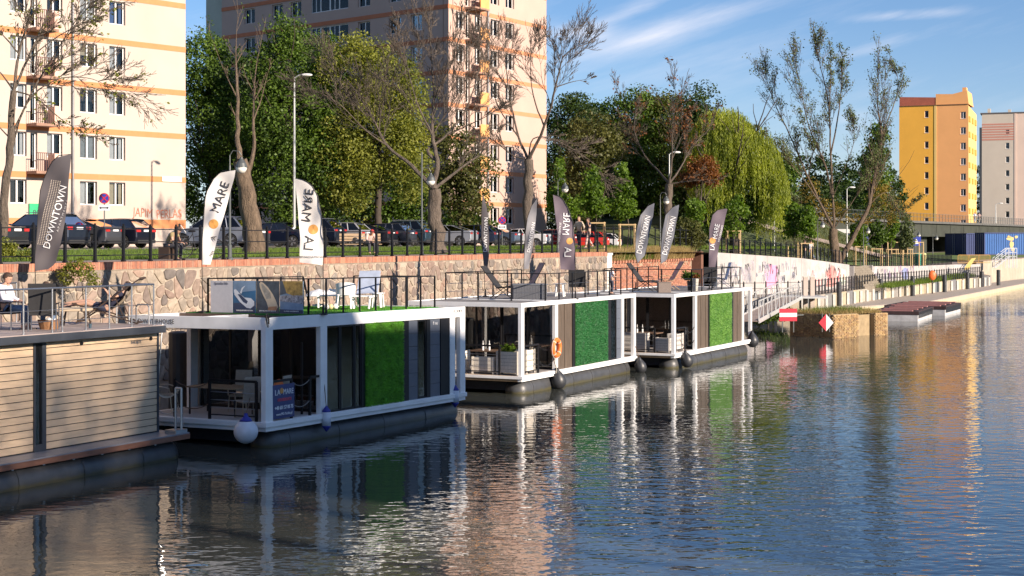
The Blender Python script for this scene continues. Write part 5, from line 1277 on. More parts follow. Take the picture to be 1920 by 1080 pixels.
# ================================================================ LAMPS, SIGNS
M_pole = mat('lamp_pole_grey', (.10, .11, .11), .5, .4, .1, 4)
M_globe = mat('milk_glass_globe', (.75, .73, .66), .25, var=.03)
def globe_lamp(px, Y, ztop, side, label, base=4.6, gpx=None, py_g=None, cap=True):
    p = PX(px, HZ, Y); t = thing('street_lamp', label, 'street lamp', (p.x, Y, base), 0, 'old fashioned globe lamps along the promenade')
    h = ztop - base; mb = MB(); mb.tube([(0, 0, 0), (0, 0, .5), (0, 0, .52), (0, 0, h)], [.075, .07, .045, .032], 10); mb.lathe([(.11, 0), (.11, .08), (.06, .12)], 12); mb.build('pole', M_pole, t)
    gx = side * .38; gz_ = h + .05 if py_g is None else (EYE - (py_g - HZ) * Y / F) - base
    mb = MB(); mb.tube([(0, 0, gz_ + .05), (0, 0, gz_ + .42), (side * .1, 0, gz_ + .58), (gx * .8, 0, gz_ + .55), (gx, 0, gz_ + .42)], .018, 6); mb.tube([(0, 0, h - .01), (0, 0, gz_ + .08)], .03, 6); mb.build('bracket', M_pole, t)
    mb = MB(); mb.sphere((gx, 0, gz_), .185, 16, 10); mb.build('globe', M_globe, t, smooth=True)
    mb = MB(); mb.lathe([(.04, .36), (.06, .30), (.16, .16), (.20, .04), (.205, .02)], 16, (gx, 0, gz_)); mb.build('hood', M_pole, t)
    return t
globe_lamp(431, 50.8, 7.4, 1, 'globe lamp in front of the leaning tree trunk', py_g=315)
globe_lamp(791, 65.0, 9.0, 1, 'globe lamp on a tall pole beside the thick bare tree', py_g=340)
globe_lamp(1046, 82.0, 7.4, 1, 'globe lamp above the charcoal banner left of the first staked sapling', py_g=355)
globe_lamp(1238, 96.0, 7.0, 1, 'globe lamp above the pair of grey banners', 4.6, py_g=378)
globe_lamp(1533, 118, 5.6, 1, 'globe lamp just left of the big forked tree', 3.6, py_g=423)
globe_lamp(1619, 128, 5.2, 1, 'globe lamp right of the big forked tree', 3.2, py_g=434)
globe_lamp(1712, 150, 6.0, -1, 'globe lamp in front of the left end of the bridge girder', 2.9, py_g=431)
globe_lamp(1716, 160, 5.4, 1, 'lower globe lamp beside the blue parking sign', 2.8, py_g=441)
globe_lamp(1749, 158, 5.0, 1, 'globe lamp in front of the dark bridge pier', 2.8, py_g=447)
def street_light(px, Y, ytop, armdx, label, base, r0=.09):
    p = PX(px, HZ, Y); zt_ = EYE - (ytop - HZ) * Y / F; t = thing('street_light', label, 'street light', (p.x, Y, base), 0)
    h = zt_ - base; mb = MB(); mb.tube([(0, 0, 0), (0, 0, 1.2), (0, 0, h)], [r0, r0 * .8, r0 * .45], 10); mb.build('pole', mat('galvanised_pole', (.42, .43, .42), .45, .5, .08, 3), t)
    s_ = 1 if armdx > 0 else -1; a = abs(armdx)
    mb = MB(); mb.tube([(0, 0, h - .05), (s_ * a * .5, 0, h + .12), (s_ * a, 0, h + .15)], .035, 8); mb.build('arm', mat('galvanised_pole', (.42, .43, .42)), t)
    mb = MB(); mb.sphere((s_ * (a + .2), 0, h + .14), .3, 12, 6, (1.15, .4, .3)); mb.build('lamp_head', mat('lamp_head_white', (.65, .65, .63), .4, var=.05), t, smooth=True)
    return t
street_light(552, 88, 145, .5, 'tall galvanised street light behind the second white banner', 4.87, .11)
street_light(1255, 118, 289, .35, 'street light in the dark trees above the pair of grey banners', 4.8)
street_light(1588, 150, 354, .3, 'slim pale street light right of the big forked tree', 3.2)
street_light(1452, 140, 392, -.2, 'slim pole hidden in the hanging willow twigs', 4.2, .06)
street_light(1867, 235, 383, .6, 'small street light on the bridge in front of the beige tower', 7.86)
def disc_sign(px, py, Y, r_, label, base, kind):
    p = PX(px, py, Y); t = thing('road_sign', label, 'road sign', (p.x, Y, base)); h = p.z - base
    mb = MB(); mb.tube([(0, .02, 0), (0, .02, h + (r_ if kind != 'p' else r_))], .03, 8); mb.build('pole', M_pole, t)
    Mx = Matrix.Rotation(R(90), 3, 'X')
    if kind == 'stop':
        mb = MB(); mb.lathe([(0, -.006), (r_, -.006), (r_, .006), (0, .006)], 24, (0, -.03, h), Mx); pl_ = mb.build('sign_plate', mat('sign_red', (.5, .02, .03), .4, var=.03), t)
        mb = MB(); mb.lathe([(0, -.008), (r_ * .82, -.008), (r_ * .82, .0), (0, .0)], 24, (0, -.042, h), Mx); mb.build('blue_field', mat('sign_blue', (.03, .05, .35), .4, var=.03), pl_)
        mb = MB(); a = r_ * .62; mb.bar((-a, -.055, h - a), (a, -.055, h + a), .01, r_ * .2); mb.bar((-a, -.057, h + a), (a, -.057, h - a), .01, r_ * .2); mb.build('red_cross', mat('sign_red', (.5, .02, .03)), pl_)
        mb = MB(); mb.bx(-.28, .28, -.04, -.02, h - r_ - .33, h - r_ - .06); sp_ = mb.build('arrow_plate', M_plate, t)
        mb = MB(); z_ = h - r_ - .2; mb.add([(-.24, -.046, z_), (-.14, -.046, z_ + .07), (-.14, -.046, z_ + .025), (.14, -.046, z_ + .025), (.14, -.046, z_ + .07), (.24, -.046, z_), (.14, -.046, z_ - .07), (.14, -.046, z_ - .025), (-.14, -.046, z_ - .025), (-.14, -.046, z_ - .07)], [tuple(range(10))]); mb.build('arrow', M_letb, sp_)
    else:
        mb = MB(); mb.bx(-r_, r_, -.03, -.015, h - r_, h + r_); pl_ = mb.build('sign_plate', mat('sign_blue', (.03, .05, .35)), t)
        mb = MB(); mb.add([(-r_ * .5, -.036, h - r_ * .6), (r_ * .5, -.036, h - r_ * .6), (0, -.036, h + r_ * .6)], [(0, 1, 2)]); mb.build('white_triangle', M_letw, pl_)
    return t
disc_sign(195.5, 372, 74.5, .26, 'round blue and red no stopping sign with arrow plate before the cream block', 4.87, 'stop')
disc_sign(941.5, 413, 104, .26, 'round no stopping sign in front of the peach tower', 4.87, 'stop')
disc_sign(1718, 452, 165, .5, 'square blue pedestrian crossing sign by the bridge', 2.7, 'p')

# ================================================================ FEATHER BANNERS
M_fgrey = mat('banner_charcoal', (.085, .075, .08), .7, 0, .1, 1.5); M_fwhite = mat('banner_white', (.66, .63, .60), .8, 0, .05, 1.5); M_fpl = mat('banner_plum', (.13, .10, .125), .7, 0, .1, 1.5)
M_dot = mat('orange_dot', (.62, .30, .08), .6, var=.05); M_fslate = mat('banner_slate', (.15, .155, .18), .65, 0, .1, 1.5)
def banner(label, left, right, Y, basepx, basez, m, mast='left', texts=(), dot=None, wave=.05, thick=.006, gridp=None, yaw=0.0, ph=0.0, loff=0):
    """left / right: edge curves as (px, py) from top to bottom"""
    o = PX(basepx, HZ, Y); o.z = basez
    t = thing('feather_banner', label, 'banner', o, yaw)
    cv = lambda q: ((q[0] - basepx) * Y / F / max(.15, math.cos(yaw)), EYE - (q[1] - HZ) * Y / F - basez)
    Lc = [cv(q) for q in left]; Rc = [cv(q) for q in right]
    zt_, zb_ = max(Lc[0][1], Rc[0][1]), min(Lc[-1][1], Rc[-1][1])
    fl = lambda C, z: float(np.interp(-z, [-c[1] for c in C], [c[0] for c in C]))
    wv = lambda x, z: wave * (math.sin(5.5 * x + 3.1 * z + ph) * .6 + math.sin(11 * x - 7 * z + ph * 2) * .4 * min(1, (zt_ - z) * .8) + .5 * math.sin(2.3 * z + ph))
    n, k = 34, 10; v = []
    for i in range(n + 1):
        for j in range(k + 1):
            zl = Lc[0][1] + (Lc[-1][1] - Lc[0][1]) * i / n; zr = Rc[0][1] + (Rc[-1][1] - Rc[0][1]) * i / n
            xl, xr = fl(Lc, zl), fl(Rc, zr); f = j / k; x = xl + (xr - xl) * f; z = zl + (zr - zl) * f; v.append((x, wv(x, z), z))
    mb = MB(); N_ = len(v); fs = [(i * (k + 1) + j, i * (k + 1) + j + 1, (i + 1) * (k + 1) + j + 1, (i + 1) * (k + 1) + j) for i in range(n) for j in range(k)]
    mb.add(v, fs); mb.add([(a, b_ + thick, c) for a, b_, c in v], [f[::-1] for f in fs])
    mb.build('banner_cloth', m, t, smooth=True)
    C = Lc if mast == 'left' else Rc; m_ = MB(); pts = [(x, wv(x, z) - .004, z) for x, z in C]
    bottom = (pts[-1][0] * .3, 0, 0)
    m_.tube([bottom] + [(p_[0], p_[1], p_[2]) for p_ in reversed(pts)], [.014] + [.012] * (len(pts) - 1) + [.006], 6); m_.lathe([(.12, 0), (.12, .03), (.03, .05), (.025, .3)], 10); m_.build('mast', M_black, t)
    for (s_, px, py, size, rotd, mm, mir, sx) in texts:
        x, z = cv((px, py)); T_ = Matrix.Rotation(R(rotd), 4, 'Z')
        if mir: T_ = Matrix.Diagonal((-1, 1, 1, 1)) @ T_
        e_ = text_mesh(s_, size, mm, parent=t, M=T_, depth=.001, sx=sx)
        me = e_.data
        for vv in me.vertices:
            a, c, d = vv.co.x + x, vv.co.y + z, vv.co.z; vv.co = (a, wv(a, c) - .022 - d, c)
    if dot:
        px, py, r_ = dot; x, z = cv((px, py)); mb = MB(); q = [(x + r_ * math.cos(a), z + r_ * math.sin(a)) for a in np.linspace(0, 2 * math.pi, 20, endpoint=False)]
        mb.add([(a, wv(a, c) - .008, c) for a, c in q] + [(x, wv(x, z) - .008, z)], [(i, (i + 1) % 20, 20) for i in range(20)]); mb.build('orange_emblem', M_dot, t)
    if gridp:
        (xa, ya), (xb, yb_), ncol, nrow, dx_ = gridp; mb = MB()
        for i in range(nrow):
            for j in range(ncol):
                px = xa + (xb - xa) * i / nrow + dx_ * j; py = ya + (yb_ - ya) * i / nrow + (j * .6)
                x, z = cv((px, py)); s_ = .014; y_ = -.008
                mb.add([(x + a, wv(x, z) + y_, z + c) for a, c in ((-s_, -s_), (s_, -s_), (s_, s_), (-s_, s_))], [(0, 1, 2, 3)])
        tag(mb.build('printed_dots', mat('pale_print', (.42, .36, .30), .7, var=.3, scale=3), t), kind='stuff')
    return t
rd1 = 3.27
banner('tall charcoal banner with white DOWNTOWN lettering at the left over the roof terrace',
       [(133, 289), (111, 292), (99, 303), (90, 317), (82, 335), (76, 357), (72, 390), (70, 423), (67, 470), (67, 508)],
       [(134, 290), (133, 300), (131, 325), (127, 357), (122, 412), (115, 455), (104, 495), (90, 505)], 41.0, 67, rd1, M_fgrey, 'left',
       [('DOWNTOWN', 104, 407, .27, 74.5, M_letw, False, .98), ('A P A R T M E N T S', 117, 405, .075, 75, mat('grey_print2', (.5, .48, .47), .6, var=0), False, 1.35)], gridp=((96, 338), (70, 460), 5, 40, 4.2), ph=1.0)
dotm = M_dot
banner('white banner with black MARE lettering leaning right in front of the globe lamp',
       [(440, 319), (418, 320), (409, 326), (400, 335), (388, 359), (383, 389), (380, 448), (380, 496)],
       [(442, 319), (440, 332), (431, 359), (420, 404), (406, 455), (395, 496)], 41.9, 380, rz2, M_fwhite, 'left',
       [('MARE', 413.5, 370, .35, 71, M_letb, False, 1.0), ('Y&M', 398, 476, .09, 60, M_letb, False, 1.0), ('A', 401, 446, .2, 71, M_letb, False, 1)], dot=(401, 420, .13), wave=.08, ph=.4)
banner('white banner with LA MARE showing reversed from behind, beside the tall street light pole',
       [(553, 335), (554, 345), (557, 383), (563, 448), (562, 492)],
       [(554, 334), (568, 337), (578, 342), (586, 349), (596, 368), (603, 403), (606, 450), (606, 497)], 40.5, 606, rz2, M_fwhite, 'right',
       [('MARE', 576, 385, .34, 98, M_letb, True, 1.02), ('LA', 579, 456, .34, 95, M_letb, True, 1), ('YACHTS & CHARTER', 585, 482, .07, 0, M_letb, True, 1)], dot=(587, 430, .13), wave=.07, ph=2.2)
YB3 = 57.5
banner('narrow charcoal banner seen nearly edge on, left of the pair over the middle houseboat',
       [(905, 365), (903, 400), (903, 450), (908, 502)], [(906, 365), (913, 390), (917, 440), (917, 480), (914, 502)], 58.5, 910, rz3, M_fgrey, 'left',
       [('DOWNTOWN', 911, 440, .2, 88, M_letw, False, 1)], wave=.04, ph=1)
banner('narrow folded grey banner leaning right above the second deck of the middle houseboat',
       [(1006, 373), (997, 385), (990, 405), (985, 440), (982, 504)], [(1007, 373), (1006, 400), (1002, 440), (997, 475), (991, 504)], 59.5, 982, rz3, mat('banner_silver', (.22, .215, .23), .7, 0, .1, 2), 'left',
       [('DOWNTOWN', 996, 445, .18, 80, M_letw, False, 1)], wave=.07, ph=2)
banner('charcoal banner with LA MARE showing reversed over the middle houseboat',
       [(1037, 365), (1040, 394), (1044, 425), (1048, 459), (1051, 505)], [(1038, 365), (1049, 368), (1057, 376), (1064, 389), (1074, 416), (1078, 459), (1079, 507)], 56.0, 1079, rz3, M_fpl, 'right',
       [('MARE', 1061, 420, .36, 93, M_letw, True, .9), ('LA', 1064, 473, .36, 92, M_letw, True, .9), ('HOUSEBOATS', 1049, 435, .1, 94, M_letw, True, 1.1)], dot=(1068, 452, .12), wave=.05, ph=0)
banner('slate grey banner, left one of the two standing close together over the farthest houseboat',
       [(1226, 381), (1215, 386), (1201, 403), (1193, 433), (1191, 477), (1195, 492)], [(1227, 381), (1225, 403), (1218, 437), (1210, 478), (1196, 493)], 70, 1192, rz4, M_fslate, 'left',
       [('DOWNTOWN', 1207, 440, .34, 76, M_letw, False, .8)], gridp=((1206, 403), (1194, 475), 3, 26, 3.2), wave=.05, ph=.5)
banner('slate grey banner, right one of the two standing close together over the farthest houseboat',
       [(1272, 384), (1260, 389), (1248, 403), (1242, 433), (1239, 470), (1239, 493)], [(1273, 384), (1271, 403), (1263, 445), (1250, 488), (1240, 494)], 69.5, 1239, rz4, M_fslate, 'left',
       [('DOWNTOWN', 1255, 442, .34, 76, M_letw, False, .8)], gridp=((1254, 405), (1242, 475), 3, 26, 3.2), wave=.05, ph=1.5)
banner('plum banner with LA MARE and an orange dot, rightmost over the farthest houseboat',
       [(1361, 391), (1348, 392), (1341, 398), (1336, 403), (1330, 428), (1329, 503)], [(1364, 392), (1358, 417), (1348, 463), (1341, 503)], 69, 1330, rz4, M_fpl, 'left',
       [('MARE', 1343, 434, .3, 80, M_letw, False, .9), ('LA', 1336, 463, .3, 84, M_letw, False, .9), ('HOUSEBOATS', 1351, 438, .12, 76, M_letw, False, 1)], dot=(1336, 451, .14), wave=.04, ph=0)

# ================================================================ FENDERS, LIFEBUOY, SIGN BOARD
def rope_to(t, a, c, r_=.012): mb = MB(); mb.tube([a, ((a[0] + c[0]) / 2, (a[1] + c[1]) / 2, (a[2] + c[2]) / 2 - .03), c], r_, 5); return mb.build('rope', M_brown, t)
M_fblue = mat('fender_blue', (.02, .03, .28), .45, var=.1); M_fwh = mat('fender_white', (.66, .68, .74), .4, 0, .08, 6)
p = PX(461, 809, 37.8); t = thing('buoy_fender', 'large white ball fender with blue top at the corner of the nearest white houseboat', 'fender', p)
mb = MB(); mb.sphere((0, 0, 0), .30, 24, 16); mb.build('ball', M_fwh, t, smooth=True)
mb = MB(); mb.lathe([(.165, .255), (.13, .31), (.05, .38), (.045, .45), (0, .45)], 16); mb.build('cap', M_fblue, t, smooth=True); rope_to(t, (0, 0, .42), (.05, .3, .8))
def cyl_fender(px, py, Y, label, h=.56, r_=.12):
    p = PX(px, py, Y); t = thing('fender', label, 'fender', p, 0, 'white and blue cylinder fenders on the nearest white houseboat')
    mb = MB(); mb.lathe([(r_, -h / 2 + .1), (r_ * 1.02, 0), (r_, h / 2 - .1)], 16); mb.build('barrel', M_fwh, t, smooth=True)
    for s_ in (-1, 1): mb = MB(); mb.lathe([(r_, s_ * (h / 2 - .1)), (r_ * .9, s_ * (h / 2 - .06)), (.04, s_ * (h / 2 + .03)), (.02, s_ * (h / 2 + .06)), (0, s_ * (h / 2 + .06))], 16); mb.build('cap', M_fblue, t, smooth=True)
    rope_to(t, (0, 0, h / 2), (-.12, .2, 1.45)); return t
cyl_fender(612, 785, BT2.w(2.5, -.14).y, 'white and blue cylinder fender hanging at the middle post of the nearest white houseboat')
cyl_fender(853.5, 743, BT2.w(9.4, -.16).y, 'white and blue cylinder fender hanging at the far post of the nearest white houseboat')
def drop_fender(px, py, Y, r_, label, tilt=0):
    p = PX(px, py, Y); t = thing('buoy_fender', label, 'fender', p, 0, 'black teardrop fenders on the two farther white houseboats', rot=(R(tilt), R(-tilt), 0))
    mb = MB(); mb.lathe([(0, -r_), (r_ * .5, -r_ * .87), (r_ * .87, -r_ * .5), (r_, 0), (r_ * .9, r_ * .5), (r_ * .55, r_ * 1.05), (r_ * .25, r_ * 1.45), (r_ * .2, r_ * 1.7), (0, r_ * 1.7)], 20); mb.build('bladder', M_rub, t, smooth=True)
    rope_to(t, (0, 0, r_ * 1.6), (-.1, .2, r_ * 1.6 + .5)); return t
drop_fender(1047, 715, BT3.w(2.9, -.35).y, .29, 'black teardrop fender below the lifebuoy', 8)
drop_fender(1201, 689, BT3.w(10.4, -.35).y, .25, 'black teardrop fender at the far corner of the middle houseboat', 8)
drop_fender(1288, 677, BT4.w(1.0, -.35).y, .27, 'black teardrop fender near the front corner of the farthest houseboat', 12)
drop_fender(1411, 640, BT4.w(10.4, -.3).y, .29, 'black teardrop fender at the far end of the farthest houseboat', 4)
p = BT3.w(s3(1043, -.1), -.1); p.z = EYE - (652 - HZ) * p.y / F
t = thing('lifebuoy', 'orange lifebuoy hung on the white post of the middle houseboat', 'lifebuoy', p, BT3.a)
mb = MB(); k = 24
for i in range(k):
    a0_, a1_ = 2 * math.pi * i / k, 2 * math.pi * (i + 1) / k
pts = [(.28 * math.cos(a), 0, .28 * math.sin(a)) for a in np.linspace(0, 2 * math.pi, k + 1)]; mb.tube(pts, .085, 10, caps=False); mb.build('ring', mat('lifebuoy_orange', (.75, .16, .03), .55, var=.08), t, smooth=True)
mb = MB()
for a in (.8, 2.4, 3.9, 5.5): mb.tube([(.28 * math.cos(a - .09), 0, .28 * math.sin(a - .09)), (.28 * math.cos(a + .09), 0, .28 * math.sin(a + .09))], .09, 10)
mb.build('band', mat('faded_orange', (.7, .42, .3), .7), t)
mb = MB(); mb.tube([(.38 * math.cos(a), -.01, .38 * math.sin(a) - .02 * abs(math.sin(2 * a))) for a in np.linspace(0, 2 * math.pi, 25)], .012, 5, caps=False); mb.tube([(0, 0, -.37), (.02, 0, -.6), (.01, 0, -.95)], .012, 5); mb.build('rope', mat('rope', (.5, .47, .4)), t)
# company sign on the nearest terrace rail
p = BT2.w(.30, .03, FL2 + .04); t = thing('sign_board', 'navy board reading LA MARE with a phone number on the terrace rail', 'sign', p, BT2.a)
sw, sh = .90, .86; 
mb = MB(); mb.add([(0, -.02, 0), (sw, -.02, 0), (sw, -.02, sh), (0, -.02, sh), (0, 0, 0), (sw, 0, 0), (sw, 0, sh), (0, 0, sh)], [(0, 1, 2, 3), (4, 7, 6, 5), (0, 4, 5, 1), (3, 2, 6, 7), (0, 3, 7, 4), (1, 5, 6, 2)])
bo = mb.build('board', mat('navy_board', (.035, .05, .16), .5, var=.05), t)
Ms = lambda x, z: Matrix.Translation((x, -.024, z)) @ Matrix.Rotation(R(90), 4, 'X')
text_mesh('LA', .2, M_letw, parent=bo, M=Ms(.19, .66)); text_mesh('MARE', .2, M_letw, parent=bo, M=Ms(.64, .66), sx=.85)
text_mesh('HOUSEBOATS', .1, mat('pink_print', (.6, .08, .12), .6, var=0), parent=bo, M=Ms(.48, .47), sx=.9, bold=.004)
text_mesh('+48 601 57 00 75', .13, M_letw, parent=bo, M=Ms(.46, .27), sx=.82, bold=.003); text_mesh('www.MG-Yachts.pl', .1, M_letw, parent=bo, M=Ms(.47, .11), sx=.85)
mb = MB(); mb.lathe([(0, 0), (.075, 0), (.075, .003)], 16, (.36, -.024, .7), Matrix.Rotation(R(90), 3, 'X')); mb.build('orange_emblem', M_dot, bo)
mb = MB(); mb.lathe([(.11, 0), (.11, .02), (.19, .03), (.21, .06), (.17, .09), (.10, .09)], 16, (0, 0, 0), Matrix.Rotation(R(90), 3, 'X')); tt = mb.build('lifebuoy', mat('lifebuoy_orange', (.75, .16, .03)), None, tuple(BT2.w(.66, .16, FL2 + .83)), (0, 0, BT2.a)); tag(tt, 'small orange and white lifebuoy peeking out above the navy sign board', 'lifebuoy')
# ================================================================ TREES
M_bark = mat('grey_brown_bark', (.115, .09, .07), .9, 0, .45, 4, 1.0, 16, stretch=(2, 2, .5)); M_barkd = mat('dark_bark', (.055, .042, .032), .9, 0, .3, 3, .4, 12)
M_barkw = mat('warm_bark', (.13, .092, .062), .9, 0, .5, 4, 1.0, 14, stretch=(2, 2, .4))
LM = dict(dark=leaf_mat('lime_leaves_dark', (.008, .024, .006), (.055, .095, .015), .28), mid=leaf_mat('lime_leaves_mid', (.014, .038, .008), (.13, .21, .025), .32),
          yel=leaf_mat('yellow_green_leaves', (.06, .085, .012), (.29, .30, .05), .36), oli=leaf_mat('olive_leaves', (.03, .042, .01), (.14, .14, .035), .3),
          bri=leaf_mat('fresh_green_leaves', (.05, .10, .012), (.18, .28, .03), .4), bro=leaf_mat('withered_brown_leaves', (.11, .04, .012), (.25, .10, .028), .3),
          wil=leaf_mat('willow_leaves', (.07, .11, .015), (.40, .44, .06), .42, scale=.5), hay=leaf_mat('dry_grass', (.26, .19, .08), (.42, .32, .14), .3, .8, 1.0),
          gra=leaf_mat('verge_grass', (.045, .09, .015), (.17, .24, .035), .3, .8, .8), pop=leaf_mat('poplar_leaves', (.05, .075, .025), (.16, .19, .065), .33))
def leaves_np(centers, clump_r, n_per, size, seed, aspect=.62, hang=0.0):
    g = np.random.default_rng(seed); C = np.repeat(centers, n_per, 0); n = len(C)
    R_ = np.repeat(clump_r, n_per) if np.ndim(clump_r) else np.full(n, clump_r)
    d = g.normal(0, 1, (n, 3)); d /= np.linalg.norm(d, axis=1)[:, None] + 1e-9
    P_ = C + d * (R_ * g.uniform(.35, 1.0, n) ** .6)[:, None] * np.array([1, 1, .75])
    nrm = d * .6 + g.normal(0, 1, (n, 3)) * .7 + np.array([0, 0, .45]); nrm /= np.linalg.norm(nrm, axis=1)[:, None]
    a = g.normal(0, 1, (n, 3)); a[:, 2] -= hang; a -= nrm * (a * nrm).sum(1)[:, None]; a /= np.linalg.norm(a, axis=1)[:, None] + 1e-9; b_ = np.cross(nrm, a)
    s = size * g.uniform(.6, 1.25, n)[:, None]; w = s * aspect * .5
    V = np.stack([P_ - a * s * .5, P_ + b_ * w + nrm * s * .08, P_ + a * s * .5, P_ - b_ * w + nrm * s * .08], 1)
    return V.reshape(-1, 3), np.arange(n * 4).reshape(-1, 4)
def crown(parent, lobes, n_clump, n_per, size, m, seed, clump=(.35, .8), name='crown', shell=.5):
    """lobes: (x, y, z, rx, ry, rz) in local metres"""
    g = np.random.default_rng(seed); L = np.array(lobes, float); w = (L[:, 3] * L[:, 4] * L[:, 5]) ** .8; w /= w.sum(); k = g.choice(len(L), n_clump, p=w)
    d = g.normal(0, 1, (n_clump, 3)); d /= np.linalg.norm(d, axis=1)[:, None]; r = shell + (1 - shell) * g.uniform(0, 1, n_clump) ** .5
    r *= 1 + .10 * np.sin(d[:, 0] * 7 + k) + g.normal(0, .05, n_clump)
    C = L[k, :3] + d * r[:, None] * L[k, 3:6]
    V, Q = leaves_np(C, g.uniform(clump[0], clump[1], n_clump), n_per, size, seed + 1)
    return link(name, fast_mesh(name, V, Q, m), parent), C
def branches(mb, p, d, L, r, depth, rg, tips, spread=.6, up=.15, n=4, segs=4, sides=5, wob=.18, minr=.008, taper=.5, nvar=1):
    pts = [Vector(p)]; rad = [r]; dd = Vector(d).normalized()
    for i in range(segs):
        dd = (dd + Vector((rg.gauss(0, wob), rg.gauss(0, wob), rg.gauss(0, wob * .7) + up * .3))).normalized(); pts.append(pts[-1] + dd * (L / segs)); rad.append(max(minr, r * (1 - (1 - taper) * (i + 1) / segs)))
    mb.tube(pts, rad, sides if r > .03 else 3, caps=False)
    tips.append((pts[-1], r))
    if depth <= 0: return
    k = n + rg.randint(-nvar, nvar)
    for i in range(max(1, k)):
        t_ = .25 + .75 * (i + rg.random()) / max(1, k); f = min(t_ * segs, segs - .001); a = int(f); q = pts[a].lerp(pts[a + 1], f - a)
        ax = (pts[a + 1] - pts[a]).normalized(); rv_ = Vector((rg.gauss(0, 1), rg.gauss(0, 1), rg.gauss(0, .6))); rv_ = (rv_ - ax * rv_.dot(ax)).normalized()
        nd = (ax * math.cos(spread) + rv_ * math.sin(spread) * rg.uniform(.7, 1.3) + Vector((0, 0, up))).normalized()
        branches(mb, q, nd, L * rg.uniform(.42, .68), max(minr, rad[a] * rg.uniform(.4, .62)), depth - 1, rg, tips, spread, up, n, max(3, segs - 1), sides, wob, minr, taper, nvar)
    branches(mb, pts[-1], dd, L * rg.uniform(.5, .7), rad[-1] * .8, depth - 1, rg, tips, spread, up, n, max(3, segs - 1), sides, wob, minr, taper, nvar)
def leafy(label, px, Y, base, lobes_px, m, n_clump, n_per, size, seed, trunk_r=.22, clump=(.4, .9), group=None, bark=None, depthf=.9, name='leafy_tree', shell=.5, limbs=6, rg=None):
    o = PX(px, HZ, Y); t = thing(name, label, 'tree', (o.x, Y, base), 0, group); s = Y / F; rg = random.Random(seed)
    lob = [((a - px) * s, rg.uniform(-.4, .4), EYE - (c - HZ) * s - base, rx * s, (rx + ry) / 2 * s * depthf, ry * s) for a, c, rx, ry in lobes_px]
    top = max(l[2] for l in lob); mb = MB(); h = min(l[2] - l[5] * .3 for l in lob)
    mb.tube([(0, 0, -.3), (.02, 0, .25), (rg.uniform(-.15, .15), .1, h * .5), (rg.uniform(-.2, .2), 0, max(h, top * .45)), (0, 0, top * .8)], [trunk_r * 1.5, trunk_r, trunk_r * .85, trunk_r * .65, trunk_r * .2], 9, caps=False); mb.build('trunk', bark or M_barkd, t, smooth=True)
    mb = MB(); tips = []
    for i in range(limbs):
        l = lob[i % len(lob)]; z0 = top * rg.uniform(.25, .5); q = Vector((0, 0, z0)); e = Vector((l[0], l[1], l[2])) + Vector((rg.uniform(-1, 1) * l[3], rg.uniform(-1, 1) * l[4], rg.uniform(-.3, .9) * l[5])) * .7
        branches(mb, q, e - q, (e - q).length * .7, trunk_r * .4, 1, rg, tips, .6, .1, 3, 4, 5)
    mb.build('limbs', bark or M_barkd, t)
    big = n_clump > 220
    crown(t, lob, int(n_clump * .42) if big else n_clump, int(n_per * 2.3) if big else n_per, size, m, seed, (clump[0] * 1.35, clump[1] * 1.5) if big else clump, shell=shell)
    return t
G1 = 'lime trees between the blocks'
leafy('dark green tree close to the corner of the cream block', 395, 108, 4.8, [(385, 125, 48, 62), (402, 225, 56, 95), (378, 350, 42, 85)], LM['mid'], 760, 32, .23, 1)
leafy('tall cone shaped lime tree behind the street light pole', 542, 104, 4.8, [(540, 75, 30, 42), (540, 140, 58, 70), (545, 230, 84, 90), (556, 330, 92, 85)], LM['mid'], 1300, 32, .22, 2, .3)
leafy('darker tree filling the gap left of the cone shaped lime', 462, 114, 4.8, [(455, 160, 45, 60), (455, 260, 55, 90), (450, 350, 50, 75)], LM['dark'], 560, 24, .30, 3)
leafy('green tree top showing just right of the cone shaped lime', 606, 112, 4.8, [(596, 105, 42, 48), (618, 180, 52, 80), (615, 300, 60, 95)], LM['mid'], 760, 30, .23, 4)
leafy('rounded yellow green tree with sunlit top, left of the thick bare tree', 712, 103, 4.8, [(655, 140, 50, 62), (712, 150, 62, 64), (762, 215, 42, 66), (705, 255, 88, 88), (765, 320, 40, 66), (650, 320, 58, 80)], LM['yel'], 1450, 30, .21, 5, .28, shell=.6)
leafy('dark understorey tree beneath the yellow green one', 690, 113, 4.8, [(640, 370, 55, 50), (720, 375, 60, 50), (780, 380, 45, 50)], LM['mid'], 480, 24, .27, 6)
leafy('small leafy tree in front of the peach tower', 862, 113, 4.8, [(850, 262, 42, 34), (878, 315, 42, 46), (850, 350, 42, 42), (882, 385, 34, 34)], LM['oli'], 330, 24, .26, 7, .15, shell=.4)
leafy('low bush at the foot of the peach tower', 880, 118, 4.7, [(868, 418, 38, 22), (905, 425, 26, 16)], LM['mid'], 150, 24, .25, 8, .05, (.3, .5), limbs=2)
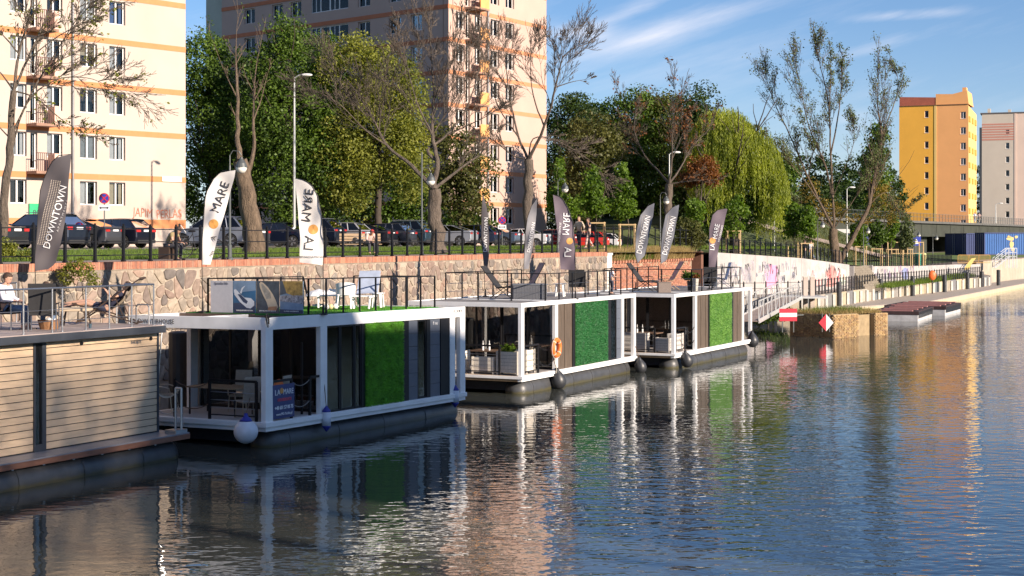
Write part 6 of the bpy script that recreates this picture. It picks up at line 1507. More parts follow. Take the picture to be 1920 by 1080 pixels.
# the park on the right, tree by tree
park = [('dark tree against the right edge of the peach tower', 1068, 146, [(1078, 225, 48, 48), (1068, 320, 58, 88), (1062, 405, 52, 60)], 'dark', 820, 11),
        ('dense tree with a domed top, second of the park group from the tower', 1140, 152, [(1135, 235, 50, 44), (1150, 300, 62, 80), (1145, 400, 60, 60)], 'mid', 820, 12),
        ('tree with sharp twiggy top, third of the park group from the tower', 1200, 150, [(1195, 215, 40, 45), (1222, 225, 40, 48), (1210, 320, 58, 88), (1205, 410, 52, 55)], 'mid', 860, 13),
        ('olive tinged tree top between the twiggy one and the willow', 1258, 150, [(1255, 220, 40, 42), (1262, 300, 50, 80), (1262, 400, 55, 60)], 'oli', 640, 14),
        ('dark tall tree directly left of the willow', 1305, 142, [(1312, 210, 46, 44), (1310, 300, 50, 90), (1320, 400, 60, 60)], 'dark', 820, 15),
        ('olive tree in front of the park group, above the charcoal banner', 1110, 134, [(1118, 270, 42, 50), (1100, 340, 44, 60)], 'oli', 420, 16)]
for lab, px, Y, lb, mk, nc, sd_ in park: leafy(lab, px, Y, 4.6, lb, LM[mk], nc, 34, .29, sd_, .3, (.5, 1.1), 'trees of the park behind the brick wall')
for lab, px, Y, lb, mk, nc, sd_ in [
        ('far tree line crown showing under the willow', 1420, 190, [(1420, 350, 40, 60), (1425, 410, 45, 45)], 'dark', 260, 28),
        ('far tree crown between willow and forked tree', 1462, 195, [(1462, 340, 30, 55), (1465, 400, 34, 45)], 'mid', 240, 29),
        ('far dark tree behind the brown withered crown', 1350, 175, [(1350, 300, 40, 70), (1350, 390, 50, 60)], 'dark', 300, 30),
        ('far low tree under the bare upright stems', 1575, 230, [(1575, 375, 34, 40)], 'mid', 160, 31),
        ('far low tree right of the leaning limb', 1632, 235, [(1630, 400, 30, 28)], 'dark', 130, 32),
        ('far dark tree just right of the willow', 1500, 205, [(1500, 350, 34, 55), (1490, 410, 36, 40)], 'dark', 260, 21),
        ('far dark tree behind the big forked tree', 1545, 215, [(1545, 335, 32, 45), (1550, 395, 40, 42)], 'dark', 260, 22),
        ('far round dark tree right of the forked trunk', 1605, 220, [(1600, 345, 32, 42), (1605, 400, 36, 36)], 'dark', 240, 23),
        ('far tree touching the left edge of the orange tower', 1672, 225, [(1668, 365, 28, 42), (1665, 405, 30, 30)], 'dark', 220, 24),
        ('slim dark poplar left of the orange tower', 1641, 200, [(1645, 270, 12, 38), (1641, 320, 21, 52), (1638, 380, 24, 45)], 'mid', 300, 25),
        ('dark shrubs at the left end of the bridge', 1485, 170, [(1470, 425, 26, 26), (1500, 430, 26, 22)], 'mid', 140, 26)]:
    leafy(lab, px, Y, 3.6, lb, LM[mk], nc, 22, .45, sd_, .2, (.5, 1.1), 'trees beyond the big forked tree')
leafy('dark tree crown in the gap between the orange and the beige tower', 1838, 330, 3, [(1838, 350, 9, 40), (1838, 400, 10, 30)], LM['dark'], 60, 20, .5, 27, .2)
# staked saplings
def sapling(label, px, Y, base, lobes, sd_, mk='bri', stakes=True, n=150, size=.2):
    t = leafy(label, px, Y, base, lobes, LM[mk], n, 20, size, sd_, .04, (.18, .42), 'young staked trees', M_bark, name='sapling', shell=.25, limbs=4)
    if stakes:
        M_st = mat('stake_wood', (.48, .34, .17), .7, 0, .15, 4)
        for x, y in ((-.45, -.3), (.45, -.3), (-.45, .4), (.45, .4)): mb = MB(); mb.tube([(x, y, -.2), (x, y, 1.55)], .045, 8); mb.build('stake', M_st, t)
        mb = MB(); mb.bar((-.52, -.3, 1.5), (.52, -.3, 1.5), .09, .07); mb.bar((-.52, .4, 1.5), (.52, .4, 1.5), .09, .07); mb.build('crossbar', M_st, t)
    return t
sapling('staked sapling with bright leaves right behind the two walking women', 1118, 88, 4.75, [(1112, 345, 20, 28), (1112, 385, 28, 26)], 31)
sapling('staked sapling left of the pair of grey banners', 1176, 93, 4.7, [(1170, 352, 18, 26), (1168, 388, 28, 24), (1165, 320, 8, 20)], 32)
sapling('bright young tree by the tower corner, behind the globe lamp', 1054, 90, 4.75, [(1050, 325, 7, 30), (1045, 375, 18, 25), (1070, 390, 15, 20)], 33, stakes=False, n=110)
sapling('young tree with rounded crown between the grey and the plum banner', 1305, 104, 4.5, [(1303, 388, 18, 20), (1306, 412, 14, 14)], 34, stakes=False, n=110)
sapling('young tree behind the plum banner', 1375, 108, 4.4, [(1378, 395, 24, 26), (1372, 428, 20, 16)], 35, n=120)
sapling('young tree below the right side of the willow', 1487, 122, 3.6, [(1487, 405, 14, 26), (1485, 432, 16, 14)], 36, n=100, size=.24)
sapling('young tree left of the forked trunk', 1512, 121, 3.5, [(1514, 410, 15, 26), (1516, 436, 14, 12)], 37, n=100, size=.24)
sapling('thin young tree just right of the leaning limb of the forked tree', 1613, 130, 3.2, [(1612, 440, 15, 24)], 38, n=80, size=.24)
sapling('dark leaved young tree in a stake frame', 1643, 133, 3.0, [(1642, 438, 20, 22)], 39, 'mid', n=100, size=.24)
sapling('narrow young tree left of the bridge lamps', 1673, 140, 2.9, [(1673, 425, 10, 28), (1672, 450, 10, 12)], 40, n=80, size=.24)
sapling('young tree with yellow tinge at the left end of the bridge girder', 1700, 142, 2.9, [(1700, 432, 13, 28), (1698, 455, 13, 12)], 41, 'pop', n=90, size=.24)
# scaffold-like wooden frames
# willow
def willow():
    Y = 128; px = 1378; o = PX(px, HZ, Y); t = thing('willow_tree', 'big weeping willow with long hanging yellow green twigs', 'tree', (o.x, Y, 4.4)); s = Y / F; g = np.random.default_rng(77); rg = random.Random(6)
    mb = MB(); mb.tube([(0, 0, -.3), (0, 0, 3), (.3, 0, 7), (-.2, 0, 10)], [.5, .4, .3, .1], 9, caps=False); mb.build('trunk', M_barkd, t, smooth=True)
    mb = MB(); tips = []
    for i in range(9): a = rg.uniform(0, 6.28); branches(mb, (0, 0, rg.uniform(4, 7)), (math.cos(a), math.sin(a), 1.2), 4.5, .14, 1, rg, tips, .5, .1, 3)
    mb.build('limbs', M_barkd, t)
    P_ = []; D_ = []
    ns = 3400
    for i in range(ns):
        # dome: left shoulder high, right side falling away
        a = g.uniform(0, 2 * np.pi); rr = g.uniform(0, 1) ** .5
        lobe = g.choice(4, p=[.34, .28, .22, .16]); cx, cz, rx, rz_ = [(-1.0, 8.6, 3.0, 3.3), (1.3, 6.6, 2.7, 3.8), (-2.2, 5.6, 1.6, 4.2), (3.2, 4.3, 1.3, 3.4)][lobe]
        x = cx + rx * rr * math.cos(a); y = 3.0 * rr * math.sin(a) * .9; z = cz + rz_ * math.sqrt(max(0, 1 - rr * rr)) * g.uniform(.75, 1.04)
        L = g.uniform(1.6, 4.6) * (1 if lobe else .8); zmin = g.uniform(.3, 2.2); L = min(L, max(.6, z - zmin)); k = int(L / .16)
        u = np.linspace(0, 1, k); ox, oy = (x - cx) * .10, y * .08; amp = g.normal(0, .12)
        q = np.stack([x + ox * np.minimum(1, u * 2) + amp * u * u + g.normal(0, .035, k), y + oy * np.minimum(1, u * 2) + g.normal(0, .05, k), z - L * u], 1); P_.append(q)
    P_ = np.concatenate(P_); n = len(P_); P_ = np.repeat(P_, 2, 0); n = len(P_); P_ += g.normal(0, .05, (n, 3))
    a = np.stack([g.normal(0, .28, n), g.normal(0, .28, n), -np.ones(n)], 1); a /= np.linalg.norm(a, axis=1)[:, None]; b_ = g.normal(0, 1, (n, 3)); b_ -= a * (a * b_).sum(1)[:, None]; b_ /= np.linalg.norm(b_, axis=1)[:, None]
    sz = (.26 * g.uniform(.6, 1.2, n))[:, None]; V = np.stack([P_ - a * sz * .5, P_ + b_ * sz * .12, P_ + a * sz * .5, P_ - b_ * sz * .12], 1).reshape(-1, 3)
    link('crown', fast_mesh('crown', V, np.arange(n * 4).reshape(-1, 4), LM['wil']), t)
    crown(t, [(-1.4, .6, 7.6, 2.2, 1.6, 2.6), (1.2, .6, 5.2, 2.2, 1.6, 3.2), (-1.6, .6, 3.8, 1.6, 1.5, 2.6)], 420, 24, .3, LM['mid'], 78, (.4, .9), 'inner_crown')
willow()
# ---- bare and sparse trees with drawn limbs
def limb_tree(label, Y, base, limbs, seed, bark, depth=3, twig=(.55, .12, 5), leaf=None, lrate=0.0, lsize=.12, nleaf=5, name='bare_tree', dj=.5, tl=.75, rmin=.009, only_from=.35, leafr=.25, spread=.6, thin=.8, tip=.22):
    """limbs: list of (polyline in photo px, radius start m, radius end m); first one is the trunk"""
    px0 = limbs[0][0][0][0]; o = PX(px0, HZ, Y); t = thing(name, label, 'tree', (o.x, Y, base)); s = Y / F; rg = random.Random(seed)
    tips = []; pos = {}
    def cv(q, dy=0): return Vector(((q[0] - px0) * s, dy, EYE - (q[1] - HZ) * s - base))
    tm = MB(); lm = MB()
    for li, lb in enumerate(limbs):
        pl, ra, rb_ = lb[:3]; ra, rb_ = (ra, rb_) if li == 0 else (ra * thin, rb_ * thin); own = lb[3] if len(lb) > 3 else depth; y = 0.0; diry = rg.uniform(-dj, dj) if li else 0; pts = []
        for i, q in enumerate(pl):
            key = tuple(q)
            if key in pos: pts.append(pos[key].copy()); y = pts[-1].y; continue
            if i: y += diry * (cv(pl[i]) - cv(pl[i - 1])).length
            p_ = cv(q, y); pos[key] = p_; pts.append(p_)
        # smooth & wobble
        fine = []; rad = []
        for i in range(len(pts) - 1):
            for j in range(4):
                u = j / 4; a, b_ = pts[i], pts[i + 1]
                m0 = (pts[i + 1] - pts[i - 1]) / 2 if i else (b_ - a); m1 = (pts[i + 2] - pts[i]) / 2 if i + 2 < len(pts) else (b_ - a)
                h00, h10, h01, h11 = 2 * u ** 3 - 3 * u * u + 1, u ** 3 - 2 * u * u + u, -2 * u ** 3 + 3 * u * u, u ** 3 - u * u
                fine.append(a * h00 + m0 * h10 + b_ * h01 + m1 * h11)
        fine.append(pts[-1]); K = len(fine)
        rad = [ra + (rb_ - ra) * (i / (K - 1)) ** .8 for i in range(K)]
        for i in range(1, K - 1): fine[i] = fine[i] + Vector((rg.gauss(0, 1), rg.gauss(0, 1), 0)) * min(.05, rad[i] * .25)
        if li == 0: rad = [r_ * (1.35 if i == 0 else 1.0 + rg.uniform(-.05, .08)) for i, r_ in enumerate(rad)]
        if li == 0:
            n0 = len(tm.v); tm.tube(fine, rad, 28, caps=False); ks = [rg.uniform(-.07, .06) for _ in range(28)]
            for vi in range(n0, len(tm.v)):
                ri, aj = divmod(vi - n0, 28); c_ = fine[ri]; f_ = 1 + ks[(aj + ri // 4) % 28] + rg.uniform(-.02, .02); v_ = Vector(tm.v[vi]); tm.v[vi] = tuple(c_ + (v_ - c_) * f_)
        else: lm.tube(fine, rad, 10 if ra > .12 else 6, caps=False)
        if own <= 0: continue
        Ltot = sum((fine[i + 1] - fine[i]).length for i in range(K - 1)); cnt = int(Ltot * twig[2] / 2.2)
        for i in range(cnt):
            f = only_from + (1 - only_from) * rg.random(); a = min(K - 2, int(f * (K - 1))); ax = (fine[a + 1] - fine[a]).normalized(); rv_ = Vector((rg.gauss(0, 1), rg.gauss(0, 1), rg.gauss(0, .5))); rv_ = (rv_ - ax * rv_.dot(ax)).normalized()
            branches(lm, fine[a], ax * math.cos(spread) + rv_ * math.sin(spread) + Vector((0, 0, twig[1])), Ltot * tl * rg.uniform(.16, .36) * (1.25 - f * .5), max(rmin, rad[a] * rg.uniform(.3, .5)), own - 1, rg, tips, twig[0], twig[1], 3, 4, 4, .09, rmin)
        branches(lm, fine[-1], fine[-1] - fine[-3], Ltot * tip, max(rmin, rad[-1]), own - 1, rg, tips, twig[0], twig[1], 4, 4, 4, .08, rmin)
    tm.build('trunk', bark, t, smooth=True); lm.build('limbs', bark, t)
    if leaf and lrate:
        C = np.array([tuple(p_) for p_, r_ in tips if rg.random() < lrate])
        if len(C):
            V, Q = leaves_np(C, leafr, nleaf, lsize, seed); link('leaves', fast_mesh('leaves', V, Q, leaf), t)
    return t
limb_tree('thick bare tree with a heavy forked crown in front of the peach tower', 72, 4.62,
    [([(822, 476), (815, 400), (814, 355)], .36, .30, 0),
     ([(814, 355), (818, 300), (808, 250), (810, 180), (806, 120), (800, 60)], .20, .03),
     ([(814, 355), (770, 310), (722, 270), (690, 215), (655, 160), (615, 110)], .17, .02),
     ([(722, 270), (680, 240), (630, 190), (570, 160)], .06, .015),
     ([(814, 355), (855, 320), (895, 290), (925, 255)], .13, .02),
     ([(818, 300), (800, 280), (835, 250), (870, 200), (890, 140), (900, 80)], .13, .02),
     ([(808, 250), (780, 190), (760, 120), (750, 60)], .08, .015), ([(810, 180), (840, 120), (860, 60), (870, 10)], .08, .015),
     ([(835, 250), (870, 235), (915, 215), (950, 190)], .06, .012)], 101, M_bark, 4, (.5, .1, 4.2), tl=.8, thin=.7, tip=.14)
limb_tree('bare tree with fine fan of twigs right of the peach tower edge', 80, 4.62,
    [([(992, 474), (990, 380), (991, 300)], .26, .22, 0),
     ([(991, 300), (972, 255), (958, 190), (950, 130), (945, 85)], .11, .02), ([(991, 300), (1020, 240), (1040, 170), (1052, 120), (1075, 100)], .13, .02),
     ([(991, 300), (1000, 260), (1040, 262), (1090, 290), (1130, 318)], .07, .012), ([(991, 300), (960, 290), (930, 265), (905, 250)], .07, .012),
     ([(972, 255), (935, 200), (915, 140), (900, 90)], .06, .012), ([(1020, 240), (1000, 180), (995, 120), (1000, 75)], .07, .012),
     ([(1040, 170), (1070, 160), (1100, 155)], .05, .01), ([(1052, 120), (1050, 100), (1048, 80)], .04, .01)], 102, M_bark, 4, (.5, .12, 4.6), tl=.8, thin=.75, tip=.14)
limb_tree('leaning cracked tree trunk with two bare upright stems left of the white banners', 66, 4.66,
    [([(478, 476), (470, 400), (458, 340), (450, 300)], .44, .30, 0),
     ([(450, 300), (442, 255), (436, 180), (428, 110), (424, 60)], .18, .02), ([(458, 340), (470, 290), (466, 220), (462, 150), (463, 100)], .15, .02),
     ([(466, 220), (480, 180), (492, 130)], .05, .01), ([(436, 180), (420, 150), (405, 120), (380, 60)], .05, .008)], 103, M_barkw, 2, (.5, .15, 3), tl=.45, leaf=LM['mid'], lrate=.15)
limb_tree('slender tree with crooked spreading twigs at the left edge before the cream block', 56, 4.66,
    [([(2, 440), (12, 330), (20, 260), (26, 170)], .16, .11, 0),
     ([(26, 170), (34, 100), (50, 40), (62, -20)], .08, .03), ([(26, 170), (45, 110), (72, 30), (85, -20)], .07, .02), ([(20, 260), (60, 170), (110, 85), (150, 20)], .06, .015),
     ([(12, 330), (45, 200), (100, 150), (160, 145), (200, 160)], .05, .01), ([(26, 170), (70, 185), (120, 225), (160, 250)], .05, .01), ([(26, 170), (-10, 130), (-50, 120)], .05, .01), ([(34, 100), (0, 60), (-40, 30)], .05, .01),
     ([(45, 110), (100, 60), (150, 30), (175, 10)], .04, .01), ([(20, 260), (-10, 225), (-40, 200)], .04, .01)], 104, M_bark, 4, (.55, .06, 5.5), leaf=LM['yel'], lrate=.035, lsize=.14, nleaf=4, tl=.6, dj=.35)
limb_tree('bare tree with a pale trunk and thin upright limbs against the dark park trees', 108, 4.5,
    [([(1254, 420), (1253, 385), (1255, 345)], .30, .25, 0),
     ([(1255, 345), (1258, 300), (1257, 240), (1262, 190)], .12, .02), ([(1255, 345), (1235, 320), (1210, 290), (1190, 240), (1178, 200)], .12, .02),
     ([(1255, 345), (1280, 310), (1300, 275), (1330, 245)], .10, .02), ([(1255, 345), (1290, 340), (1330, 338)], .08, .02), ([(1258, 300), (1275, 260), (1290, 225)], .06, .01)], 105, M_bark, 4, (.5, .12, 4), leaf=LM['bro'], lrate=.05, lsize=.2, nleaf=4)
leafy('withered rust brown crown in front of the dark park trees', 1312, 110, 4.5, [(1318, 318, 30, 24), (1296, 335, 22, 16), (1335, 335, 16, 16)], LM['bro'], 200, 24, .17, 55, .08, (.25, .5), bark=M_bark, shell=.35)
limb_tree('huge many stemmed half bare tree forked near the ground, left of the orange tower', 129, 3.1,
    [([(1570, 497), (1563, 460), (1563, 430)], .45, .36, 0),
     ([(1563, 430), (1540, 380), (1515, 320), (1488, 250), (1462, 190), (1445, 130)], .26, .03), ([(1540, 380), (1500, 330), (1460, 290), (1425, 255)], .12, .02),
     ([(1563, 430), (1562, 370), (1545, 300), (1520, 240), (1505, 170), (1495, 115)], .24, .03), ([(1562, 370), (1558, 290), (1555, 200), (1540, 130), (1530, 85)], .22, .03),
     ([(1558, 290), (1572, 220), (1578, 160), (1580, 110)], .16, .03), ([(1555, 200), (1556, 150), (1552, 95)], .09, .02), ([(1562, 370), (1585, 310), (1600, 260), (1592, 225)], .10, .02),
     ([(1570, 497), (1605, 440), (1632, 385), (1648, 320), (1660, 250), (1655, 190), (1660, 120)], .50, .03), ([(1660, 250), (1685, 200), (1700, 150), (1690, 100)], .13, .02),
     ([(1563, 430), (1600, 370), (1620, 330), (1632, 300)], .12, .02), ([(1563, 430), (1530, 405), (1500, 385), (1475, 360)], .12, .02), ([(1632, 385), (1665, 360), (1690, 395), (1720, 380)], .09, .02),
     ([(1545, 300), (1525, 280), (1500, 220)], .07, .02), ([(1605, 440), (1640, 400), (1680, 370)], .07, .02)], 106, M_barkw, 3, (.42, .18, 4.4), leaf=LM['pop'], lrate=.55, lsize=.17, nleaf=4, name='half_bare_tree', dj=.35, rmin=.012, leafr=.35, tl=.42, spread=.42, thin=.5, tip=.09)
leafy('ochre leafed low growth on the leaning limb of the forked tree', 1655, 135, 3.1, [(1648, 370, 24, 34), (1625, 412, 30, 22), (1560, 400, 40, 20), (1672, 400, 18, 26), (1520, 360, 22, 26)], leaf_mat('ochre_leaves', (.10, .09, .02), (.34, .24, .05), .4), 190, 16, .22, 57, .06, (.3, .7), bark=M_bark, shell=.2)
# ---- ground plants
def tufts(name, label_kind, pts, n, h, m, seed, spread=.12, w=.012, parent=None):
    g = np.random.default_rng(seed); P_ = pts(g, n); th = g.uniform(0, 2 * np.pi, n); L = h * g.uniform(.4, 1.2, n); ln = g.normal(0, spread, (n, 2)) * L[:, None] * 2
    b_ = np.stack([np.cos(th), np.sin(th), np.zeros(n)], 1) * w; top = P_ + np.stack([ln[:, 0], ln[:, 1], L], 1)
    V = np.stack([P_ - b_, P_ + b_, top], 1).reshape(-1, 3); return tag(link(name, fast_mesh(name, V, np.arange(n * 3).reshape(-1, 3), m), parent), kind='stuff' if label_kind is None else None)
def verge_pts(g, n):
    Y = g.uniform(37, 125, n) ** 1.0; d = 2.9 + 11 * g.uniform(0, 1, n) ** 1.6; x = wallx(np.minimum(Y, 100)) + np.maximum(0, Y - 100) * .6 - .916 * d; y = Y + .402 * d
    z = 4.62 + (4.85 - 4.62) * (d - 2.8) / 11.7; return np.stack([x, y, z - .02], 1)
tufts('verge_grass', None, verge_pts, 60000, .15, LM['gra'], 1, .2, .014)
def hay_pts(g, n):
    s_ = g.uniform(-.5, 15.2, n); d = g.uniform(.35, 2.6, n); k = g.uniform(0, 1, n); s_ = np.where(k < .7, 7 + 8 * g.uniform(0, 1, n), s_)
    o_ = np.array([bf.o[0], bf.o[1]]); q = o_ + s_[:, None] * np.array(bf.d) + d[:, None] * np.array(bf.e); return np.stack([q[:, 0], q[:, 1], np.full(n, 4.1) + .0 * s_], 1)
mb = MB(); q = [bf.w(-.7, .4, 4.12), bf.w(15.3, .4, 4.12), bf.w(15.3, 3.4, 4.66), bf.w(-.7, 3.4, 4.66)]; mb.add(q, [(0, 1, 2, 3)]); tag(mb.build('wall_top_soil', mat('dry_soil', (.28, .2, .11), .95, 0, .3, 2, .5)), kind='structure')
tufts('dry_grass', None, hay_pts, 22000, .75, LM['hay'], 2, .16, .014)
tufts('dry_grass', None, lambda g, n: np.stack([*(lambda s_, d: (bf.o[0] + s_ * bf.d[0] + d * bf.e[0], bf.o[1] + s_ * bf.d[1] + d * bf.e[1]))(g.uniform(.5, 7, n), g.uniform(.4, 1.8, n)), np.full(n, 4.15)], 1), 5000, .45, LM['gra'], 3, .2, .014)
leafy('wild green bush in the dry grass behind the banners', 1295, 101, 4.4, [(1290, 432, 24, 22), (1305, 450, 20, 16), (1277, 450, 14, 12)], LM['oli'], 120, 26, .16, 60, .03, (.2, .45), name='wild_bush', limbs=3)
def emb_pts(g, n):
    a = g.uniform(0, 1, n); c = g.uniform(0, 1, n); P0, P1 = BR.w(-36, -9, 3.2), BR.w(-65, -12, 3.3); P2, P3 = BR.w(-65, 1, 7.5), BR.w(-36, 1, 7.8)
    A = np.array(P0)[None] * (1 - a[:, None]) + np.array(P1)[None] * a[:, None]; B = np.array(P3)[None] * (1 - a[:, None]) + np.array(P2)[None] * a[:, None]; return A * (1 - c[:, None]) + B * c[:, None]
tufts('embankment_grass_blades', None, emb_pts, 9000, .3, LM['oli'], 5, .2, .03)
def low_pts(g, n):
    s_ = g.uniform(0, 1, n); Lx = np.array([28.5, 38, 47.6]); Ly = np.array([124.5, 144, 165]); x = np.interp(s_, [0, .45, 1], Lx); y = np.interp(s_, [0, .45, 1], Ly); d = g.uniform(.2, 2.4, n); return np.stack([x + .88 * d, y - .45 * d, np.full(n, LZ)], 1)
tufts('lower_grass', None, low_pts, 9000, .4, LM['gra'], 6, .2, .02)
# ================================================================ THINGS ON THE DECKS
M_wick = mat('beige_wicker', (.40, .34, .27), .8, 0, .12, 20, .3); M_alu = mat('champagne_metal', (.5, .42, .32), .35, .7, .05); M_blk = mat('black_fabric', (.022, .022, .024), .85, var=.15)
M_plast = mat('white_plastic', (.78, .78, .77), .35, 0, .04, 3)
def wicker_chair(label, loc, rz, m=M_wick, leg=M_alu, group='wicker chairs on the nearest terrace', name='terrace_chair', tall=.62):
    t = thing(name, label, 'chair', loc, rz, group); mb = MB(); mb.bx(-.24, .24, -.24, .24, .40, .46); mb.build('seat', m, t, bevel=.015)
    mb = MB(); mb.box((-.27, 0, .46 + tall / 2), (.035, .46, tall), M=Matrix.Rotation(R(-9), 3, 'Y')); mb.build('backrest', m, t, bevel=.012)
    for x, y in ((.22, .23), (.22, -.23), (-.24, .23), (-.24, -.23)):
        mb = MB(); mb.tube([(x, y, .42), (x * 1.2, y * 1.08, 0)], .014, 6); mb.build('leg', leg, t)
    for s_ in (-1, 1): mb = MB(); mb.tube([(-.27, s_ * .26, .68), (.0, s_ * .29, .67), (.2, s_ * .28, .62), (.24, s_ * .25, .44)], .018, 6); mb.build('armrest', leg, t)
    return t
A2 = BT2.a
wicker_chair('wicker chair with its back to the canal at the nearest terrace table', BT2.w(.62, 1.05, FL2), A2 + R(60))
wicker_chair('wicker chair beside the corner post of the nearest terrace', BT2.w(1.15, .55, FL2), A2 + R(100))
wicker_chair('wicker chair tucked behind the nearest terrace table', BT2.w(1.75, 2.2, FL2), A2 + R(200))
wicker_chair('wicker armchair at the far end of the nearest terrace, by the dark mooring pile', BT2.w(.85, 4.0, FL2), A2 + R(-70))
t = thing('terrace_table', 'pale wooden dining table on the nearest terrace', 'table', BT2.w(.95, 2.2, FL2), A2)
mb = MB(); mb.bx(-.42, .42, -.85, .85, .70, .735); mb.build('table_top', M_wood, t, bevel=.006)
for x, y in ((.36, .75), (.36, -.75), (-.36, .75), (-.36, -.75)): mb = MB(); mb.tube([(x, y, 0), (x, y, .70)], .025, 8); mb.build('leg', M_black, t)
# sun loungers on the turf roof
def lounger(label, loc, rz, towel=True, raise_=48):
    t = thing('sun_lounger', label, 'sun lounger', loc, rz, 'white plastic sun loungers on the turf roof'); mb = MB(); W_ = .62
    mb.bx(-.1, 1.25, -W_ / 2, -W_ / 2 + .06, .30, .37); mb.bx(-.1, 1.25, W_ / 2 - .06, W_ / 2, .30, .37)
    for i in range(9): mb.bx(.0 + i * .14, .09 + i * .14, -W_ / 2 + .06, W_ / 2 - .06, .335, .36)
    mb.build('bed_frame', M_plast, t, bevel=.008)
    a = R(180 - raise_); ux, uz = math.cos(a), math.sin(a); mb = MB()
    for s_ in (-1, 1): mb.bar((-.08, s_ * (W_ / 2 - .03), .36), (-.08 + ux * .75, s_ * (W_ / 2 - .03), .36 + uz * .75), .05)
    for i in range(6): mb.bar((-.08 + ux * (.08 + i * .125), -W_ / 2 + .05, .36 + uz * (.08 + i * .125)), (-.08 + ux * (.08 + i * .125), W_ / 2 - .05, .36 + uz * (.08 + i * .125)), .08, .02)
    mb.build('backrest', M_plast, t)
    for x in (.05, 1.15):
        for s_ in (-1, 1): mb = MB(); mb.bar((x, s_ * .27, .33), (x + (.1 if x > .5 else -.08), s_ * .25, 0), .055, .04); mb.build('leg', M_plast, t, bevel=.01)
    if towel:
        mb = MB(); n_ = 14; vs = []
        for i in range(n_ + 1):
            u = i / n_
            if u < .5: d_ = (0.5 - u) * 2 * .85; c = Vector((-.08 + ux * d_ + uz * .05, 0, .36 + uz * d_ - ux * .05 + .01))
            else: c = Vector((-.05 + (u - .5) * .9, 0, .40))
            for s_ in (-1, -.3, .4, 1): vs.append((c.x, s_ * .31, c.z + .008 * math.sin(7 * u + s_ * 3)))
        mb.add(vs, [(i * 4 + j, i * 4 + j + 1, (i + 1) * 4 + j + 1, (i + 1) * 4 + j) for i in range(n_) for j in range(3)]); c_ = mb.build('towel', mat('blue_grey_towel', (.33, .38, .48), .9, 0, .15, 4), t, smooth=True)
    return t
TZ = rz2 + .05
q = BT2.w(BT2.s(688, 1.0), 1.0, TZ); lounger('white lounger with its back raised and a blue grey towel over it', q, A2 + R(205))
q = BT2.w(BT2.s(628, 2.2), 2.2, TZ); lounger('low lying white lounger behind the raised one', q, A2 + R(205), False, 8)
def stool(label, loc, rz, h=.42, w=.42, back=0):
    t = thing('plastic_table', label, 'side table', loc, rz); mb = MB(); mb.lathe([(w / 2, h - .03), (w / 2, h), (0, h + .005)], 20); mb.build('table_top', M_plast, t)
    for a in range(4): an = a * math.pi / 2 + .6; mb = MB(); mb.bar((w * .36 * math.cos(an), w * .36 * math.sin(an), h - .02), (w * .46 * math.cos(an), w * .46 * math.sin(an), 0), .07, .03); mb.build('leg', M_plast, t)
    return t
q = BT2.w(BT2.s(648, 1.1), 1.1, TZ); t = thing('plastic_chair', 'white plastic armchair beside the low lounger', 'chair', q, A2 + R(30))
mb = MB(); mb.bx(-.22, .22, -.23, .23, .36, .40); mb.build('seat', M_plast, t, bevel=.02)
mb = MB(); vs = []; n_ = 12
for i in range(n_ + 1):
    a = math.pi * (.35 + 1.3 * i / n_); x, y = .26 * math.cos(a), .27 * math.sin(a); h_ = .62 + .12 * math.sin(math.pi * i / n_); vs += [(x, y, .38), (x * 1.08, y * 1.08, h_)]
mb.add(vs, [(2 * i, 2 * i + 2, 2 * i + 3, 2 * i + 1) for i in range(n_)]); mb.build('shell_back', M_plast, t, smooth=True)
for x, y in ((.2, .2), (.2, -.2), (-.2, .2), (-.2, -.2)): mb = MB(); mb.bar((x, y, .38), (x * 1.2, y * 1.2, 0), .06, .04); mb.build('leg', M_plast, t)
stool('white round plastic side table in front of the raised lounger', BT2.w(BT2.s(708, .7), .7, TZ), 0)
for i, (px_, c) in enumerate(((612, (.75, .74, .7)), (620, (.7, .6, .3)), (629, (.75, .75, .7)))):
    q = BT2.w(BT2.s(px_, 1.0), 1.0, TZ + .08); o_ = MB(); o_.sphere((0, 0, 0), .08, 14, 8); tag(o_.build('pebble_lamp', mat('pale_ball%d' % i, c, .4, var=.05), None, q, smooth=True), ['left of three little pale balls on the turf roof', 'yellowish middle one of three little balls on the turf roof', 'right of three little pale balls on the turf roof'][i], 'ball')
q = BT2.w(BT2.s(598, 2.6), 2.6, TZ); t = thing('folded_parasol', 'small white folded sunshade base at the back of the turf roof', 'parasol', q, A2); mb = MB(); mb.lathe([(.02, .5), (.3, .42), (.42, .30), (.41, .29)], 14); mb.build('canopy', M_plast, t); mb = MB(); mb.tube([(0, 0, 0), (0, 0, .5)], .02, 8); mb.lathe([(.2, 0), (.2, .05), (.04, .07)], 12); mb.build('foot', M_plast, t)

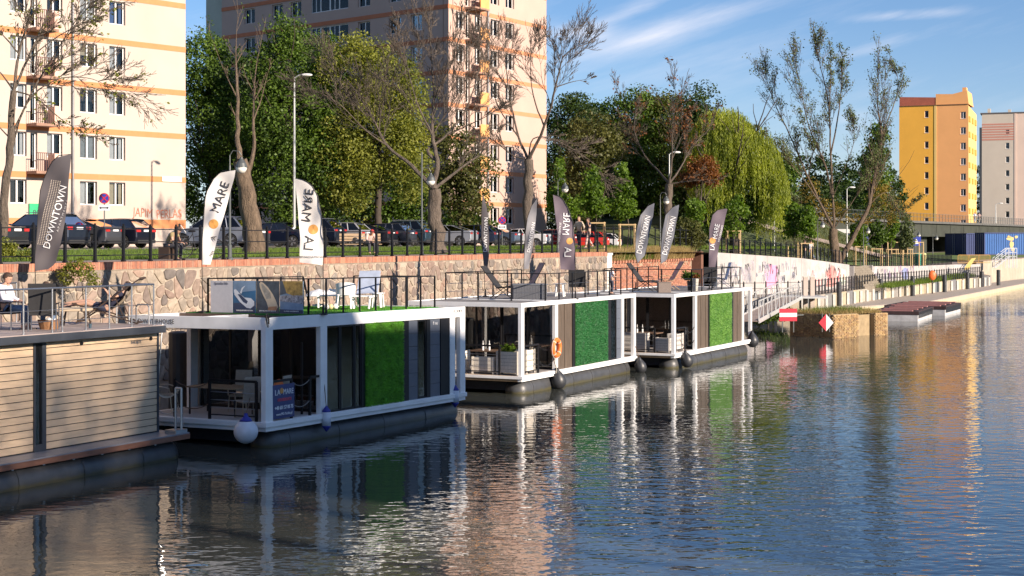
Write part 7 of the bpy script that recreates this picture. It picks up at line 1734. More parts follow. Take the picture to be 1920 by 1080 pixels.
# black reclining garden chairs
def recliner(label, loc, rz, m, frame=M_black, back=1.0, lean=38, feet=True, group=None):
    t = thing('recliner_chair', label, 'chair', loc, rz, group); a = R(90 + lean); ux, uz = math.cos(a), math.sin(a); b_ = Vector((-.22, 0, .42))
    mb = MB(); mb.box(b_ + Vector((ux, 0, uz)) * (back / 2), (back, .54, .03), M=Matrix.Rotation(-a, 3, 'Y')); mb.build('backrest', m, t, bevel=.01)
    mb = MB(); mb.box((.02, 0, .43), (.5, .54, .03), M=Matrix.Rotation(R(-8), 3, 'Y')); mb.build('seat', m, t, bevel=.01)
    if feet: mb = MB(); mb.box((.5, 0, .38), (.5, .5, .03), M=Matrix.Rotation(R(14), 3, 'Y')); mb.build('footrest', m, t, bevel=.01)
    mb = MB()
    for s_ in (-1, 1):
        y = s_ * .29; e = b_ + Vector((ux, 0, uz)) * back
        mb.tube([(e.x, y, e.z), (b_.x, y, b_.z), (.26, y, .46)] + ([(.74, y, .33)] if feet else []), .014, 6); mb.tube([(-.5, y, 0), (.2, y, .5)], .014, 6); mb.tube([(.42, y, 0), (-.24, y, .46)], .014, 6); mb.tube([(-.15, y, .63), (.2, y, .61)], .018, 6)
    mb.tube([(-.5, -.29, 0), (-.5, .29, 0)], .014, 6); mb.tube([(.42, -.29, 0), (.42, .29, 0)], .014, 6); mb.build('frame', frame, t); return t
A3, A4, A1 = BT3.a, BT4.a, BT1.a
Q = lambda bt, px, y, z: bt.w(bt.s(px, y), y, z)
recliner('black reclining chair at the front rail of the middle houseboat roof', Q(BT3, 946, 2.6, rz3), R(-20), M_blk)
recliner('reclining chair with pinkish grey back behind the wicker chest', Q(BT3, 985, 3.3, rz3), R(200), mat('mauve_fabric', (.33, .26, .25), .85), lean=30)
t = thing('wicker_chest', 'large dark grey wicker storage chest on the middle houseboat roof', 'chest', Q(BT3, 992, 1.5, rz3), R(6))
mb = MB(); mb.bx(-.62, .62, -.3, .3, 0, .52); mb.build('box', mat('grey_wicker', (.075, .08, .095), .75, 0, .2, 30, .4), t, bevel=.01); mb = MB(); mb.bx(-.64, .64, -.32, .32, .525, .58); mb.build('lid', mat('grey_lid', (.12, .13, .15), .6), t, bevel=.01)
mb = MB()
for x in np.arange(-.6, .6, .1): mb.bx(x, x + .08, -.306, -.3, .03, .5)
tag(mb.build('wicker_weave', mat('grey_wicker', (.075, .08, .095)), t), kind='stuff')
def canvas_chair(label, loc, rz, h=.6, w=.56, m=M_blk):
    t = thing('canvas_chair', label, 'chair', loc, rz); mb = MB(); mb.bx(-.26, .26, -w / 2, w / 2, .36, .42); mb.build('seat', m, t, bevel=.01)
    mb = MB(); mb.box((-.30, 0, .42 + h / 2), (.04, w, h), M=Matrix.Rotation(R(-8), 3, 'Y')); mb.build('backrest', m, t, bevel=.01)
    for x, y in ((.25, w / 2), (.25, -w / 2), (-.27, w / 2), (-.27, -w / 2)): mb = MB(); mb.tube([(x, y, .6), (x, y, 0)], .014, 6); mb.build('leg', M_steel, t)
    for s_ in (-1, 1): mb = MB(); mb.tube([(-.3, s_ * w / 2, .62), (.26, s_ * w / 2, .62)], .018, 6); mb.build('armrest', M_black, t)
    return t
canvas_chair('high backed black chair seen from behind under the reversed banner', Q(BT3, 1083, 1.2, rz3), R(80), .62, .62)
stool('little metal framed table on the middle houseboat roof', Q(BT3, 1050, 1.8, rz3), 0, .5, .5)
recliner('black reclining chair on the farthest houseboat roof', Q(BT4, 1212, 2.8, rz4), R(-25), M_blk, group=None)
recliner('pink reclining chair on the farthest houseboat roof', Q(BT4, 1250, 2.6, rz4), R(195), mat('pink_fabric', (.5, .30, .28), .85), M_wood, lean=32)
t = thing('side_crate', 'small grey wicker box table in front of the pink recliner', 'side table', Q(BT4, 1245, 1.4, rz4), .1); mb = MB(); mb.bx(-.27, .27, -.2, .2, 0, .42); mb.build('box', mat('taupe_wicker', (.2, .16, .14), .8, 0, .15, 20, .3), t, bevel=.01); mb = MB(); mb.bx(-.29, .29, -.22, .22, .425, .45); mb.build('lid', mat('taupe_wicker', (.2, .16, .14)), t)
canvas_chair('black chair seen from behind below the plum banner', Q(BT4, 1331, .9, rz4), R(85), .6, .58)
recliner('narrow dark blue folding chair at the far end of the farthest houseboat roof', Q(BT4, 1352, 1.2, rz4), R(160), mat('navy_fabric', (.03, .05, .12), .85), M_steel, .8, 15, False)
def potted(label, loc, pr, ph_, lobes, m, n, size, potm, sd_):
    t = thing('potted_plant', label, 'plant', loc); mb = MB(); mb.lathe([(pr * .75, 0), (pr, ph_), (pr * .9, ph_), (pr * .85, ph_ - .05)], 14); mb.build('pot', potm, t, smooth=False)
    rg = random.Random(sd_); mb = MB()
    for i in range(8): a = rg.uniform(0, 6.28); mb.tube([(0, 0, ph_ - .05), (.1 * math.cos(a), .1 * math.sin(a), ph_ + .25), (.25 * math.cos(a), .25 * math.sin(a), ph_ + .4)], [.012, .01, .005], 5)
    mb.build('stem', mat('green_stem', (.08, .12, .03), .7), t); crown(t, lobes, n, 12, size, m, sd_, (.06, .16), 'foliage', .2); return t
potted('leafy plant in a dark pot on the farthest houseboat roof', Q(BT4, 1295, 1.2, rz4), .17, .42, [(0, 0, .65, .36, .3, .24)], LM['mid'], 60, .10, M_rub, 1)
t = thing('planter', 'tall light grey planter beside the leafy plant', 'planter', Q(BT4, 1304, .9, rz4)); mb = MB(); mb.lathe([(.1, 0), (.15, .55), (.13, .55), (.12, .5)], 4); mb.build('planter_box', mat('zinc_planter', (.45, .43, .38), .5, .2), t); crown(t, [(0, 0, .6, .15, .12, .12)], 20, 8, .08, LM['bro'], 4, (.05, .1), 'foliage', .2)

# white slatted crates and planters on the far terraces
M_cr = mat('whitewashed_pine', (.74, .68, .58), .7, 0, .12, 3, .1, stretch=(1, 5, 5)); M_crg = mat('weathered_white_pine', (.52, .49, .45), .75, 0, .15, 3, .1, stretch=(1, 5, 5))
def crate(label, bt, x, y, FLx, w, d, h, m, group, plant=None):
    t = thing('crate_planter', label, 'crate', bt.w(x, y, FLx), bt.a, group); n = max(3, round(h / .13))
    for i in range(n):
        z = .08 + (h - .08) * i / n; hh_ = (h - .08) / n - .008
        mb = MB(); mb.bx(0, .02, 0, w, z, z + hh_); mb.bx(d - .02, d, 0, w, z, z + hh_); mb.bx(.021, d - .021, 0, .02, z, z + hh_); mb.bx(.021, d - .021, w - .02, w, z, z + hh_); mb.build('slat', m, t)
    for (a, c) in ((-.012, -.012), (-.012, w - .05), (d - .05, -.012), (d - .05, w - .05)): mb = MB(); mb.bx(a, a + .062, c, c + .062, 0, h + .01); mb.build('corner_post', m, t)
    mb = MB(); mb.bx(.03, d - .03, .03, w - .03, .08, h - .06); mb.build('filling', mat('potting_soil', (.06, .045, .03), .95), t)
    if plant: crown(t, [(d / 2, w * .6, h + .1, .12, .3, .14)], 34, 12, .09, plant, int(x * 10) + 3, (.05, .12), 'foliage', .2)
    return t
g3 = 'white wooden crates on the terrace of the middle houseboat'; g4 = 'pale wooden crates on the terrace of the farthest houseboat'
crate('white crate at the corner post of the middle houseboat with a yellow green plant', boat3 and BT3, .28, .3, FL3, .8, .42, .8, M_cr, g3, LM['bri'])
crate('low broad white crate left of the corner post, middle houseboat', BT3, .25, 1.2, FL3, .85, .42, .58, M_cr, g3)
crate('tall white crate left of the low one on the middle houseboat', BT3, .25, 2.35, FL3, .65, .42, .78, M_cr, g3)
crate('white crate farthest left, half behind the neighbouring boat post', BT3, .25, 3.1, FL3, .7, .42, .7, M_cr, g3)
crate('white crate on the canal side of the middle houseboat terrace', BT3, .95, .28, FL3, .42, .65, .82, M_cr, g3)
crate('broad pale crate in the middle of the farthest terrace', BT4, .25, 1.35, FL4, 1.2, .42, .78, M_crg, g4)
crate('small pale crate left of the corner post on the farthest terrace', BT4, .25, .35, FL4, .65, .42, .6, M_crg, g4)
crate('pale crate on the canal side of the farthest terrace', BT4, .95, .25, FL4, .4, .8, .74, M_crg, g4)
crate('pale crate at the quay end of the farthest terrace', BT4, .25, 3.0, FL4, .9, .42, .78, M_crg, g4)
for bt_, FLx, n_, dsc in ((BT3, FL3, 'middle', 0), (BT4, FL4, 'farthest', 0)):
    t = thing('terrace_table', 'dark table on the %s houseboat terrace' % n_, 'table', bt_.w(1.5, 1.9, FLx), bt_.a); mb = MB(); mb.bx(-.4, .4, -.7, .7, .7, .74); mb.build('table_top', M_brown, t)
    for x, y in ((.35, .6), (.35, -.6), (-.35, .6), (-.35, -.6)): mb = MB(); mb.bar((x, y, 0), (x, y, .7), .05); mb.build('leg', M_black, t)
    for k_, (x, y) in enumerate(((1.2, 2.1), (1.3, 1.9))):
        mb = MB(); mb.tube([(0, 0, 0), (0, 0, .22), (0, 0, .24), (0, 0, .34)], [.035, .035, .012, .012], 8); tag(mb.build('white_bottle', M_plast, None, bt_.w(x, y, FLx + .742)), '%s white bottle on the dark table of the %s houseboat terrace' % (('left', 'right')[k_], n_), 'bottle')

# mooring piles between boats and wall
def pile(label, loc, r_, h, m=M_rub, group=None):
    t = thing('mooring_pile', label, 'mooring pile', loc, 0, group); mb = MB(); mb.tube([(0, 0, -1), (0, 0, h)], r_, 16); mb.build('shaft', m, t, smooth=False); mb = MB(); mb.lathe([(r_ * 1.05, h - .02), (r_ * 1.02, h + .03), (r_ * .6, h + .07), (0, h + .08)], 16); mb.build('cap', m, t); return t
p = PX(334, HZ, 43.5); pile('stout black mooring pile between the timber boat and the nearest white houseboat', (p.x, 43.5, 0), .27, EYE - (622 - HZ) * 43.5 / F - .05)
p = BT3.w(.3, 5.2); pile('dark mooring pile behind the far corner of the nearest white houseboat', (p.x, p.y, 0), .3, 2.2)
p = BT4.w(-.6, 5.0); pile('dark mooring pile behind the terrace of the farthest houseboat', (p.x, p.y, 0), .25, 2.2)
for i, (px_, py0, py1, Y, lab) in enumerate([(1573, 530, 571, 113, 'black mooring pile nearest to the brick stump'), (1651, 525, 560, 126, 'black mooring pile, second along the floating dock'), (1711, 519, 556, 133, 'black mooring pile left of the orange rescue post'), (1771, 517, 541, 143, 'black mooring pile right of the orange rescue post'),
        (1814, 512, 540, 152, 'black mooring pile below the yellow slide'), (1841, 510, 537, 159, 'black mooring pile just before the concrete quay'), (1872, 507, 533, 164, 'black mooring pile in front of the concrete quay')]):
    zt_ = EYE - (py0 - HZ) * Y / F; pile(lab, (PX(px_, HZ, Y).x, Y, 0), .2, zt_, M_rub, 'black mooring piles along the floating dock')
# orange rescue post
p = PX(1748, HZ, 139); t = thing('rescue_post', 'bright orange rescue box on a dark post by the lower railing', 'rescue post', (p.x, 139, .4)); mb = MB(); mb.tube([(0, 0, 0), (0, 0, 1.2)], .06, 8); mb.build('post', M_black, t)
mb = MB(); mb.sphere((0, 0, 1.65), .45, 14, 8, (.8, .45, 1)); mb.build('box', mat('rescue_orange', (.75, .14, .03), .5), t, smooth=True)

# gangway to the lower promenade
def gangway():
    a = GP(1398, 603, 1.3); a = Vector((PX(1398, HZ, 76).x, 76, 1.25)); c = Vector((PX(1484, HZ, 99).x, 99, 1.55)); t = thing('gangway', 'sloping aluminium gangway with truss rails leading from the farthest houseboat to the lower promenade', 'gangway', a)
    d = c - a; L = d.length; u = d.normalized(); s_ = Vector((-u.y, u.x, 0)).normalized() * .65; mb = MB(); mb.bar(Vector((0, 0, 0)), d, 1.3, .06); mb.build('walkway', mat('ribbed_boards', (.33, .26, .22), .8, 0, .12, 5), t)
    for k in (-1, 1):
        mb = MB(); o_ = s_ * k; mb.bar(o_, o_ + d, .06, .22); mb.bar(o_ + Vector((0, 0, 1.0)), o_ + d + Vector((0, 0, 1.0)), .05); n = 12
        for i in range(n + 1): q = o_ + d * i / n; mb.bar(q, q + Vector((0, 0, 1.0)), .04)
        for i in range(0, n, 2): mb.bar(o_ + d * i / n, o_ + d * (i + 1) / n + Vector((0, 0, 1.0)), .03); mb.bar(o_ + d * (i + 2) / n, o_ + d * (i + 1) / n + Vector((0, 0, 1.0)), .03)
        mb.build('truss_rail', mat('aluminium', (.6, .6, .58), .4, .4, .06), t)
    mb = MB(); q = d * 1.0; mb.box(q + Vector((0.6, 1.5, 0)), (3.4, 3.2, .12)); mb.build('landing', mat('aluminium', (.6, .6, .58)), t)
gangway()
for k, (px_, lab) in enumerate(((1510, 'left of two pale square posts behind the brick stump'), (1523, 'right of two pale square posts behind the brick stump'))):
    p = PX(px_, HZ, 101); t = thing('dock_post', lab, 'post', (p.x, 101, -.5)); mb = MB(); mb.bx(-.14, .14, -.14, .14, 0, 3.3); mb.build('shaft', mat('pinkish_concrete_post', (.5, .42, .36), .8, 0, .1, 2), t); mb = MB(); mb.bx(-.16, .16, -.16, .16, 3.3, 3.36); mb.build('cap', M_pl, t)
# green shrubs hanging over the water below the gangway
leafy('green shrub growing from the bank below the gangway', 1440, 93, 0, [(1440, 592, 22, 12), (1470, 590, 22, 12), (1420, 598, 14, 10)], LM['mid'], 120, 24, .14, 61, .04, (.2, .45), name='bank_shrub', limbs=3)

# brick stump with grass
def stump():
    a = GP(1494, 628, 0); c = GP(1563, 634, 0); e = GP(1606, 632, 0); f_ = Frame(c.x, c.y, .75, .66); t = thing('brick_stump', 'old weathered brick and stone mooring block with grass on top, standing in the water', 'masonry', (c.x, c.y, 0), f_.a)
    W_, L_, h = 3.0, 2.2, 1.30; M_old = ramp_mat('old_brick', [(.34, .22, .10), (.28, .17, .08), (.40, .28, .13), (.22, .14, .08), (.36, .25, .13)], .9, .4, 3, .35)
    mb = MB(); mb.bx(0.03, L_ - .02, .03, W_ - .03, -1, h - .05); mb.bx(L_ - .02, L_ + 2.6, .3, W_ - .03, -1, h - .15); mb.bx(L_ + 1.5, L_ + 2.75, .0, .8, -1, h - .1); mb.build('core', mat('old_mortar', (.32, .24, .14), .95, 0, .25, 2, .4), t)
    r_ = random.Random(8); mb = MB(); z = -.1; row = 0
    while z < h - .1:
        off = .12 * (row % 2)
        for (x0, x1, y, ax) in ((0, L_, 0, 'x'), (L_ + 1.5, L_ + 2.75, -.03, 'x')):
            x = x0 + off * .5
            while x < x1 - .15: mb.bx(x + .006, x + .21, y - r_.uniform(0, .035), y + .1, z + .006, z + .07); x += .22
        y = off * .5
        while y < W_ - .15: mb.bx(-r_.uniform(0, .035), .1, y + .006, y + .21, z + .006, z + .07); y += .22
        y = .85
        z += .078; row += 1
    tag(mb.build('old_bricks', M_old, t), kind='stuff')
    tufts('stump_grass', 'x', lambda g, n: np.stack([g.uniform(.05, L_ + 2.6, n), g.uniform(.2, W_ - .05, n), np.full(n, h - .08)], 1), 5000, .28, LM['hay'], 12, .25, .012, parent=t); tufts('stump_grass', 'x', lambda g, n: np.stack([g.uniform(.4, L_ + 2.3, n), g.uniform(.5, W_ - .05, n), np.full(n, h - .08)], 1), 1600, .4, LM['gra'], 13, .3, .014, parent=t)
    return t, f_
stump()
for k in list(bpy.data.objects):
    if k.name.startswith('stump_grass'): k['kind'] = 'stuff'
def nav_sign(label, cx, cy, Y, kind):
    p = PX(cx, cy, Y); t = thing('navigation_sign', label, 'sign', p, R(6))
    Mr = mat('signal_red', (.55, .015, .04), .5, var=.05); Mw = mat('signal_white', (.68, .66, .66), .5, var=.05)
    if kind == 'bar':
        for i, m in enumerate((Mr, Mw, Mr)): mb = MB(); mb.bx(-.47, .47, 0, .03, .13 - .22 * i, .34 - .22 * i); mb.build('stripe', m, t)
        mb = MB(); mb.bar((-.3, .05, -.3), (-.3, .05, -.9), .05); mb.bar((.3, .05, -.3), (.3, .05, -.9), .05); mb.bar((.4, .05, 0), (.9, .3, 0), .05); mb.build('bracket', M_pole, t)
    else:
        mb = MB(); mb.add([(0, 0, .46), (0, 0, -.46), (-.41, 0, 0)], [(0, 1, 2)]); mb.add([(0, .03, .46), (0, .03, -.46), (-.41, .03, 0)], [(0, 2, 1)]); mb.build('red_half', Mr, t)
        mb = MB(); mb.add([(0.003, 0, .46), (0.003, 0, -.46), (.41, 0, 0)], [(0, 2, 1)]); mb.add([(0.003, .03, .46), (0.003, .03, -.46), (.41, .03, 0)], [(0, 1, 2)]); mb.build('white_half', Mw, t)
        mb = MB(); mb.bar((-.2, .05, .5), (-.2, .05, -.5), .04); mb.bar((.2, .05, .5), (.2, .05, -.5), .04); mb.build('bracket', M_pole, t)
nav_sign('red white red striped navigation board left of the brick stump', 1478, 591, 80, 'bar'); nav_sign('diamond navigation board, left half red and right half white, on the brick stump', 1549, 605, 82.0, 'dia')
# swimming platform pontoons with dark red tops
def raft(label, px0, py0, px1, py1, Lr, Wd_, n):
    p = GP(px0, py0, 0); q = GP(px1, py1, 0); d = q - p; L = d.length; t = thing('boat_berth_float', label, 'pontoon', p, math.atan2(d.y, d.x), 'dark red and white floats beside the brick stump')
    k = int(L / .5)
    for i in range(k): mb = MB(); mb.bx(.02 + i * .5, .46 + i * .5, 0.0, Wd_, -.1, .42); mb.build('float_block', mat('grimy_white_float', (.5, .5, .5), .6, 0, .2, 2), t, bevel=.02)
    mb = MB(); mb.bx(0, L, -.05, .3, .42, .66); mb.bx(0, L, Wd_ - .3, Wd_, .42, .66)
    for i in range(4): mb.bx(i * (L - .3) / 3, i * (L - .3) / 3 + .3, .3, Wd_ - .3, .42, .64)
    mb.build('frame_beam', mat('oxblood_timber', (.045, .024, .024), .8, 0, .25, 3), t)
    for i in range(4): mb = MB(); mb.bx(i * (L - .3) / 3 + .35, i * (L - .3) / 3 + .8, .4, Wd_ - .4, .55, .7); mb.build('pink_pad', mat('faded_pink_pad', (.36, .16, .15), .8, 0, .15, 3), t)
    mb = MB()
    for i in range(k * 2): mb.bx(.05 + i * .25, .13 + i * .25, -.07, -.05, .2, .62)
    mb.build('rubber_strap', M_rub, t)
raft('float with dark red top next to the brick stump', 1721, 603, 1749, 593, 3, 3.0, 3)
raft('float with dark red top behind the first one', 1772, 592, 1801, 584, 3, 4.2, 3)

# orange barriers, yellow slide and white steps by the bridge
M_ob = mat('barrier_orange', (.62, .36, .10), .5, 0, .1, 2)
for i in range(3):
    q = PX(1796 + 22 * i, HZ, 168); t = thing('crowd_barrier', ['left orange crowd barrier by the blue container', 'middle orange crowd barrier by the blue container', 'right orange crowd barrier by the blue container'][i], 'barrier', (q.x, 168 + i * .5, 2.6), 0, 'orange crowd barriers'); mb = MB()
    mb.tube([(0, 0, .15), (0, 0, .95), (.08, 0, 1.02), (1.2, 0, 1.02), (1.27, 0, .95), (1.27, 0, .15), (0, 0, .15)], .03, 6)
    mb.build('frame', M_ob, t); mb = MB()
    for x in np.arange(.13, 1.2, .13): mb.tube([(x, 0, .15), (x, 0, 1.02)], .016, 5)
    mb.build('bars', M_ob, t)
q = PX(1812, HZ, 160); t = thing('slide', 'yellow plastic slide sheet sloping over the wall below the barriers', 'slide', (q.x, 160, 2.3)); mb = MB(); vs = []
for i in range(7): u = i / 6; vs += [(-.3 + .85 * u, -.2 * (1 - u), -.1 + 1.15 * u ** .8), (.25 + .75 * u, -.2 * (1 - u), -.05 + 1.15 * u ** .8)]
mb.add(vs, [(2 * i, 2 * i + 1, 2 * i + 3, 2 * i + 2) for i in range(6)]); mb.add([(a, b_ + .1, c - .06) for a, b_, c in vs], [(2 * i, 2 * i + 2, 2 * i + 3, 2 * i + 1) for i in range(6)]); mb.build('sheet', mat('slide_yellow', (.68, .48, .14), .5), t)
q = PX(1866, HZ, 163); t = thing('metal_steps', 'white metal steps with handrails up to the quay at the right', 'steps', (q.x, 163, 2.3), 0); Mws = mat('white_metal', (.6, .62, .66), .4, .1)
for i in range(7): mb = MB(); mb.bx(.2 * i, .2 * i + .22, 0, .9, .16 * (i + 1), .16 * (i + 1) + .04); mb.build('step', Mws, t)
for y in (0, .9):
    mb = MB(); mb.bar((0, y, 0), (1.5, y, 1.2), .07); mb.bar((0, y, 1.0), (1.4, y, 2.1), .07); mb.bar((1.4, y, 2.1), (2.3, y, 2.1), .07); mb.bar((0, y, .55), (1.4, y, 1.65), .06); mb.bar((1.4, y, 1.65), (2.3, y, 1.65), .05); mb.bar((1.4, y, 1.2), (2.3, y, 1.2), .06)
    for x in (0, .7, 1.4, 1.85, 2.3): mb.bar((x, y, max(0, x * .8 - .2) if x < 1.3 else 0), (x, y, 1.0 + min(x, 1.4) * .785), .06)
    mb.build('handrail', Mws, t)
for i, (px_, c, lab) in enumerate(((1722, (.03, .3, .2), 'green recycling bin behind the upper railing'), (1731, (.5, .45, .2), 'yellow recycling bin behind the upper railing'))):
    q = PX(px_, HZ, 158); t = thing('recycling_bin', lab, 'bin', (q.x, 158, 2.65)); mb = MB(); mb.lathe([(.3, 0), (.36, 1.0), (.3, 1.25), (0, 1.35)], 10); mb.build('bin_body', mat('bin_%d' % i, c, .5), t)
t = thing('tree_guard', 'tall timber trestle frame around young trees left of the bridge', 'frame', (PX(1672, HZ, 145).x, 145, 2.8)); 
for x, y in ((0, 0), (1.5, 0), (3.0, 0), (0, 1.5), (1.5, 1.5), (3, 1.5)): mb = MB(); mb.bar((x, y, 0), (x, y, 2.3), .09); mb.build('upright', mat('stake_wood', (.48, .34, .17)), t)
mb = MB(); mb.bar((0, 0, 2.25), (3, 0, 2.25), .08); mb.bar((0, 0, 1.2), (3, 0, 1.2), .06); mb.build('crossbar', mat('stake_wood', (.48, .34, .17)), t)

# bench on the promenade
p = PX(664, 477, 66.5); t = thing('park_bench', 'slatted wooden park bench on the promenade with a red haired person on it', 'bench', (p.x, 66.5, 4.64), R(12))
for i in range(4): mb = MB(); mb.bx(-.6, 1.2, -.1 + i * .11, -.01 + i * .11, .43, .46); mb.build('slat', M_wood, t)
for i in range(3): mb = MB(); mb.bx(-.6, 1.2, .36 + i * .03, .39 + i * .03, .55 + i * .13, .65 + i * .13); mb.build('slat', M_wood, t)
for x in (-.45, 1.05): mb = MB(); mb.bar((x, -.08, 0), (x, 0, .43), .05); mb.bar((x, .36, 0), (x, .34, .43), .05); mb.bar((x, .33, .43), (x, .46, .93), .05); mb.bar((x, -.1, .42), (x, .36, .42), .05); mb.build('leg', M_black, t)

# climbing plants by the timber boat
leafy('yellow green shrub growing up the quay wall behind the timber boat', 145, 42.6, 3.0, [(150, 505, 26, 18), (120, 520, 18, 14), (185, 525, 12, 10)], LM['yel'], 90, 20, .07, 71, .02, (.08, .2), name='wall_shrub', limbs=3)
leafy('yellow leafed shrub on the verge at the left edge', 20, 47, 4.62, [(10, 468, 30, 16), (60, 478, 24, 10)], LM['yel'], 110, 20, .08, 72, .02, (.1, .25), name='verge_shrub', limbs=3)
# ================================================================ PEOPLE
def skin_mesh(vs, es, rad, root, sub=1):
    me = bpy.data.meshes.new('skin'); me.from_pydata([tuple(v) for v in vs], es, []); o = bpy.data.objects.new('skin', me); COL.objects.link(o)
    o.modifiers.new('skin', 'SKIN'); sv = me.skin_vertices[0].data
    for i, r_ in enumerate(rad): sv[i].radius = (r_, r_) if not isinstance(r_, tuple) else r_; sv[i].use_root = (i == root)
    s_ = o.modifiers.new('sub', 'SUBSURF'); s_.levels = sub; s_.render_levels = sub
    dg = bpy.context.evaluated_depsgraph_get(); dg.update(); m = bpy.data.meshes.new_from_object(o.evaluated_get(dg)); bpy.data.objects.remove(o); bpy.data.meshes.remove(me); return m
POSE = {
 'stand': dict(pel=(0, 0, .95), sp=(0, 0, 1.15), ch=(0, 0, 1.36), nk=(0, 0, 1.50), hd=(.02, 0, 1.63), sh=(0, .17, 1.43), el=(-.03, .24, 1.14), wr=(.06, .25, .90), el2=None, wr2=None, kn=(.02, .10, .50), an=(-.02, .10, .09), kn2=None, an2=None),
 'walk': dict(pel=(0, 0, .93), sp=(0, 0, 1.13), ch=(.02, 0, 1.34), nk=(.03, 0, 1.48), hd=(.06, 0, 1.61), sh=(.02, .17, 1.41), el=(-.12, .24, 1.14), wr=(-.10, .25, .90), el2=(.08, -.24, 1.14), wr2=(.24, -.22, .96), kn=(.20, .10, .52), an=(.26, .10, .10), kn2=(-.06, -.10, .50), an2=(-.34, -.10, .16)),
 'sit': dict(pel=(0, 0, .50), sp=(-.05, 0, .68), ch=(-.06, 0, .90), nk=(-.04, 0, 1.04), hd=(.01, 0, 1.17), sh=(-.05, .18, .97), el=(.02, .23, .70), wr=(.24, .12, .66), el2=None, wr2=None, kn=(.44, .13, .50), an=(.42, .12, .09), kn2=None, an2=None),
 'lean': dict(pel=(0, 0, .50), sp=(.08, 0, .66), ch=(.22, 0, .82), nk=(.32, 0, .93), hd=(.42, 0, 1.02), sh=(.26, .17, .90), el=(.34, .22, .66), wr=(.56, .12, .62), el2=None, wr2=None, kn=(.44, .13, .50), an=(.42, .12, .09), kn2=None, an2=None),
 'recline': dict(pel=(0, 0, .42), sp=(-.16, 0, .52), ch=(-.34, 0, .72), nk=(-.46, 0, .86), hd=(-.53, 0, .97), sh=(-.38, .17, .80), el=(-.22, .24, .62), wr=(-.08, .16, .82), el2=(-.2, -.26, .55), wr2=(.03, -.2, .58), kn=(.44, .10, .56), an=(.88, .09, .50), kn2=(.44, -.09, .60), an2=(.90, -.08, .56)),
}
def person(label, loc, rz, pose, shirt, trousers, hair, scale=1.0, long_sleeve=False, hairlen=0, shorts=False, over=None, skinm=None, hat=None, group=None, female=False):
    P_ = dict(POSE[pose]); P_.update(over or {}); t = thing('person', label, 'person', loc, rz, group); V3 = Vector
    mir = lambda v: (v[0], -v[1], v[2])
    sh = [P_['sh'], mir(P_['sh'])]; el = [P_['el'], P_['el2'] or mir(P_['el'])]; wr_ = [P_['wr'], P_['wr2'] or mir(P_['wr'])]
    pel = P_['pel']; kn = [P_['kn'], P_['kn2'] or mir(P_['kn'])]; an = [P_['an'], P_['an2'] or mir(P_['an'])]
    vs, es, rd = [], [], []
    def a(v, r_, par=None): vs.append(V3(v)); rd.append(r_); i = len(vs) - 1; (es.append((par, i)) if par is not None else None); return i
    k_ = .93 if female else 1
    root = a(pel, .125); sp = a(P_['sp'], .115 * k_, root); ch = a(P_['ch'], .135 * k_, sp); nk = a(P_['nk'], .06, ch); hd0 = a(V3(P_['nk']).lerp(V3(P_['hd']), .55), .055, nk)
    for s_ in range(2):
        q = a(sh[s_], .062, ch); e = a(el[s_], .042, q); w = a(wr_[s_], .027, e)
        f_ = (V3(wr_[s_]) - V3(el[s_])).normalized(); sd_ = V3((0, 1, 0)) if abs(f_.y) < .8 else V3((1, 0, 0)); sd_ = (sd_ - f_ * sd_.dot(f_)).normalized(); up_ = f_.cross(sd_)
        pm = a(V3(wr_[s_]) + f_ * .05, (.034, .018), w); 
        for j, ln in enumerate((.072, .082, .076, .060)):
            b0 = a(V3(wr_[s_]) + f_ * .09 + sd_ * (.018 * (j - 1.5)) * 1.5, .0095, pm); b1_ = a(vs[b0] + f_ * ln * .55 - up_ * .012, .009, b0); a(vs[b1_] + f_ * ln * .4 - up_ * .03, .008, b1_)
        tb = a(V3(wr_[s_]) + f_ * .03 + sd_ * .045 * (-1 if s_ else 1), .011, w); a(vs[tb] + f_ * .04 + sd_ * .02 * (-1 if s_ else 1) - up_ * .01, .010, tb)
        hp_ = a(V3(pel) + V3((0, .09 * (-1 if s_ else 1), -.02)), .09, root); kk = a(kn[s_], .058, hp_); an_ = a(an[s_], .036, kk); a(V3(an[s_]) + V3((.14, 0, -.055)), .03, an_); a(V3(an[s_]) + V3((-.04, 0, -.05)), .03, an_)
    me = skin_mesh(vs, es, rd, root)
    # head on the neck: skull, jaw, nose, ears, eyes, mouth
    hv = V3(P_['nk']) + (V3(P_['hd']) - V3(P_['nk'])) * .88; ax = (hv - V3(P_['nk'])).normalized(); Mq = V3((0, 0, 1)).rotation_difference(ax).to_matrix(); mb = MB()
    prof = [(.0, -.118), (.035, -.112), (.058, -.085), (.068, -.045), (.076, 0), (.078, .04), (.070, .08), (.045, .108), (.0, .118)]
    n_ = 16; hvv = []
    for r_, z in prof:
        for j in range(n_):
            an_ = 2 * math.pi * j / n_; x, y = r_ * 1.22 * math.cos(an_), r_ * math.sin(an_)
            if math.cos(an_) > .9 and -.05 < z < .03: x += .018 * (1 if z < 0 else .3)
            if z < -.07: x += .016
            hvv.append(Mq @ V3((x, y, z)) + hv)
    mb.add(hvv, [(i * n_ + j, i * n_ + (j + 1) % n_, (i + 1) * n_ + (j + 1) % n_, (i + 1) * n_ + j) for i in range(len(prof) - 1) for j in range(n_)])
    for s_ in (-1, 1): mb.sphere(tuple(Mq @ V3((-.005, s_ * .079, -.005)) + hv), .022, 8, 6, (.7, .4, 1.2))
    nb = len(mb.f); mb.cur = 1
    for s_ in (-1, 1): mb.sphere(tuple(Mq @ V3((.088, s_ * .03, .012)) + hv), .010, 6, 5)
    mb.cur = 2; mb.box(tuple(Mq @ V3((.092, 0, -.06)) + hv), (.01, .045, .012), M=Mq)
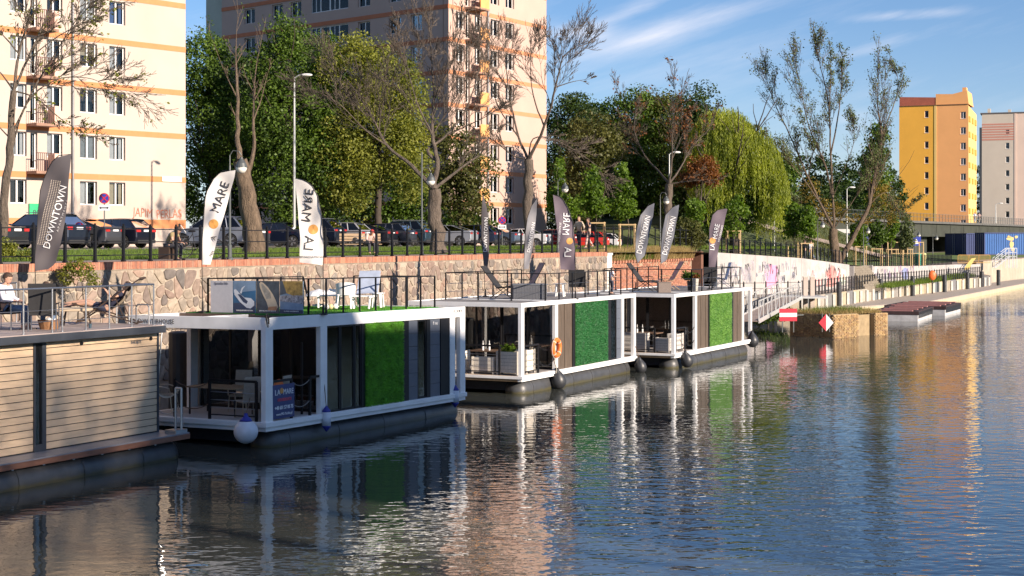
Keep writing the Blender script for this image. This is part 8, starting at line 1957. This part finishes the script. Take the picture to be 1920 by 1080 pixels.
    hm = mb.mesh('head', [M_skin, M_letb, mat('lips', (.4, .14, .12), .5, var=0)]); bm = bmesh.new(); bm.from_mesh(me); bm.from_mesh(hm); 
    me.materials.clear(); sk = skinm or M_skin
    for m in (sk, M_letb, mat('lips', (.4, .14, .12))): me.materials.append(m)
    bm.to_mesh(me); bm.free(); me.name = 'body'; me.polygons.foreach_set('use_smooth', [True] * len(me.polygons)); link('body', me, t)
    # clothes a little outside the body
    def cloth(nm, vs_, es_, rd_, m): mm = skin_mesh(vs_, es_, rd_, 0); mm.materials.clear(); mm.materials.append(m); mm.name = nm; mm.polygons.foreach_set('use_smooth', [True] * len(mm.polygons)); return link(nm, mm, t)
    L_ = lambda p, q, f: V3(p).lerp(V3(q), f)
    v_ = [V3(pel) + (V3(P_['sp']) - V3(pel)) * .1, V3(P_['sp']), V3(P_['ch']), L_(P_['ch'], P_['nk'], .6)]; e_ = [(0, 1), (1, 2), (2, 3)]; r_ = [.145 * k_, .14 * k_, .155 * k_, .075]
    for s_ in range(2):
        i = len(v_); v_ += [V3(sh[s_]), L_(sh[s_], el[s_], .55 if not long_sleeve else 1.0)]; r_ += [.078, .06]; e_ += [(2, i), (i, i + 1)]
        if long_sleeve: v_.append(L_(el[s_], wr_[s_], .9)); r_.append(.042); e_.append((i + 1, i + 2))
    cloth('shirt', v_, e_, r_, shirt)
    if trousers:
        v_ = [V3(pel) + (V3(P_['sp']) - V3(pel)) * .25, V3(pel)]; e_ = [(0, 1)]; r_ = [.135, .145]
        for s_ in range(2):
            hp_ = V3(pel) + V3((0, .09 * (-1 if s_ else 1), -.02)); i = len(v_); v_ += [hp_, L_(hp_, kn[s_], 1.0 if not shorts else .75)]; r_ += [.105, .078]; e_ += [(1, i), (i, i + 1)]
            if not shorts: v_.append(L_(kn[s_], an[s_], .92)); r_.append(.058); e_.append((i + 1, i + 2))
        cloth('trousers', v_, e_, r_, trousers)
    for s_ in range(2):
        mb = MB(); c = V3(an[s_]); mb.box(c + V3((.06, 0, -.055)), (.27, .095, .07)); mb.build('shoe', mat('shoe', (.06, .05, .05), .7), t, bevel=.02)
    mb = MB(); mb.cur = 0; hvv = []
    for i, (rr, z) in enumerate([(.086, -.03 - hairlen), (.090, .0), (.090, .045), (.080, .088), (.05, .118), (0, .128)]):
        for j in range(n_):
            an_ = 2 * math.pi * j / n_; f_ = math.cos(an_) > .35; zz2 = z if not f_ else max(z, .05 + .012 * i); rr2 = rr if not (f_ and z < .05) else .080
            hvv.append(Mq @ V3((rr2 * 1.22 * math.cos(an_) - .008, rr2 * math.sin(an_), zz2)) + hv)
    mb.add(hvv, [(i * n_ + j, i * n_ + (j + 1) % n_, (i + 1) * n_ + (j + 1) % n_, (i + 1) * n_ + j) for i in range(5) for j in range(n_)]); mb.build('hair', hair, t, smooth=True)
    t.scale = (scale,) * 3; return t
H_br = mat('brown_hair', (.05, .028, .018), .7, var=.3, scale=40); H_bl = mat('fair_hair', (.28, .2, .12), .7, var=.2, scale=40); H_rd = mat('red_hair', (.35, .03, .02), .7, var=.2, scale=40); H_gr = mat('grey_hair', (.3, .28, .26), .7, var=.2)
C_w = mat('white_shirt', (.66, .67, .74), .85, 0, .06, 6); C_nv = mat('navy_dress', (.018, .02, .045), .85, 0, .3, 20); C_jn = mat('blue_jeans', (.10, .15, .24), .85, 0, .2, 10); C_gr = mat('charcoal_cloth', (.05, .05, .06), .85); C_pk = mat('pale_pink_cloth', (.55, .40, .36), .85); C_be = mat('beige_cloth', (.5, .42, .32), .85)
Qr = lambda px, y, z=None: BT1.w(BT1.s(px, y), y, RZ1 if z is None else z)
# roof terrace of the timber boat
canvas_chair('low black chair under the man in the white shirt', Qr(12, 2.4), R(-8), .5, .56)
person('man in white shirt and jeans sitting forward on a chair on the timber boat roof', Qr(14, 2.4) + Vector((0, 0, -.04)), R(-8), 'sit', C_w, C_jn, H_br, 1.05, True)
canvas_chair('black canvas chair seen from behind beside the steel rail of the timber boat', Qr(82, 1.2), R(100), .66, .60)
person('person in a maroon top sitting in the black canvas chair', Qr(86, 1.35) + Vector((0, 0, -.02)), R(100), 'sit', mat('maroon_cloth', (.14, .04, .04), .9), C_jn, H_br, .88)
def deckchair(label, loc, rz):
    t = thing('deck_chair', label, 'chair', loc, rz); M_dk = mat('dark_timber', (.05, .03, .02), .6, 0, .2, 4)
    for s_ in (-1, 1):
        mb = MB(); y = s_ * .30; mb.bar((-.92, y, 1.12), (.62, y, .05), .05, .03); mb.bar((-.85, y * .93, .02), (.72, y * .93, .52), .05, .03); mb.bar((-.3, y * 1.03, .7), (-.55, y * 1.03, .12), .04, .02); mb.build('frame_rail', M_dk, t)
    mb = MB(); mb.bar((-.92, -.32, 1.12), (-.92, .32, 1.12), .045); mb.bar((.66, -.3, .5), (.66, .3, .5), .045); mb.bar((-.85, -.3, .04), (-.85, .3, .04), .04); mb.bar((.55, -.3, .08), (.55, .3, .08), .04); mb.build('crossbar', M_dk, t)
    mb = MB(); pr = [(-.92, 1.12), (-.72, .90), (-.5, .62), (-.28, .42), (-.02, .30), (.25, .32), (.48, .42), (.66, .5)]; vs = [(x, y, z) for x, z in pr for y in (-.27, .27)]
    mb.add(vs, [(2 * i, 2 * i + 1, 2 * i + 3, 2 * i + 2) for i in range(len(pr) - 1)]); mb.build('canvas', mat('sand_canvas', (.5, .40, .28), .85, 0, .08, 5), t, smooth=True); return t
dq = Qr(196, 2.0); deckchair('wooden deckchair with sand coloured canvas on the timber boat roof', dq, R(183))
person('woman in a navy dress reclining in the deckchair with one hand raised', dq + Vector((.02, 0, -.04)), R(183), 'recline', C_nv, C_nv, H_br, 1.0, False, .05, shorts=True, female=True)
t = thing('footstool', 'sand coloured padded footstool under the reclining woman\'s feet', 'stool', Qr(138, 2.0), R(3)); mb = MB(); mb.bx(-.3, .4, -.25, .25, .36, .44); mb.build('cushion', mat('sand_canvas', (.5, .40, .28)), t, bevel=.02)
for x, y in ((-.28, .2), (.36, .2), (-.28, -.2), (.36, -.2)): mb = MB(); mb.bar((x, y, 0), (x * .8, y, .36), .035); mb.build('leg', mat('dark_timber', (.05, .03, .02)), t)
mb = MB(); mb.lathe([(.03, 0), (.045, .11), (.04, .11), (.03, .01)], 12); tag(mb.build('cup', mat('slate_cup', (.05, .09, .12), .5), None, Qr(169, 1.0)), 'dark blue cup standing on the roof boards near the deckchair', 'cup')
t = thing('basket', 'brown wicker basket with things in it beneath the black canvas chair', 'basket', Qr(92, 1.6)); mb = MB(); mb.lathe([(.2, 0), (.26, .22), (.24, .22), (.2, .02)], 14); mb.build('basket_body', mat('brown_wicker', (.26, .13, .06), .8, 0, .3, 30, .4), t); mb = MB(); mb.sphere((.05, 0, .2), .14, 10, 6, (1, .8, .6)); mb.build('cloth', M_plast, t)
# roof of the middle houseboat
person('small boy in a white shirt at the rail of the middle houseboat roof', Q(BT3, 1147, .9, rz3), R(20), 'stand', C_w, mat('dark_blue_trousers', (.03, .035, .06), .85), H_br, .62, over=dict(el=(.16, .26, 1.25), wr=(.36, .22, 1.3), el2=(.1, -.24, 1.15), wr2=(.3, -.2, 1.12)))
# promenade
person('person in a pale pink jacket with red hair sitting on the park bench', Vector((PX(690, HZ, 66.6).x, 66.6, 4.62)), R(-60), 'lean', C_pk, C_gr, H_rd, .98, True)
sp_ = Vector((PX(314, HZ, 50.2).x, 50.2, 4.64))
person('dark haired woman in a sleeveless top crouching beside the bicycle with child seat', sp_ + Vector((0, 0, -.05)), R(-20), 'lean', mat('olive_top', (.25, .2, .1), .85), C_gr, H_br, .98, female=True)
t = thing('wooden_block', 'low dark wooden block under the crouching woman', 'block', sp_, R(-20)); mb = MB(); mb.bx(-.22, .18, -.2, .2, 0, .40); mb.build('seat_block', mat('dark_timber', (.05, .03, .02)), t)
def bicycle(label, loc, rz, col=(.03, .03, .035)):
    t = thing('bicycle', label, 'bicycle', loc, rz); m = mat('bike_frame_%d' % int(col[0] * 1000), col, .35, .3)
    for x in (-.52, .52):
        mb = MB(); mb.tube([(x + .33 * math.cos(a), 0, .34 + .33 * math.sin(a)) for a in np.linspace(0, 2 * math.pi, 25)], .02, 6, caps=False); w_ = mb.build('tyre', M_tyre, t)
        mb = MB()
        for i in range(12): a = math.pi * i / 6; mb.tube([(x, 0, .34), (x + .31 * math.cos(a), 0, .34 + .31 * math.sin(a))], .003, 3)
        mb.build('spokes', M_steel, w_)
    mb = MB(); 
    for a, c in (((-.52, .34), (-.1, .30)), ((-.52, .34), (-.2, .82)), ((-.1, .30), (-.2, .88)), ((-.1, .30), (.36, .80)), ((-.18, .72), (.36, .84)), ((.52, .34), (.36, .95))): mb.tube([(a[0], 0, a[1]), (c[0], 0, c[1])], .016, 6)
    mb.build('frame', m, t); mb = MB(); mb.tube([(.3, -.28, .98), (.37, -.05, 1.0), (.37, .05, 1.0), (.3, .28, .98)], .014, 6); mb.build('handlebar', M_black, t); mb = MB(); mb.sphere((-.22, 0, .92), .12, 10, 6, (1.1, .6, .3)); mb.build('saddle', M_black, t)
    return t
bicycle('black bicycle with a child seat standing behind the promenade railing', sp_ + Vector((.95, .35, 0)), R(15))
t = thing('child_seat', 'padded child seat with light straps fixed over the black bicycle', 'child seat', sp_ + Vector((.45, .5, .7)), R(15)); mb = MB(); mb.bx(-.15, .15, -.15, .15, 0, .08); mb.box((-.16, 0, .25), (.06, .3, .45)); mb.build('shell', M_black, t, bevel=.03); mb = MB(); mb.bar((-.12, -.08, .42), (.1, -.05, .1), .03, .01); mb.bar((-.12, .08, .42), (.1, .05, .1), .03, .01); mb.build('strap', M_letw, t)
w1 = Vector((PX(1086, HZ, 84).x, 84, 4.8)); person('fair haired woman in a dark waistcoat walking left of the staked sapling', w1, R(-120), 'walk', C_be, C_nv, H_bl, 1.02, True, .04, female=True)
w2 = Vector((PX(1104, HZ, 83.5).x, 83.5, 4.8)); person('woman in a floral skirt raising a hand to her face beside the staked sapling', w2, R(-150), 'walk', C_gr, C_pk, H_br, .98, False, .06, female=True, over=dict(el=(.1, .24, 1.18), wr=(.12, .1, 1.42)))
for i, (px_, c, lab) in enumerate(((1508, C_gr, 'person in dark clothes standing behind the upper railing near the forked tree'), (1521, C_w, 'person in a white shirt and pale trousers walking behind the upper railing'))):
    person(lab, Vector((PX(px_, HZ, 124).x, 124, 3.55)), R(40 + 80 * i), 'walk', c, C_jn if i else C_gr, H_br, 1.0, True)
for i, (px_, c, lab) in enumerate(((1828, C_w, 'left one of two people crossing the bridge, in white'), (1836, C_pk, 'right one of two people crossing the bridge, in pink'))):
    s_ = BR.s(px_, .6); person(lab, BR.w(s_, .6, 7.86), R(60), 'walk', c, C_be if i else C_w, H_br, 1.0, True)

# ================================================================ OTHER BANK, BEHIND THE CAMERA: unseen house and trees added to shade the left boats
ob = thing('shade_caster_house', 'unseen house added behind the camera, shaped to cast shade over the left boats', 'building', (0, 0, 0))
SDx, SDy, tanE = sdir.x, sdir.y, math.tan(R(SUN_EL)); hn = math.hypot(SDx, SDy); SDx /= hn; SDy /= hn
def caster(q, h, dist=62): return Vector((q.x + SDx * dist, q.y + SDy * dist, h + dist * tanE))
"""roof line chosen so that its shadow edge runs along the boats as in the photograph"""
la = [(BT1.w(-22, .0), 2.6), (BT1.w(-5.0, .0), 2.75), (BT1.w(-.5, 0), 3.15), (BT2.w(.2, 0), 3.35), (BT2.w(.6, 0), 4.1), (BT2.w(3.6, 0), 4.1), (BT2.w(4.3, 0), 2.98), (BT2.w(8.5, 0), 2.8), (BT2.w(11.5, 0), 2.1)]
cs = [caster(q, h) for q, h in la]
for i in range(2, len(cs) - 1):
    a, c = cs[i], cs[i + 1]; d = (c - a); d.z = 0; nn = Vector((-d.y, d.x, 0)).normalized(); nn = nn if nn.dot(Vector((SDx, SDy, 0))) > 0 else -nn
    mb = MB(); pts = []
    for q in (a, c):
        for o_ in (0, 9):
            for z in (0, 1): pts.append((q.x + nn.x * o_, q.y + nn.y * o_, q.z if z else 0))
    mb.add(pts, [(0, 1, 5, 4), (2, 6, 7, 3), (0, 2, 3, 1), (4, 5, 7, 6), (1, 3, 7, 5)]); mb.build('shading_section', mat('dark_red_brick', (.09, .05, .04), .9, var=.2, scale=1), ob)
    mb = MB(); mid = (a + c) / 2
    for u in (.2, .5, .8):
        for zf in (.2, .45, .7, .88):
            q = a + (c - a) * u; e = d.normalized() * .5; z = q.z * zf; w_ = [q - e - nn * .02, q + e - nn * .02]; mb.add([(w_[0].x, w_[0].y, z), (w_[1].x, w_[1].y, z), (w_[1].x, w_[1].y, z + 1.4), (w_[0].x, w_[0].y, z + 1.4)], [(0, 1, 2, 3)])
    mb.build('window_row', M_win, ob)
# unseen row of thin leaved trees, added to filter the sun on the timber boat
rg = random.Random(3); a, c = cs[0], cs[2]; Cn = []; dd0 = (c - a)
for i in range(4200):
    u = rg.random(); q = a + dd0 * u; nn = rg.uniform(-2.5, 2.5); top = q.z + .1 - abs(nn) * .1; Cn.append((q.x + SDx * nn, q.y + SDy * nn, rg.uniform(top - 4.6, top - .3)))
V, Qd = leaves_np(np.array(Cn), .7, 6, .22, 91)
wf = thing('filtering_trees', 'unseen row of thin leaved trees added behind the camera to filter the sun', 'trees'); link('crown', fast_mesh('crown', V, Qd, LM['mid']), wf)
for u in np.arange(.03, 1, .12): q = a + dd0 * u; mb = MB(); mb.tube([(q.x, q.y, 0), (q.x, q.y, q.z - 2)], .2, 8); mb.build('trunk', M_barkd, wf)
# trees and ground of the near bank, right of the picture
bk = lambda Y: 24 + .52 * Y
mb = MB(); ys = list(range(-120, 181, 20)); mb.v = [(bk(y) + d, y, z) for y in ys for d, z in ((0, -1), (0, 2.6), (300, 3.2))]; mb.f = [(i * 3 + j, i * 3 + j + 3, i * 3 + j + 4, i * 3 + j + 1) for i in range(len(ys) - 1) for j in range(2)]; mb.mi = [0] * len(mb.f)
tag(mb.build('near_bank_ground', M_yard), kind='structure')
rg = random.Random(40); Cn = np.array([(bk(y) + rg.uniform(4, 12), y, rg.uniform(3.5, 10.5)) for y in np.arange(-70, 175, .35)]); V, Qd = leaves_np(Cn, 2.0, 22, .8, 90); tag(link('near_bank_wood', fast_mesh('near_bank_wood', V, Qd, LM['dark'])), kind='stuff')
print('caster', [tuple(round(x, 1) for x in c) for c in cs])
print('objects', len(bpy.data.objects))
